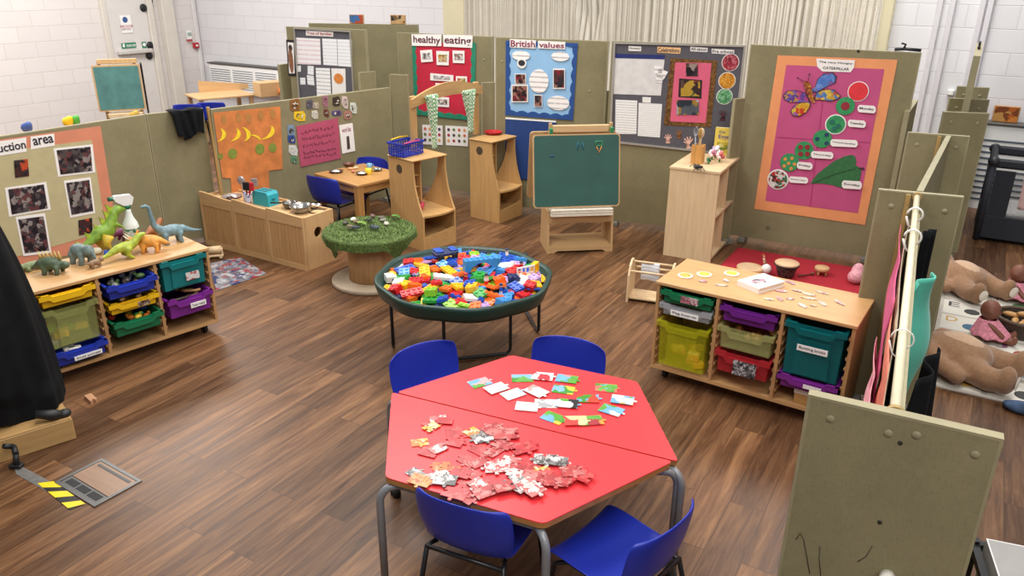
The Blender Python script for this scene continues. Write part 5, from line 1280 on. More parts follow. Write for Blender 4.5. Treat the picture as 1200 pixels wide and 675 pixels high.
# denim cloth at the right edge
p=at(1199,484); o=blob('denim_cloth',[('b',(0,0,.03),(.10,.05,.035)),('b',(.06,.03,.03),(.08,.06,.03)),('t',[(-.08,.02,.025),(.0,-.02,.05),(.1,-.03,.03)],[.025,.03,.028])],.01,pm('#44597a',.85,.2,40),None,(p.x,p.y,0),-.5); tag(o,'crumpled blue denim cloth at the edge of the letter mat','cloth')
# travel cot
cA=at(1140,281); cdir=VD; PCt=Plane(cA,cA+cdir*1.05); ct=thing('travel_cot','dark navy travel cot with mesh sides and pale pink blanket','cot',PCt.world(0,0),PCt.rz)
K_nav=pm('#2b2d36',.75,.12,40); CWd,CDp,CHt=1.05,.68,.76
for x in (.02,CWd-.02):
    for y in (.02,CDp-.02):
        MB().tube([(x,y,.01),(x,y,CHt-.06)],.03,10).build('corner_post',K_nav,ct)
        MB().ball((x,y,CHt-.05),(.05,.05,.045)).build('corner_joint',pm('#25262d',.5),ct)
for (x0,x1,y0,y1) in ((.02,CWd-.02,-.005,.045),(.02,CWd-.02,CDp-.045,CDp+.005),(-.005,.045,.02,CDp-.02),(CWd-.045,CWd+.005,.02,CDp-.02)):
    MB().box(x0,x1,y0,y1,CHt-.10,CHt-.02,ch=.018).build('padded_rail',K_nav,ct)
    MB().box(x0,x1,y0+.0 if y1-y0>.1 else (y0+y1)/2-.012,y1 if y1-y0>.1 else (y0+y1)/2+.012,.03,.24,ch=.008).build('lower_panel',K_nav,ct)
MB().box(.05,.2,.012,.03,.2405,CHt-.1205).build('side_panel',K_nav,ct); MB().box(CWd-.2,CWd-.05,.012,.03,.2405,CHt-.1205).build('side_panel',K_nav,ct)
MB().box(.2,CWd-.2,.018,.022,.2405,CHt-.1205).build('mesh_side',pm('#6b6d74',.8,.3,120,alpha=.16),ct)
MB().box(.03,CWd-.03,.05,CDp-.05,.2,.26,ch=.01).build('mattress',pm('#b8b6b4',.85,.3,60),ct)
def blk_(u,v):
    y=-.035-.01*sin(u*9) if v>.35 else -.03+.1*(1-v/.35)
    return (.25+.66*u+.02*v,y,(CHt-.005-.01*sin(u*9) if v<.35 else CHt-.005-(v-.35)/.65*.42))
P=PCt
cloth('pink_blanket','pale pink blanket hanging over the side of the travel cot','blanket',blk_,pm('#d9b3b0',.9,.06,30,sheen=.2),24,24,.006,PCt.world(0,0),PCt.rz)
# black framed trolley with white bins in the near right corner
q=at(1143,632,.62); tr=thing('black_metal_trolley','black metal framed trolley with white bins, bottom right corner','trolley',(q.x,q.y,0),math.atan2(VD.y,VD.x)+.2)
W_,D_,H_=.42,.30,.62
for x in (0,W_):
    for y in (0,-D_): MB().box(x-.011,x+.011,y-.011,y+.011,.0,H_).build('post',M_blk,tr)
for z in (.25,H_-.02):
    MB().box(.0115,W_-.0115,-.011,.011,z-.011,z+.011).box(.0115,W_-.0115,-D_-.011,-D_+.011,z-.011,z+.011).box(-.011,.011,-D_+.0115,-.0115,z-.011,z+.011).box(W_-.011,W_+.011,-D_+.0115,-.0115,z-.011,z+.011).build('rail',M_blk,tr)
MB().box(W_*.5-.01,W_*.5+.01,-D_+.0115,-.0115,H_-.03,H_-.012).build('middle_bar',M_blk,tr)
for k in range(2):
    x=.02+k*(W_-.03)/2; w=(W_-.06)/2
    bn=thing('white_bin',('white plastic bin in the left half of the black trolley','white plastic bin in the right half of the black trolley')[k],'bin',tr.matrix_world@Vector((0,0,0)),0)
    bn.location=(q.x,q.y,0); bn.rotation_euler=tr.rotation_euler
    m_=MB(); z0,z1=.262,.645
    m_.box(x,x+.004,-D_+.02,-.02,z0,z1).box(x+w-.004,x+w,-D_+.02,-.02,z0,z1).box(x+.0041,x+w-.0041,-D_+.02,-D_+.024,z0,z1).box(x+.0041,x+w-.0041,-.024,-.02,z0,z1).box(x+.0041,x+w-.0041,-D_+.0241,-.0241,z0,z0+.004)
    m_.build('tub',pm('#e6e4e2',.35,.03),bn)
# ------------------------------------------------------------------ red rug and instruments
r_0=at(866,291); rg=thing('red_rug','plain red rug with drums behind the right hand tray unit','rug',(r_0.x,r_0.y,0),math.atan2(VD.y,VD.x))
MB().box(0,1.05,-.95,0,.0005,.008,ch=.002).build('pile',pm('#a51a2a',.95,.12,80,bump=.4),rg); MB().box(-.012,1.062,-.962,.012,.0003,.0048).build('bound_edge',pm('#8f1524',.9,.1,40),rg)
RUG=.0085
p=at(920,325); dm=thing('djembe_drum','small dark patterned drum with a pale skin on the red rug','drum',(p.x,p.y,RUG))
MB().lathe([(.055,0),(.06,.01),(.075,.06),(.088,.105)],28).build('shell',photo(220,['#2a2624','#4a423c','#1e1b1a','#6a5c50'],60),dm); MB().lathe([(.091,.1051),(.093,.112),(.088,.118),(0,.12)],28,cap=False).build('drum_skin',pm('#d8b48c',.6,.1,14),dm)
MB().tube([(.091*cos(2*PI*k/28),.091*sin(2*PI*k/28),.1+.0) for k in range(28)],.006,6,closed=True).build('rope_ring',pm('#3a332e',.8),dm)
p=at(878,320); dm=thing('hand_drum','flat pale wooden hand drum lying on the red rug','drum',(p.x,p.y,RUG))
MB().lathe([(.10,0),(.102,.003),(.102,.042),(.098,.045)],32).build('rim',M_birch,dm); MB().lathe([(.0975,.0452),(.09,.047),(0,.047)],32,cap=False).build('drum_skin',pm('#c9a984',.6,.1,14),dm)
p=at(897,322); mk=thing('white_maraca','white round headed maraca leaning beside the dark drum','maraca',(p.x,p.y,RUG))
MB().ball((0,0,.04),(.04,.04,.04)).build('head',pm('#e4e2de',.4,.04),mk); MB().tube([(0,.02,.06),(-.01,.09,.13)],.012,8).build('handle',photo(221,['#b0542e','#d8c8a8','#8a3a2c'],50),mk)
p=at(962,323); cs_=thing('wooden_block_drum','small round wooden drum on peg legs on the red rug','drum',(p.x,p.y,RUG))
MB().lathe([(.048,.035),(.055,.04),(.055,.062),(.05,.066),(0,.066)],24).build('drum_top',M_birch,cs_)
for k in range(4): MB().cyl((.04*cos(k*PI/2+.6),.04*sin(k*PI/2+.6),0),(.038*cos(k*PI/2+.6),.038*sin(k*PI/2+.6),.036),.008,n=8).build('peg_leg',M_birch,cs_)
p=at(944,325); o=MB().tube([(-.07,-.015,.012),(.05,.012,.012)],.006,8).ball((.06,.014,.016),.014).build('drum_beater',pm('#6a3a2a',.5),None,(p.x,p.y,RUG),.1); tag(o,'dark drum beater lying beside the peg legged drum','beater')
p=at(1001,333); o=blob('pink_cloth',[('b',(0,0,.05),(.06,.06,.055)),('b',(.03,.04,.08),(.05,.05,.07))],.012,pm('#d89aa4',.85,.3,60),None,(p.x,p.y,RUG)); tag(o,'bundle of pink patterned cloth at the right end of the red rug','cloth')
# ------------------------------------------------------------------ wooden paper rack by the tray unit
ka_=at(733,354); rk=thing('paper_rack','low wooden rack with dowel rails and a hanging white sheet','rack',(ka_.x,ka_.y,0),math.atan2(VD.y,VD.x)+.18)
def endp(x):
    n=10; pts=[(0,0),(.02,0),(.045,.12)]; pts=[(-.0,0),(.03,0)]
    out=[(.0,0),(.035,0)]+[(.035+.07*(k/n)**2*0+.11-.11*cos(PI/2*k/n)+0,.05+.13*sin(PI/2*k/n)) for k in range(n+1)]
    out=[(0,0),(.24,0),(.235,.11),(.22,.19),(.19,.255),(.15,.29),(.10,.29),(.05,.262),(.015,.2)]
    return MB().prism(out,x,x+.014,'x')
endp(0).build('end_panel',M_pine,rk); endp(.30).build('end_panel',M_pine,rk)
for y,z in ((.04,.24),(.13,.285),(.2,.22)): MB().cyl((.0145,y,z-.012),(.2995,y,z-.012),.008,n=10).build('dowel_rail',M_pine,rk)
MB().box(.0145,.2995,.03,.21,.02,.03).build('base_slat',M_pine,rk)
M_=Matrix.Translation((ka_.x,ka_.y,0))@Matrix.Rotation(rk.rotation_euler.z,4,'Z'); pp=M_@Vector((.14,.13,.283))
cloth('printed_sheet','white printed sheet folded over the dowel of the low rack','paper',lambda u,v:((u-.5)*.13,.016*(1 if v<.5 else -1)*min(1,abs(v-.5)*6)+.01*sin(u*5),-.0-abs(v-.5)*.28),lines('#dcdde2','#5a6070',40,2,.4),12,20,.0015,(pp.x,pp.y,pp.z+.0),rk.rotation_euler.z)
# ------------------------------------------------------------------ on the right hand tray unit
TZr=.6125
def topflat(name,label,cat,px,w,h,mat,rot,th=.004,grp=None,shape='rect',z=TZr,mat2=None):
    p=at(px[0],px[1],z); mb=MB()
    if shape=='round': mb.lathe([(w,0),(w,th*.8),(w*.93,th),(0,th)],26)
    else:
        rr=random.Random(int(px[0]*7+px[1])); n=11
        q=[((w*cos(2*PI*k/n))*(1+rr.uniform(-.22,.22)),(h*sin(2*PI*k/n))*(1+rr.uniform(-.22,.22))) for k in range(n)] if shape=='cut' else [(-w,-h),(w,-h),(w,h),(-w,h)]
        mb.prism(q,0,th)
    o=mb.build(name,mat,None,(p.x,p.y,z),rot)
    return tag(o,label,cat,grp),o
U7=lambda x,y:(720+x/3.97,270+y/3.97)
for (x,y),lab,c in (((330,213),'yellow round wooden food slice at the left of the tray unit top','#e8b04a'),((418,207),'round wooden egg slice, second from the left on the tray unit','#f0cf4a'),((545,203),'round wooden egg slice beside the picture book','#f2d84a')):
    t_,o=topflat('wooden_slice',lab,'toy food',U7(x,y),.044,.03,pm('#e9dcc0',.5,.06,20),0,.006,'round wooden food slices','round'); MB().lathe([(.03,.0061),(.03,.0072),(0,.0072)],20,cap=False).build('painted_yolk',pm(c,.5,.15,40),o)
for k,(x,y,w,h,r,c) in enumerate(((412,238,.02,.017,.3,'#d89aa0'),(495,257,.034,.012,.35,'#e6dccb'),(520,235,.022,.013,-.7,'#e6d9d4'),(775,283,.028,.018,.2,'#d8a4ac'),(820,245,.034,.014,-.5,'#c8a0b4'),(853,283,.036,.011,.0,'#e8e0bc'),(717,322,.026,.012,.2,'#ece2b8'),(770,320,.03,.014,-.9,'#d8a8b0'),(818,320,.018,.014,.6,'#dca6ac'),(905,300,.038,.013,-.1,'#ece6cc'),(905,318,.04,.012,.2,'#e4d8a4'),(970,293,.036,.01,-.1,'#e2d8cc'),(875,352,.034,.013,-.7,'#e8e2cc'),(925,352,.018,.009,.1,'#dccab0'),(968,343,.028,.016,-.7,'#e0ccc4'),(1047,338,.04,.012,-.7,'#d8b4b4'))):
    pos=['left edge','slices','slices','book','book','book','book','book','book','middle','middle','back edge','front','front','front','right end'][k]
    topflat('wooden_cutout','small pale painted wooden picture shape lying loose on the tray unit','toy',U7(x,y),w,h,photo(230+k,[c,'#efe8da',c,'#b8908c'],50),r+PR.rz,.005,'loose wooden pictures on the tray unit','cut')
bp_=at(720+680/3.97,270+258/3.97,TZr); bkk=thing('picture_book','thick white board book with black cartoon pictures on the tray unit','book',(bp_.x,bp_.y,TZr),PR.rz+1.15)
MB().box(-.105,.105,-.075,.075,.0,.004).box(-.105,.105,-.075,.075,.026,.03).box(-.105,-.1005,-.075,.075,.0041,.0259).build('cover',K_wh,bkk); MB().box(-.1,.1,-.071,.071,.0042,.0258).build('pages',lines('#ebe6d6','#a8a090',260,2,.3),bkk)
MB().prism([(-.02+.05*cos(t)*(1+.2*sin(3*t)),.0+.035*sin(t)) for t in [2*PI*k/20 for k in range(20)]],.0301,.0308).build('printed_picture',photo(250,['#3a3a42','#e8e4e0','#d8a0b0','#8a8a92'],36),bkk)
MB().box(.05,.09,-.06,.06,.0301,.0308).build('printed_title',lines('#e8e4e0','#2a2a2e',60,0,.9),bkk)
wb=PR.world(0,0); Mr=Matrix.Translation(wb)@Matrix.Rotation(PR.rz,4,'Z'); pbx=Mr@Vector((rx[2]+.1,.03,.0955))
wbx=thing('cardboard_box','small box with white lid under the purple tray','box',pbx,PR.rz); MB().box(0,.19,0,.25,0,.055,ch=.002).build('base',pm('#c89a5c',.7,.08,20),wbx); MB().box(-.003,.193,-.003,.253,.0552,.082,ch=.002).build('lid',K_wh,wbx)
# toys inside the trays
def fill(label,grp,unit,x,b,z,n,cols,shape,s=.03,seed=0,yr=(.03,.3)):
    rr=random.Random(seed); M=Matrix.Translation(unit.location)@Matrix.Rotation(unit.rotation_euler.z,4,'Z')
    for k in range(n):
        p=M@Vector((x+b*rr.uniform(.17,.83),rr.uniform(*yr),z+s*.5+.004+ (k%3)*s*.55)); c=cols[k%len(cols)]; mt_=pm(c,.4,.08,14); mb=MB()
        if shape=='block': mb.box(-s,s,-s*.6,s*.6,-s*.5,s*.5,ch=.004)
        elif shape=='track': mb.tube([(-s*2,0,0),(-s,s*.5,0),(s,s*.5,.0),(s*2,-s*.2,0)],s*.3,6)
        else: mb.ball((0,0,0),(s,s*.7,s*.6),10,8); mb.ball((s*.9,0,s*.5),s*.4,8,6)
        tag(mb.build('small_toy',mt_,None,p,rr.uniform(0,6)),label,'toy',grp)
fill('yellow or orange toy inside the deep yellow tray','toys in the yellow tray',RU,rx[0],rb,.13,9,['#e8b01c','#e88a1c','#f0c83a'],'block',.034,1,(.03,.2))
fill('tan toy inside the see-through olive tray on the right','toys in the right olive tray',RU,rx[1],rb,.33,6,['#c8944a','#e0b06a'],'anim',.034,2,(.03,.2))
fill('coloured toy inside the see-through olive tray, dinosaur unit','toys in the left olive tray',LU,lx[0],lb,.235,10,['#e8b81c','#8aa83a','#c8643a','#b8a48a'],'block',.036,3,(.03,.2))
fill('green or grey toy animal in the blue tray','animals in the blue tray',LU,lx[1],lb,.465,12,['#4a6a3a','#8a8a84','#5a5048','#b8b4aa'],'anim',.028,4,(.0,.2))
fill('small bright toy in the green tray','toys in the green tray',LU,lx[1],lb,.235,12,['#d8b02a','#2a4aa8','#c83a2a','#3a8a4a','#d8782a'],'anim',.026,5,(-.02,.2))
fill('wooden track piece in the purple tray','track in the purple tray',LU,lx[2],lb,.28,9,['#b89468','#3a2c24','#a87a50'],'track',.03,6,(-.01,.2))
fill('pale paper toy in the low blue tray','toys in the low blue tray',LU,lx[0],lb,.165,6,['#d8d4cc','#5a8a4a','#b8b4b0'],'block',.032,7,(.0,.2))
fill('small toy in the shallow yellow tray under the animals','toys in the middle yellow tray',LU,lx[1],lb,.375,6,['#3a3230','#8a6a4a'],'anim',.022,8,(-.02,.15))
# ------------------------------------------------------------------ toys on the dinosaur unit
ZL=.5855
def dino(label,px,rz,items,voxel,hexc,name='toy_dinosaur',s=1.,extra=None):
    p=at(px[0],px[1],ZL); t=thing(name,label,'toy dinosaur' if 'dino' in name else 'toy animal',(p.x,p.y,ZL),rz,None)
    def S(v): return tuple(x*s for x in v)
    its=[('b',S(i[1]),S(i[2]) if isinstance(i[2],tuple) else i[2]*s) if i[0]=='b' else ('t',[S(q) for q in i[1]],[r*s for r in i[2]]) for i in items]
    blob('body',its,voxel*s,pm(hexc,.5,.3,40),t,smooth_it=2)
    if extra: extra(t,s)
    return t
def legs(x0,x1,y,h,r): return [('t',[(x,yy,h),(x+.006,yy*1.1,h*.5),(x,yy*1.1,.008)],[r*1.25,r,r*1.05]) for x in (x0,x1) for yy in (-y,y)]
TU=PLU.rz
# green upright spiny dinosaur with yellow legs
def sail(t,s):
    bk=[(-.16,.065),(-.10,.105),(-.04,.14),(.0,.175),(.03,.21),(.05,.245)]
    for i,(x,z) in enumerate(bk):
        MB().prism([((x-.022)*s,(z-.02)*s),((x+.026)*s,(z+.0)*s),((x-.035)*s,(z+.045)*s)],-.005*s,.005*s,'y').build('back_spine',pm('#a5b53a',.5,.3,40),t)
    for y in (-.04,.04):
        MB().tube([(-.02*s,y*s,.105*s),(-.045*s,y*1.3*s,.06*s),(-.025*s,y*1.4*s,.01*s),(.03*s,y*1.4*s,.01*s)],[.036*s,.022*s,.014*s,.012*s],8).build('yellow_leg',pm('#c0a42e',.5,.3,40),t)
dino('big green spiny backed dinosaur rearing up on yellow legs by the bottle',(130,293),TU+.1,[('b',(-.02,0,.125),(.075,.045,.045)),('t',[(0,0,.13),(.035,0,.18),(.06,0,.225),(.085,0,.24),(.13,0,.235)],[.045,.036,.03,.03,.015]),('t',[(-.06,0,.115),(-.13,0,.075),(-.21,0,.045)],[.038,.022,.006]),('t',[(.05,.03,.16),(.085,.035,.13)],[.013,.008]),('t',[(.05,-.03,.16),(.085,-.035,.13)],[.013,.008])],.008,'#7a9c34',s=1.0,extra=sail)
dino('green and yellow long tailed dinosaur standing in front of spray bottle',(150,303),TU+.1,[('b',(0,0,.075),(.07,.03,.032)),('t',[(.05,0,.085),(.09,0,.12),(.12,0,.125)],[.026,.02,.014]),('t',[(-.05,0,.075),(-.12,0,.05),(-.19,0,.035)],[.026,.014,.005]),('t',[(0,.025,.06),(-.01,.03,.03),(.02,.03,.008)],[.022,.013,.01]),('t',[(0,-.025,.06),(-.01,-.03,.03),(.02,-.03,.008)],[.022,.013,.01])],.007,'#9fae36')
def frill(t,s):
    MB().lathe([(0,.01),(.05*s,.004),(.06*s,-.004),(0,-.004)],14,M=Matrix.Translation((-.055*s,0,.095*s))@Matrix.Rotation(-PI/2.6,4,'Y'),cap=False).build('neck_frill',pm('#d87a2c',.5,.2,40),t)
    for y in (-.02,.02): MB().tube([(-.09*s,y*s,.09*s),(-.12*s,y*s,.12*s)],[.007*s,.002*s],6).build('horn',pm('#e8dcc0',.5),t)
dino('orange horned dinosaur with neck frill beside the spray bottle',(173,295),TU-.6,[('b',(.02,0,.07),(.075,.042,.04)),('b',(-.085,0,.075),(.035,.028,.026)),('t',[(.08,0,.07),(.14,0,.045)],[.024,.006])]+legs(-.02,.06,.03,.05,.014),.008,'#d9963f',s=.98,extra=frill)
dino('grey blue long necked dinosaur at the right end of the unit top',(203,284),TU+PI-.1,[('b',(0,0,.08),(.085,.038,.038)),('t',[(.06,0,.09),(.098,0,.13),(.108,0,.2),(.112,0,.25),(.13,0,.262)],[.03,.02,.014,.012,.013]),('b',(.143,0,.26),(.02,.012,.011)),('t',[(-.07,0,.08),(-.13,0,.055),(-.19,0,.045)],[.026,.013,.005])]+legs(-.045,.045,.026,.06,.015),.007,'#6f8b93')
dino('brown crested toy dinosaur half hidden behind the orange one',(182,279),TU+.5,[('b',(0,0,.06),(.06,.03,.03)),('t',[(.04,0,.07),(.075,0,.10)],[.022,.018]),('t',[(-.04,0,.06),(-.11,0,.04)],[.02,.005])]+legs(-.02,.03,.02,.05,.011),.007,'#9a5c34')
dino('purple toy dinosaur behind the big green spiny one',(146,281),TU+.2,[('b',(0,0,.055),(.05,.025,.026)),('t',[(.04,0,.06),(.07,0,.085)],[.018,.016]),('t',[(-.04,0,.055),(-.1,0,.03)],[.018,.005])]+legs(-.02,.03,.02,.045,.011),.007,'#7a2f58')
dino('small grey toy elephant shaped dinosaur on the left of the unit top',(96,308),TU-1.2,[('b',(0,0,.075),(.065,.042,.045)),('b',(.07,0,.085),(.036,.032,.036)),('t',[(.095,0,.08),(.112,0,.05),(.11,0,.02)],[.016,.011,.008])]+legs(-.035,.035,.028,.06,.017),.008,'#6e7f7c',name='toy_elephant',s=1.0)
dino('tiny brown toy animal in front of the grey elephant',(112,314),TU+.1,[('b',(0,0,.03),(.035,.016,.017)),('b',(.037,0,.04),(.016,.014,.014)),('t',[(-.03,0,.032),(-.055,0,.04)],[.006,.003])]+legs(-.02,.02,.01,.025,.006),.004,'#8a6c50',name='toy_bear_cub',s=1.1)
def spikes(t,s):
    for k in range(6):
        x=-.05+.022*k; MB().tube([(x*s,0,.085*s),(x*s-.004,.0,.135*s)],[.01*s,.001*s],6).build('spike',pm('#c8b46a',.5,.2,40),t)
dino('dark green spiked toy dinosaur near the left end of the unit',(62,320),TU-.8,[('b',(0,0,.06),(.065,.042,.04)),('b',(.075,0,.05),(.03,.025,.024)),('t',[(-.05,0,.06),(-.11,0,.03)],[.03,.008])]+legs(-.03,.04,.03,.04,.014),.008,'#4e5f48',extra=spikes)
dino('olive toy crocodile lying at the left end of the unit',(38,316),TU+.1,[('b',(0,0,.028),(.07,.028,.022)),('t',[(.05,0,.028),(.10,0,.022),(.13,0,.018)],[.02,.014,.008]),('t',[(-.05,0,.028),(-.12,0,.018)],[.02,.005])]+legs(-.03,.035,.03,.02,.008),.006,'#6f7a4e',name='toy_crocodile')
p=at(114,298,ZL); o=blob('white_stone',[('b',(0,0,.022),(.034,.026,.022)),('b',(.012,.0,.03),(.02,.018,.014))],.006,pm('#d9cfb8',.7,.1,30),None,(p.x,p.y,ZL)); tag(o,'small cream stone beside the big green dinosaur','stone')
def brick_mesh(nx,ny,u=.0158,h=.0192,stud=True,ht=1.,mat=None,name='toy_brick',hollow=True):
    mb=MB(); X=nx*u; Y=ny*u; H=h*ht
    mb.box(-X+.0003,X-.0003,-Y+.0003,Y-.0003,0,H,ch=.0012)
    if stud:
        for i in range(nx):
            for j in range(ny): mb.lathe([(.0047*u/.0079,0),(.0047*u/.0079,.0042),(.0040*u/.0079,.0046)],10,M=Matrix.Translation((-X+u+2*u*i,-Y+u+2*u*j,H)))
    return mb.mesh(name,mat)
PAL={'red':'#c81f22','yellow':'#f0b81a','blue':'#1f4fb4','light blue':'#3f8fd0','green':'#2f9a3c','orange':'#ec6a1c','white':'#e6e4e0','navy':'#26325e','lime':'#8cc02e','lilac':'#b79ad0','pink':'#d85a9a'}
p=at(127,299,ZL); o=bpy.data.objects.new('toy_brick',brick_mesh(2,2,.011,.024,mat=pm(PAL['blue'],.3,.04,8))); COL.objects.link(o); o.location=(p.x,p.y,ZL); o.rotation_euler=(0,0,.4); tag(o,'single blue brick standing among the dinosaurs','brick')
# spray bottle
p=at(157,286,ZL); sb=thing('spray_bottle','white and green trigger spray bottle among the dinosaurs','bottle',(p.x,p.y,ZL),TU+PI); sb.scale=(1.33,1.33,1.33)
MB().lathe([(.033,0),(.036,.005),(.036,.085),(.032,.105),(.018,.135),(.013,.16),(.013,.175)],24).build('bottle',pm('#dfe6df',.3,.04,8),sb)
MB().lathe([(.0365,.03),(.0366,.031),(.0366,.082),(.0365,.083)],24,cap=False).build('label',photo(260,['#dfe8e0','#3f8a6a','#c8d8cc','#2a6a50'],40),sb)
MB().lathe([(.0145,.175),(.0145,.192)],20).build('collar',pm('#17694f',.4),sb)
MB().prism([(-.02,.192),(.016,.192),(.05,.218),(.06,.236),(.05,.245),(-.02,.24),(-.032,.225)],-.012,.012,'y').build('spray_head',pm('#e8ebe8',.35,.03),sb)
MB().prism([(.028,.196),(.036,.196),(.058,.172),(.05,.17)],-.007,.007,'y').build('trigger',pm('#17694f',.4),sb); MB().cyl((.05,0,.233),(.078,0,.233),.01,n=12).build('nozzle',pm('#17694f',.4),sb)
# ------------------------------------------------------------------ on the kitchen unit
ZK=.4125
def kp(px,py): q=at(px,py,ZK); return Vector((q.x,q.y,ZK))
K_steel=pm('#a6a5a2',.25,.06,20,metal=.85); K_aqua=pm('#2aa5b4',.4,.05,10)
t=thing('toy_toaster','bright turquoise toy toaster standing on the play kitchen unit','toy appliance',kp(312,239),PKf.rz); t.scale=(1.25,1.25,1.25)
MB().prism([(-.075,0),(.075,0),(.072,.075),(.06,.092),(-.06,.092),(-.072,.075)],-.045,.045,'y').build('casing',K_aqua,t)
for y in (-.018,.018): MB().box(-.05,.05,y-.007,y+.007,.0921,.0935).build('slot',pm('#15525c',.6),t)
MB().box(.0725,.083,-.012,.012,.04,.052,ch=.002).build('lever',pm('#187884',.4),t)
def bowl(label,px,r,h,mat,name='bowl',z=ZK,cat='bowl',foodc=None):
    q=at(px[0],px[1],z); t=thing(name,label,cat,(q.x,q.y,z))
    MB().lathe([(0,.0),(r*.6,.0),(r*.9,h*.55),(r,h),(r*1.06,h),(r*.94,h*.97),(r*.85,h*.5),(r*.55,.004),(0,.004)],28,cap=False).build('shell',mat,t)
    if foodc:
        for k in range(7): 
            a=2.4*k; rr=r*.5*math.sqrt(k/7); MB().ball((rr*cos(a),rr*sin(a),h*.55),(.016,.013,.009),8,6).build('pretend_food',pm(foodc,.6,.15,30),t)
    return t
bowl('large steel bowl at the right end of the play kitchen unit',(353,249),.085,.06,K_steel)
t=bowl('dark steel saucepan left of the large steel bowl on the unit',(340,244),.06,.05,pm('#77746f',.3,.1,20,metal=.8),'saucepan',cat='pan'); MB().tube([(-.06,0,.045),(-.15,-.02,.05)],.007,8).build('handle',M_blk,t)
bowl('small steel plate resting behind the large steel bowl',(368,243),.06,.018,K_steel,'steel_plate',cat='plate')
q=kp(372,248); o=MB().tube([(.06*cos(2*PI*k/30),.06*sin(2*PI*k/30),.004) for k in range(30)],.004,6,closed=True).build('hob_ring',pm('#3a332c',.5),None,q); tag(o,'dark hob ring on the worktop right of the steel bowl','hob ring')
t=thing('utensil_pot','clear pot of toy utensils left of the turquoise toaster','pot',kp(291,238)); MB().lathe([(.028,0),(.034,.09),(.031,.088),(.025,.004),(0,.004)],20,cap=False).build('pot',photo(270,['#d8d4e0','#c83a3a','#e8e4e8','#5a5a9a'],24),t)
def tool(label,px,top,kind,mat,name):
    q=kp(*px); e=at(top[0],top[1],ZK+.2); d_=Vector((e.x-q.x,e.y-q.y,.2)); d_.normalize(); d_=d_*.2
    o=MB().tube([(0,0,.02),d_*.8],.006,8).build('handle',mat,None)
    t=thing(name,label,'utensil',q); o.parent=t
    if kind=='round': MB().ball(d_,(.032,.012,.036),14,10).build('head',mat,t)
    else: MB().box(d_.x-.028,d_.x+.028,d_.y-.006,d_.y+.006,d_.z-.035,d_.z+.035,ch=.006).build('head',mat,t)
K_sil=pm('#b7aeb0',.3,.08,20,metal=.5)
tool('silver ladle standing left in the utensil pot',(289,238),(281,206),'round',K_sil,'ladle'); tool('silver slotted turner standing right in the utensil pot',(293,238),(300,203),'sq',K_sil,'turner'); tool('red handled toy utensil in the pot',(292,237),(294,214),'sq',pm('#c02a34',.4,.1),'red_utensil'); tool('black toy utensil in the pot',(290,237),(288,214),'sq',M_black,'black_utensil')
t=bowl('silver patterned tray at the back left of the play kitchen unit',(272,231),.08,.012,K_sil,'silver_tray',cat='tray',foodc='#d8d8da')
q=kp(270,236); t=thing('toy_mug','dark brown toy mug on the left of the kitchen unit','mug',q); MB().lathe([(.022,0),(.024,.04),(.021,.04),(.019,.004),(0,.004)],18,cap=False).build('cup',pm('#4a2a1c',.4),t); MB().tube([(.023,0,.032),(.038,0,.03),(.036,0,.014),(.023,0,.01)],.004,6).build('handle',pm('#4a2a1c',.4),t)
q=kp(325,237); o=blob('pink_cup',[('b',(0,0,.02),(.02,.02,.02)),('b',(0,0,.035),(.022,.022,.012))],.005,pm('#d86a7a',.5),None,q); tag(o,'small pink toy cup right of the turquoise toaster','cup')
# round wooden knob things: cables behind the dinosaur unit
# ------------------------------------------------------------------ on the small square table
ZT=.5205
bowl('steel dish of white play food on the left of the square table',(394,202),.06,.016,pm('#6a5f58',.35,.1,20,metal=.5),'toy_dish',ZT,'dish','#e4e0da')
bowl('steel dish of white play food at the front of the square table',(424,204.5),.052,.018,pm('#6a5f58',.35,.1,20,metal=.5),'toy_dish',ZT,'dish','#e4e0da')
bowl('grey dish at the right of the square table',(441,200),.05,.016,K_steel,'toy_dish',ZT,'dish')
bowl('dark brown toy pot at the back of the square table',(409,195),.055,.03,pm('#6a4032',.5,.1,20),'toy_pot',ZT,'pot')
q=at(432,204,ZT); t=thing('yellow_cup','yellow toy cup on the square table','cup',(q.x,q.y,ZT)); MB().lathe([(.024,0),(.029,.05),(.026,.05),(.021,.004),(0,.004)],18,cap=False).build('cup',pm('#e8c42a',.4,.06),t); MB().tube([(.026,0,.04),(.044,0,.038),(.042,0,.018),(.026,0,.014)],.004,6).build('handle',pm('#e8c42a',.4,.06),t)
q=at(433,196,ZT); t=thing('blue_cup','pale blue toy cup behind the yellow cup','cup',(q.x,q.y,ZT)); MB().lathe([(.022,0),(.026,.035),(.023,.035),(.02,.004),(0,.004)],18,cap=False).build('cup',pm('#7ab0d0',.4,.06),t); MB().tube([(.024,0,.028),(.038,0,.026),(.036,0,.012),(.024,0,.01)],.003,6).build('handle',pm('#7ab0d0',.4,.06),t)
for k,(px,py,c) in enumerate(((411,199,'#e0a878'),(417,198,'#e8c8a0'),(414,202,'#d88a6a'))): 
    q=at(px,py,ZT); o=MB().ball((0,0,.012),(.03,.016,.012),12,8).build('play_food',pm(c,.6,.15,30),None,(q.x,q.y,ZT),k*.9); tag(o,['tan play food in the middle of the square table','cream play food in the middle of the square table','orange play food in front of the brown toy pot'][k],'toy food')
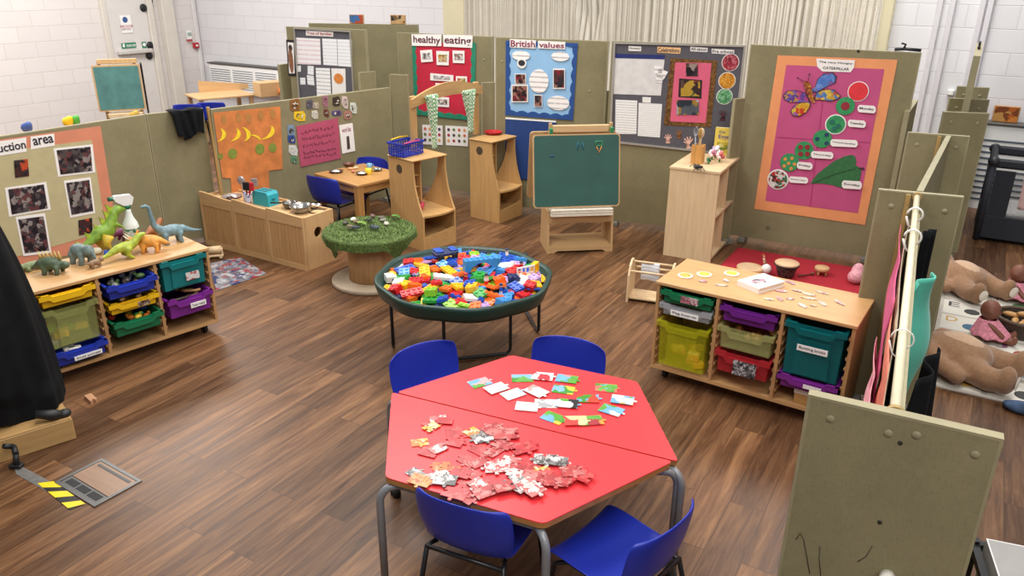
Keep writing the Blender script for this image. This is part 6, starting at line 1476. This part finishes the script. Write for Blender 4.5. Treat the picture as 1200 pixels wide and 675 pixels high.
# ------------------------------------------------------------------ on the play stands
def on_stand(ps,x,y,z): return Matrix.Translation(ps.location)@Matrix.Rotation(ps.rotation_euler.z,4,'Z')@Vector((x,y,z))
q=at(476,181,.762); t=thing('blue_basket','blue plastic basket with pink and yellow handles on the near play stand','basket',(q.x,q.y,.762),ax1+PI/2+.15)
K_bas=pm('#2338a6',.4,.06,10)
bw,bd_,bh=.125,.09,.115
mb=MB().box(-bw+.01,bw-.01,-bd_+.01,bd_-.01,0,.004)
for s in (-1,1):
    for k in range(9):
        x=-bw+.012+k*(2*bw-.024)/8; mb.box(x-.005,x+.005,s*(bd_-.006)-.002,s*(bd_-.006)+.002,.004,bh-.012)
    for k in range(7):
        y=-bd_+.012+k*(2*bd_-.024)/6; mb.box(s*(bw-.006)-.002,s*(bw-.006)+.002,y-.005,y+.005,.004,bh-.012)
    for z in (.012,.035,.058): mb.box(-bw+.005,bw-.005,s*(bd_-.0045)-.002,s*(bd_-.0045)+.002,z,z+.009); mb.box(s*(bw-.0045)-.002,s*(bw-.0045)+.002,-bd_+.005,bd_-.005,z,z+.009)
    mb.box(-bw-.004,bw+.004,s*bd_-.006,s*bd_+.006,bh-.014,bh); mb.box(s*bw-.006,s*bw+.006,-bd_+.006,bd_-.006,bh-.014,bh)
b_=mb.build('lattice_tub',K_bas,t)
MB().tube([(-bw,-bd_-.01,bh+.006),(-bw*.3,-bd_-.012,bh+.012),(bw*.5,-bd_-.012,bh+.01)],.006,8).build('pink_handle',pm('#d0408a',.4),t)['label']='pink handle'
MB().tube([(-bw*.6,bd_+.006,bh+.008),(bw*.2,bd_+.008,bh+.016),(bw,bd_+.006,bh+.008)],.006,8).build('yellow_handle',pm('#e8c02a',.4),t)['label']='yellow handle'
q=at(578,157,.762); t=thing('red_tray','shallow red plastic tray on the far play stand','tray',(q.x,q.y,.762),.2); 
MB().lathe([(0,0),(.07,0),(.085,.022),(.091,.022),(.088,.026),(.08,.024),(.067,.004),(0,.004)],28,cap=False).build('dish',pm('#b8242a',.4,.06),t); MB().box(-.04,.04,-.02,.02,.0045,.012,ch=.003).build('insert',pm('#8f1a22',.4,.06),t)
p_=on_stand(ps1,D1*.62,W1*.3,.3045); o=blob('pink_toy',[('b',(0,0,.03),(.03,.025,.03)),('b',(.02,.02,.05),(.02,.02,.025))],.008,pm('#c8405a',.5,.15),None,p_); tag(o,'pink toy lying on the bench shelf of the near play stand','toy')
# ------------------------------------------------------------------ on the cube shelf
ZC=CH_+.0005
q=at(817,191,ZC); t=thing('wooden_pot','tall square wooden pot of utensils on the pale cube shelf','pot',(q.x,q.y,ZC),PC.rz)
MB().box(-.045,.045,-.045,-.035,0,.15).box(-.045,.045,.035,.045,0,.15).box(-.045,-.035,-.0349,.0349,0,.15).box(.035,.045,-.0349,.0349,0,.15).box(-.0349,.0349,-.0349,.0349,0,.008).build('box',wood('#c8924e','z',.5),t)
for k,(dx,dy,c,lab,nm_) in enumerate(((-.02,0,'#9a9aa0','steel whisk in the wooden pot','whisk'),(.01,.01,'#b8904a','wooden spoon in the wooden pot','wooden_spoon'),(.028,-.01,'#8a9a2a','olive green spatula in the wooden pot','spatula'),(.0,-.02,'#c8b090','pale wooden paddle in the wooden pot','paddle'))):
    M=Matrix.Translation((0,0,0)); t2=thing(nm_,lab,'utensil',(q.x,q.y,ZC+.01),PC.rz+k)
    tip=Vector((dx*1.8,dy*1.8,.20)); mt_=pm(c,.45,.1,20)
    MB().tube([(dx*.5,dy*.5,0),tip],.005,8).build('handle',mt_,t2)
    if k==0:
        for a in range(6):
            an=PI*a/6; mbw=MB().tube([(tip.x+.022*cos(an)*sin(f*PI),tip.y+.022*sin(an)*sin(f*PI),tip.z+.085*f) for f in [j/8 for j in range(9)]],.0025,5); mbw.build('wire_loop',mt_,t2)
    else: MB().ball((tip.x,tip.y,tip.z+.03),(.024,.010,.04),14,10).build('head',mt_,t2)
q=at(846,182,ZC); bk2=thing('yellow_book','yellow picture book standing upright at the back of the cube shelf','book',(q.x,q.y,ZC),PC.rz+.1)
MB().box(-.075,.075,0,.012,0,.235,ch=.002).build('cover',pm('#e2c95a',.4,.06,8),bk2); MB().box(-.073,.0735,.0022,.0098,.002,.2355).build('pages',K_wh,bk2)
me=text_mesh('the',.05,.03,pm('#3a5a7a',.6)); o=bpy.data.objects.new('lettering',me); COL.objects.link(o); o.parent=bk2; o.location=(-.045,-.0008,.185); o.rotation_euler=(PI/2,0,0)
me=text_mesh('Eggs',.085,.045,pm('#5a4a8a',.6),bold=.02); o=bpy.data.objects.new('lettering',me); COL.objects.link(o); o.parent=bk2; o.location=(-.045,-.0008,.13); o.rotation_euler=(PI/2,0,0)
MB().box(-.05,.05,-.0009,-.0002,.02,.11).build('cover_picture',photo(281,['#d8c23a','#e8dc8a','#b8a82a','#7a8a3a'],26),bk2)
for k,(px,py,r,c,lab) in enumerate(((834,187,.05,['#e0a0b0','#f0e0e4','#c8788e'],'pink flowery ornament left on the cube shelf'),(843,190,.055,['#e48a8a','#f2d8d4','#d86a6a'],'pink and red flowery ornament right on the cube shelf'),(838,185,.06,['#e8e4ea','#c8b8d0','#f4f0f0'],'white flowery ornament in front of the yellow book'),(830,192,.03,['#3a7a5a','#4a9a6a','#2a5a44'],'small green leafy ornament beside the wooden pot'))):
    q=at(px,py,ZC); t=thing('flower_ornament',lab,'ornament',(q.x,q.y,ZC)); rr=random.Random(k)
    MB().tube([(0,0,0),(0,0,r*1.2)],.008,8).build('stem',pm('#4a8a4a',.5),t)
    for j in range(9):
        a=2.4*j; MB().ball((r*.55*cos(a)*(.4+.6*(j/9)),r*.55*sin(a)*(.4+.6*(j/9)),r*(1.5-.1*j)),(r*.3,r*.3,r*.26),9,7).build('petal',pm(c[j%3],.6,.1,30),t)
q=at(817,198,ZC); t=thing('toy_spider','black toy spider in front of the wooden pot','toy',(q.x,q.y,ZC)); MB().ball((0,0,.018),(.03,.022,.016)).ball((.032,0,.016),(.014,.014,.011)).build('body',M_black,t)
for k in range(8):
    s=-1 if k%2 else 1; a=(k//2-1.5)*.5; MB().tube([(.005+.01*(k//2-1.5),s*.015,.018),(.03*sin(a),s*.045,.03),(.065*sin(a),s*.075,.003)],.003,5).build('leg',M_black,t)
Mc=Matrix.Translation(PC.world(0,0))@Matrix.Rotation(PC.rz,4,'Z'); q=Mc@Vector((CW*.55,CD*.27,CH_*.5+.0105)); o=blob('clear_bottle',[('b',(0,0,.05),(.03,.03,.05)),('b',(0,0,.11),(.016,.016,.03))],.008,pm('#b4bcc4',.3,.06),None,q); tag(o,'pale grey bottle on the middle shelf of the cube unit','bottle')
# ------------------------------------------------------------------ minibeasts on the grass
rnd=random.Random(9); ZG=.424
for k,(px,py,c,lab,kind) in enumerate(((405,262,'#4a443c','dark pebble at the left of the grass mat','s'),(414,258,'#d8d2c0','white shell at the back of the grass mat','s'),(418,261,'#6a5238','brown pebble beside the white shell','s'),(411,267,'#7a6a50','tan beetle at the front left of the grass mat','b'),(416,268,'#38414c','dark blue beetle at the front of the grass mat','b'),(437,267,'#2f3844','navy beetle at the front right of the grass mat','b'),(441,268,'#4a5560','grey blue beetle at the front right of the grass mat','b'),(449,259,'#7a7a68','grey pebble at the right of the grass mat','s'),(453,263,'#b8b4a8','pale pebble at the right edge of the grass mat','s'),(437,254,'#6a4a44','reddish pebble at the back of the grass mat','s'),(447,256,'#5c5648','dark stone at the back right of the grass mat','s'),(424,263,'#7aa03a','green leaf in the middle of the grass mat','l'),(433,259,'#2f3a2a','dark beetle in the middle of the grass mat','b'),(464,255,'#4f8a34','green leaf sprig at the right edge of the grass mat','l'))):
    q=at(px,py,ZG+.005); mt_=pm(c,.55,.25,60)
    if kind=='s': o=blob('pebble',[('b',(0,0,.012),(.03,.022,.013)),('b',(.01,.005,.015),(.018,.016,.013))],.006,mt_,None,(q.x,q.y,ZG),rnd.uniform(0,3)); tag(o,lab,'pebble')
    elif kind=='b':
        t=thing('toy_beetle',lab,'toy insect',(q.x,q.y,ZG+.006),rnd.uniform(0,3)); MB().ball((0,0,.012),(.026,.016,.011)).ball((.028,0,.01),(.01,.011,.008)).build('body',mt_,t)
        for j in range(6): s=-1 if j%2 else 1; x=(j//2-1)*.014; MB().tube([(x,s*.012,.01),(x*1.3,s*.024,.014),(x*1.6,s*.034,.0)],.002,5).build('leg',mt_,t)
    else:
        mb=MB()
        for j in range(5): a=j*1.25; mb.ball((.02*cos(a),.02*sin(a),.012+.004*j),(.018,.014,.005),8,6)
        tag(mb.build('leaf_sprig',mt_,None,(q.x,q.y,ZG)),lab,'leaf')
# ------------------------------------------------------------------ bricks in the green tray
rnd=random.Random(21); hm={}
def pal_mat(c): return pm(PAL[c],.32,.04,8)
shapes=[(2,2,1.),(2,2,1.),(2,4,1.),(2,4,1.),(2,3,1.),(2,2,2.),(1,2,1.),(4,4,.4),(2,4,.5)]
meshes={}
weights=['red']*22+['yellow']*20+['blue']*20+['light blue']*13+['orange']*16+['green']*10+['white']*11+['navy']*5+['lime']*4+['lilac']*4+['pink']*3
BAD={'placed':0}
def rest(x,y,hw):
    cells=[(int((x+dx)/.012),int((y+dy)/.012)) for dx in [k*.012 for k in range(int(-hw/.012),int(hw/.012)+1)] for dy in [k*.012 for k in range(int(-hw/.012),int(hw/.012)+1)]]
    return max(hm.get(c,0) for c in cells),cells
def put(me,x,y,r,hw,h,name,lab,grp,tilt=True,cat='brick'):
    z,cells=rest(x,y,hw*.78)
    for c in cells: hm[c]=z+h
    o=bpy.data.objects.new(name,me); COL.objects.link(o); o.location=(TC.x+x,TC.y+y,TZ-.0575+z); o.rotation_euler=((rnd.uniform(-.32,.32),rnd.uniform(-.32,.32),r) if tilt and z>0 else (0,0,r))
    return tag(o,lab,cat,grp)
def in_tray(x,y,m=.44): return math.hypot(x,y)<m
n=0; tries=0
while n<255 and tries<3000:
    tries+=1
    a=rnd.uniform(0,2*PI); rr=.45*math.sqrt(rnd.random()); x,y=rr*cos(a),rr*sin(a)
    sx,sy,h=shapes[rnd.randrange(len(shapes))]; c=weights[rnd.randrange(len(weights))]
    hw=max(sx,sy)*.0158*.8
    if math.hypot(x,y)+hw>.475: continue
    z,_=rest(x,y,hw*.78)
    if z>.075-.05*(math.hypot(x,y)/.47)**2: continue
    key=(sx,sy,h,c)
    if key not in meshes: meshes[key]=brick_mesh(sx,sy,ht=h,mat=pal_mat(c))
    sz={(2,2,1.):'square',(2,4,1.):'long',(2,3,1.):'medium',(2,2,2.):'tall square',(1,2,1.):'small',(4,4,.4):'flat wide',(2,4,.5):'flat long'}[(sx,sy,h)]
    put(meshes[key],x,y,rnd.uniform(0,PI),hw,.0192*h,'toy_brick','%s %s plastic building brick in the heap on the green tray'%(sz,c),'%s %s bricks in the tray'%(sz,c)); n+=1
# people, arches and wheels
def special(name,label,cat,px,build,r,hw,h,grp=None):
    q=at(px[0],px[1],TZ+.02); x,y=q.x-TC.x,q.y-TC.y; z,cells=rest(x,y,hw*.7)
    for c in cells: hm[c]=z+h
    t=thing(name,label,cat,(q.x,q.y,TZ-.0575+z),r,grp); build(t); return t
def arch(col):
    def b(t):
        n=10; pts=[(-.1,0),(-.075,0)]+[(-.075+.15*k/n,.055*sin(PI*k/n)**.6) for k in range(1,n)]+[(.075,0),(.1,0),(.1,.072),(-.1,.072)]
        MB().prism(pts,-.03,.03,'y').build('arch',pal_mat(col),t)
        mb=MB()
        for k in range(6):
            for j in (-1,1): mb.lathe([(.0094,0),(.0094,.0042),(.008,.0046)],10,M=Matrix.Translation((-.08+.032*k,j*.015,.0721)))
        mb.build('stud_row',pal_mat(col),t)
    return b
special('bridge_piece','large light blue bridge shaped brick on the heap','brick',(563,316),arch('light blue'),.35,.06,.075)
def car(t):
    MB().box(-.075,.075,-.04,.04,.02,.045,ch=.006).build('chassis',pal_mat('navy'),t); MB().box(-.07,-.02,-.036,.036,.0452,.06,ch=.004).box(.03,.07,-.036,.036,.0452,.056,ch=.004).build('seat_block',pal_mat('blue'),t)
    for x in (-.045,.045):
        for y in (-.045,.045): MB().cyl((x,y-.008,.018),(x,y+.008,.018),.018,n=14).build('wheel',M_black,t)
special('toy_car','dark navy toy car base on top of the brick heap','toy car',(522,303),car,.5,.06,.06)
def figure(col,leg):
    def b(t):
        MB().box(-.012,.012,-.008,.008,0,.022,ch=.003).build('legs',pal_mat(leg),t); MB().prism([(-.013,.0222),(.013,.0222),(.009,.044),(-.009,.044)],-.008,.008,'y').build('torso',pal_mat(col),t)
        MB().lathe([(.008,.0442),(.0105,.048),(.0105,.058),(.008,.062),(0,.062)],14).build('head',pm('#e8bc94',.5,.04),t); MB().lathe([(.0112,.055),(.0112,.062),(.006,.067),(0,.067)],14).build('hair',pal_mat('navy' if leg!='navy' else 'red'),t)
    return b
for k,(px,py,c,l,nm_) in enumerate(((508,327,'white','blue','front left'),(570,331,'white','red','front middle'),(546,325,'red','navy','middle'),(594,297,'white','light blue','back right'),(535,293,'yellow','white','back'),(611,309,'red','white','right'),(587,335,'blue','white','front right'),(485,320,'lilac','green','left'))):
    special('toy_figure','toy figure in %s top and %s legs, %s of the brick tray'%(c,l,nm_),'toy figure',(px,py),figure(c,l),rnd.uniform(0,3),.012,.06,'toy figures in the tray')
def fence(t):
    mb=MB().box(-.06,.06,-.004,.004,.0,.008).box(-.06,.06,-.004,.004,.04,.048)
    for k in range(5): mb.box(-.06+k*.028,-.052+k*.028,-.004,.004,.008,.04)
    mb.build('fence',pal_mat('white'),t)
special('toy_fence','white toy fence piece at the right of the brick heap','toy fence',(616,317),fence,.5,.05,.045)
def frame(t):
    MB().box(-.03,.03,-.015,.015,0,.008).box(-.03,.03,-.015,.015,.052,.06).box(-.03,-.022,-.015,.015,.008,.052).box(.022,.03,-.015,.015,.008,.052).build('frame',pal_mat('yellow'),t)
special('window_frame_brick','yellow window frame brick at the right edge of the heap','brick',(627,313),frame,1.2,.03,.06)
def star(t):
    pts=[((.034 if k%2 else .05)*cos(2*PI*k/14),(.034 if k%2 else .05)*sin(2*PI*k/14)) for k in range(14)]
    MB().prism(pts,0,.02,'z').build('cog',pal_mat('green'),t); MB().lathe([(.012,.0201),(.012,.03)],12).build('stud',pal_mat('green'),t)
special('green_cog','bright green cog shaped brick in the middle of the heap','brick',(562,324),star,.3,.04,.03)
# ------------------------------------------------------------------ jigsaw pieces and picture cards on the red tables
def jig(w,h,seed,tab=.2,few=False):
    rr=random.Random(seed); pts=[]; cor=[(-w,-h),(w,-h),(w,h),(-w,h)]
    for i in range(4):
        a=Vector(cor[i]); b=Vector(cor[(i+1)%4]); d_=(b-a); L=d_.length; u=d_/L; nrm=Vector((u.y,-u.x)); s=rr.choice((-1,1,1,0)) if not few else (1 if i==1 else 0); r=min(w,h)*tab*1.5
        pts.append(a)
        if s:
            c=a+d_*rr.uniform(.42,.58)
            pts.append(c-u*r*.55)
            for k in range(9):
                an=PI*1.25-PI*1.5*k/8; pts.append(c+u*r*.8*cos(an)*-1*-1+nrm*s*(r*.85+r*.8*sin(an)))
            pts.append(c+u*r*.55)
    return [(p.x,p.y) for p in pts]
ZJ=HZ+.0006
J=lambda x,y:(430+x/2.455,400+y/2.455)
farm=[(325,120,.7),(372,138,.75),(420,154,.75),(447,107,.2),(505,104,.0),(575,110,-.1),(565,140,-.1),(487,147,-.6),(460,190,.0),(515,180,.1),(575,182,.0),(635,166,.1),(688,135,.0),(735,172,-.1),(703,200,-.4),(537,221,-.45),(600,232,.2),(645,230,.3)]
fp=[['#5aa83a','#7ab8e0','#f0b0b0','#e8f0e0','#3f8a34'],['#f0eeea','#f0eeea','#d8dce0','#f4f2ee'],['#f0eeea','#e8e6e4','#f0eeea','#b8c8d8'],['#4f9a34','#3a3024','#6ab04a','#8ac0e0'],['#f2f0ee','#c83a44','#f2f0ee','#f2f0ee'],['#5aa83a','#e8a09a','#7ab8e0','#6ab04a'],['#5aa83a','#4f9a3c','#8ac0e8','#e8d04a'],['#f0eeea','#e4e0e0','#f0eeea','#c8a8a0'],['#f2f0ee','#f2f0ee','#d8a0a0','#f0f0ec'],['#f0eeea','#e8e4e0','#f2f2f0','#b0b0b4'],['#2c2c30','#5aa83a','#f0f0ee','#7ab8e0'],['#5aa83a','#d84a34','#7ab8e0','#4f9a34'],['#6ab04a','#8ac8f0','#4f9a34','#e07a6a'],['#7ab8e0','#6ab04a','#e8e8e4','#d8b04a'],['#6ab04a','#5aa83a','#e8e4e0','#7ab8e0'],['#7ab8e0','#5aa83a','#e8c84a','#6ab04a'],['#6ab04a','#5aa83a','#d84a44','#e8d8a0'],['#c8503a','#e8a04a','#b03a44','#6ab04a']]
wh=[1,2,4,7,8,9]
desc=['pink pig scene, leftmost on the back table','white backed, second from left','white backed, below the leftmost cards','dark animal on grass, at the back','red mark on white, at the back','red roofed farm, back right of the heap','green field, centre of the heap','white backed, centre of the heap','white backed, front left','white with jagged edge, front middle','black and white cow, front middle','red and green, right of the cow card','green and blue, at the top right','blue sky, far right','green field, front right','blue and green, at the front','red and green animal, at the front','orange animal, front right']
for k,(x,y,r) in enumerate(farm):
    px,py=J(x,y); q=at(px,py,ZJ); w,h=(.047,.034)
    z=ZJ+.0026*((k*5)%3)+k*.00002
    o=MB().prism(jig(w,h,k+50,.16,True),0,.0024).build('picture_card',photo(300+k,fp[k],20),None,(q.x,q.y,z),r-.15); 
    tag(o,'farm picture card: '+desc[k],'puzzle card','farm picture cards on the red tables')
    MB().prism([(a*.999,b*.999) for a,b in jig(w,h,k+50,.16,True)],-.0001,.0003).build('card_back',K_wh,o)
rnd=random.Random(33)
big=[(152,292,'y'),(178,322,'r'),(205,312,'w'),(188,240,'r'),(205,225,'w'),(185,250,'y'),(225,232,'r'),(265,265,'w'),(250,292,'r'),(285,300,'r'),(310,268,'y'),(335,280,'g'),(360,255,'p'),(385,243,'w'),(400,272,'p'),(330,315,'p'),(300,322,'w'),(365,320,'p'),(390,300,'p'),(425,325,'r'),(450,310,'r'),(415,345,'w'),(440,362,'p'),(470,325,'p'),(215,360,'o'),(235,372,'o'),(190,350,'o'),(290,345,'p'),(320,352,'p'),(345,385,'w'),(375,365,'w'),(300,385,'p'),(270,385,'p'),(405,390,'p'),(430,385,'w'),(465,365,'r'),(490,358,'y'),(515,345,'g'),(545,350,'g'),(560,360,'g'),(500,385,'y'),(525,395,'p'),(480,395,'p'),(450,405,'g'),(430,420,'g'),(470,430,'w'),(440,445,'w'),(545,410,'p'),(575,405,'p'),(600,420,'w'),(615,395,'w'),(590,385,'p'),(140,382,'g'),(165,385,'w'),(205,395,'w'),(225,405,'g'),(190,412,'o'),(155,405,'o'),(270,425,'p'),(300,440,'p'),(325,420,'w'),(340,440,'p'),(285,450,'p'),(355,425,'p'),(395,430,'p'),(255,440,'r')]
BP={'r':['#d0363c','#b02a30','#e05a58','#c8323a'],'p':['#c44c4c','#cf7672','#b03438','#cc8a84','#bc4244'],'w':['#d8c8c4','#cf7a76','#e4dcd8','#c25454'],'g':['#8a8684','#c8c4c2','#5a5654','#e4e0de'],'y':['#e8a42a','#e8b84a','#c8803a','#e8d8a8'],'o':['#d8722e','#e8943a','#b8502c','#c89a5a']}
CN={'r':'red','p':'pink and white','w':'mostly white','g':'grey','y':'yellow','o':'orange'}
zg={}
big=[b for i,b in enumerate(big) if i<8 or i%10 not in (3,6,9)]
big=[(x,y,('r' if c in 'wp' and i%6==1 else c)) for i,(x,y,c) in enumerate(big)]
for k,(x,y,c) in enumerate(big):
    px,py=J(x,y); q=at(px,py,ZJ); cell=[(int(q.x/.03)+i,int(q.y/.03)+j) for i in (-1,0,1) for j in (-1,0,1)]; lv=max(zg.get(e,0) for e in cell)
    if lv>12: lv=12
    for e in cell[3:6]+[cell[1],cell[7]]: zg[e]=lv+1
    s=rnd.uniform(.78,1.2); w,h=.042*s,.03*s
    small=1 if k>6 else .75
    o=MB().prism(jig(w*small,h*small,k+400,.2),0,.0028).build('jigsaw_piece',photo(400+k,BP[c],42),None,(q.x,q.y,ZJ+lv*.0021+k*.000012),rnd.uniform(-.9,.9))
    tag(o,CN[c]+' cardboard jigsaw piece in the heap on the front red table','jigsaw piece',CN[c]+' jigsaw pieces on the front table')
# ------------------------------------------------------------------ far side behind the left screens
fe=at(106,77,1.05); fe2=at(163,75,1.05); PFE=Plane(fe,fe2); FL=PFE.L
fz=thing('far_easel','far wooden easel with a chalky green board against the white wall','easel',PFE.world(0,0),PFE.rz)
MB().prism(rrect(0,FL,.47,1.05,.02),0,.02,'y').build('board_frame',M_esl,fz); MB().prism(rrect(.02,FL-.02,.49,1.03,.015),-.003,-.0002,'y').build('chalkboard',pm('#4f7f7c',.65,.22,6),fz)
MB().box(.08,FL-.02,.03,.06,1.06,1.12,ch=.005).build('top_rail',M_esl,fz)
for x in (.09,FL-.06): MB().box(x-.02,x+.02,.05,.09,0,1.1,ch=.004).build('upright',M_esl,fz)
MB().box(.1,FL-.05,-.06,.12,.40,.44).build('paint_shelf',M_pine,fz); MB().box(.1,FL,.1,.4,.0,.25).build('base_box',M_esl,fz)
for x in (.05,FL-.02): pass
MB().prism([(.09,1.06),(.5,.45),(.5,.0),(.46,.0),(.46,.43),(.06,1.04)],FL+.005,FL+.03,'x').build('rear_leg',pm('#3a3026',.7),fz)
for k,(px,py,c,lab,cat,nm_) in enumerate(((80,146,'#e8c01c','yellow toy standing behind the left screen','toy','yellow_toy'),(88,145,'#4aa03a','green toy standing behind the left screen','toy','green_toy'),(32,153,'#3f5a9a','blue dome toy behind the left screen','toy','blue_toy'),(158,139,'#b8983a','tan toy below the far easel','toy','tan_toy'))):
    q=at(px,py,.53); o=blob(nm_,[('b',(0,0,.06),(.07,.05,.06)),('b',(.03,0,.10),(.04,.04,.035))],.025,pm(c,.5,.15,20),None,(q.x,q.y,.502)); tag(o,lab,cat)
q0=at(20,160,.5); q1=at(175,143,.5); PFT=Plane(q0,q1)
tt_=thing('low_bench_table','long narrow low table behind the left screens','table',PFT.world(-.4,0),PFT.rz); L_=PFT.L+.8
MB().box(0,L_,-.06,.2,.47,.5,ch=.005).build('table_top',M_birch,tt_)
for x in (.1,L_-.1):
    for y in (-.03,.17): MB().box(x-.02,x+.02,y-.02,y+.02,0,.4695).build('leg',M_grey,tt_)
q0=at(232,113,.62); q1=at(268,110,.62); PF2=Plane(q0,q1)
ft=thing('far_table','pale wooden table behind the long left screen','table',PF2.world(0,0),PF2.rz); FLx=PF2.L*1.9
MB().box(0,FLx,0,.6,.56,.585,ch=.004).build('table_top',M_birch,ft)
for x in (.05,FLx-.05):
    for y in (.05,.55): MB().box(x-.025,x+.025,y-.025,y+.025,0,.5595).build('leg',M_birch,ft)
MB().prism([(0,.0),(FLx*.9,.0),(FLx*.9,.07),(0,.16)],.58,.6,'y',M=Matrix.Translation((0.2,0,.586))).build('back_board',M_birch,ft)
for px,py,lab in ((222,116,'blue chair at the left end of the far table'),(249,114,'blue chair at the front of the far table')):
    q=at(px,py,.60); dup(CH,(q.x,q.y,0),PF2.rz-.5,lab,'blue plastic school chairs')
q=at(322,110,.62); t=thing('orange_toy_house','wooden box with an orange toy on the far table','toy',(q.x,q.y,.586),PF2.rz); MB().box(-.2,.2,0,.25,0,.19,ch=.006).build('box',M_birch,t); MB().ball((.12,-.06,.07),(.09,.06,.07)).build('orange_toy',pm('#e07a34',.5,.1),t)
# ------------------------------------------------------------------ light
sc=bpy.context.scene
w=bpy.data.worlds.new('hall_ambient'); sc.world=w; w.use_nodes=True
bg=w.node_tree.nodes['Background']; bg.inputs[0].default_value=(.95,.97,1,1); bg.inputs[1].default_value=.3
def area(x,y,z,sx,sy,e,col=(1,.97,.93),rz=0):
    l=bpy.data.lights.new('hall_light','AREA'); l.shape='RECTANGLE'; l.size=sx; l.size_y=sy; l.energy=e; l.color=col
    o=bpy.data.objects.new('hall_light',l); COL.objects.link(o); o.location=(x,y,z); o.rotation_euler=(0,0,rz)
for k,(x,y,e) in enumerate(((-1.2,3.4,120),(2.2,3.0,95),(-1.0,6.4,150),(3.4,7.2,140),(-4.6,9.4,230),(-6.4,7.4,150),(0.2,-.2,95),(2.0,-1.6,90),(1.5,9.2,0.1))):
    area(x,y,4.4,1.6,1.6,e,rz=PA)
sc.view_settings.view_transform='Standard'; sc.view_settings.look='None'; sc.view_settings.gamma=1; sc.view_settings.use_curve_mapping=False
sc.view_settings.exposure=0.0
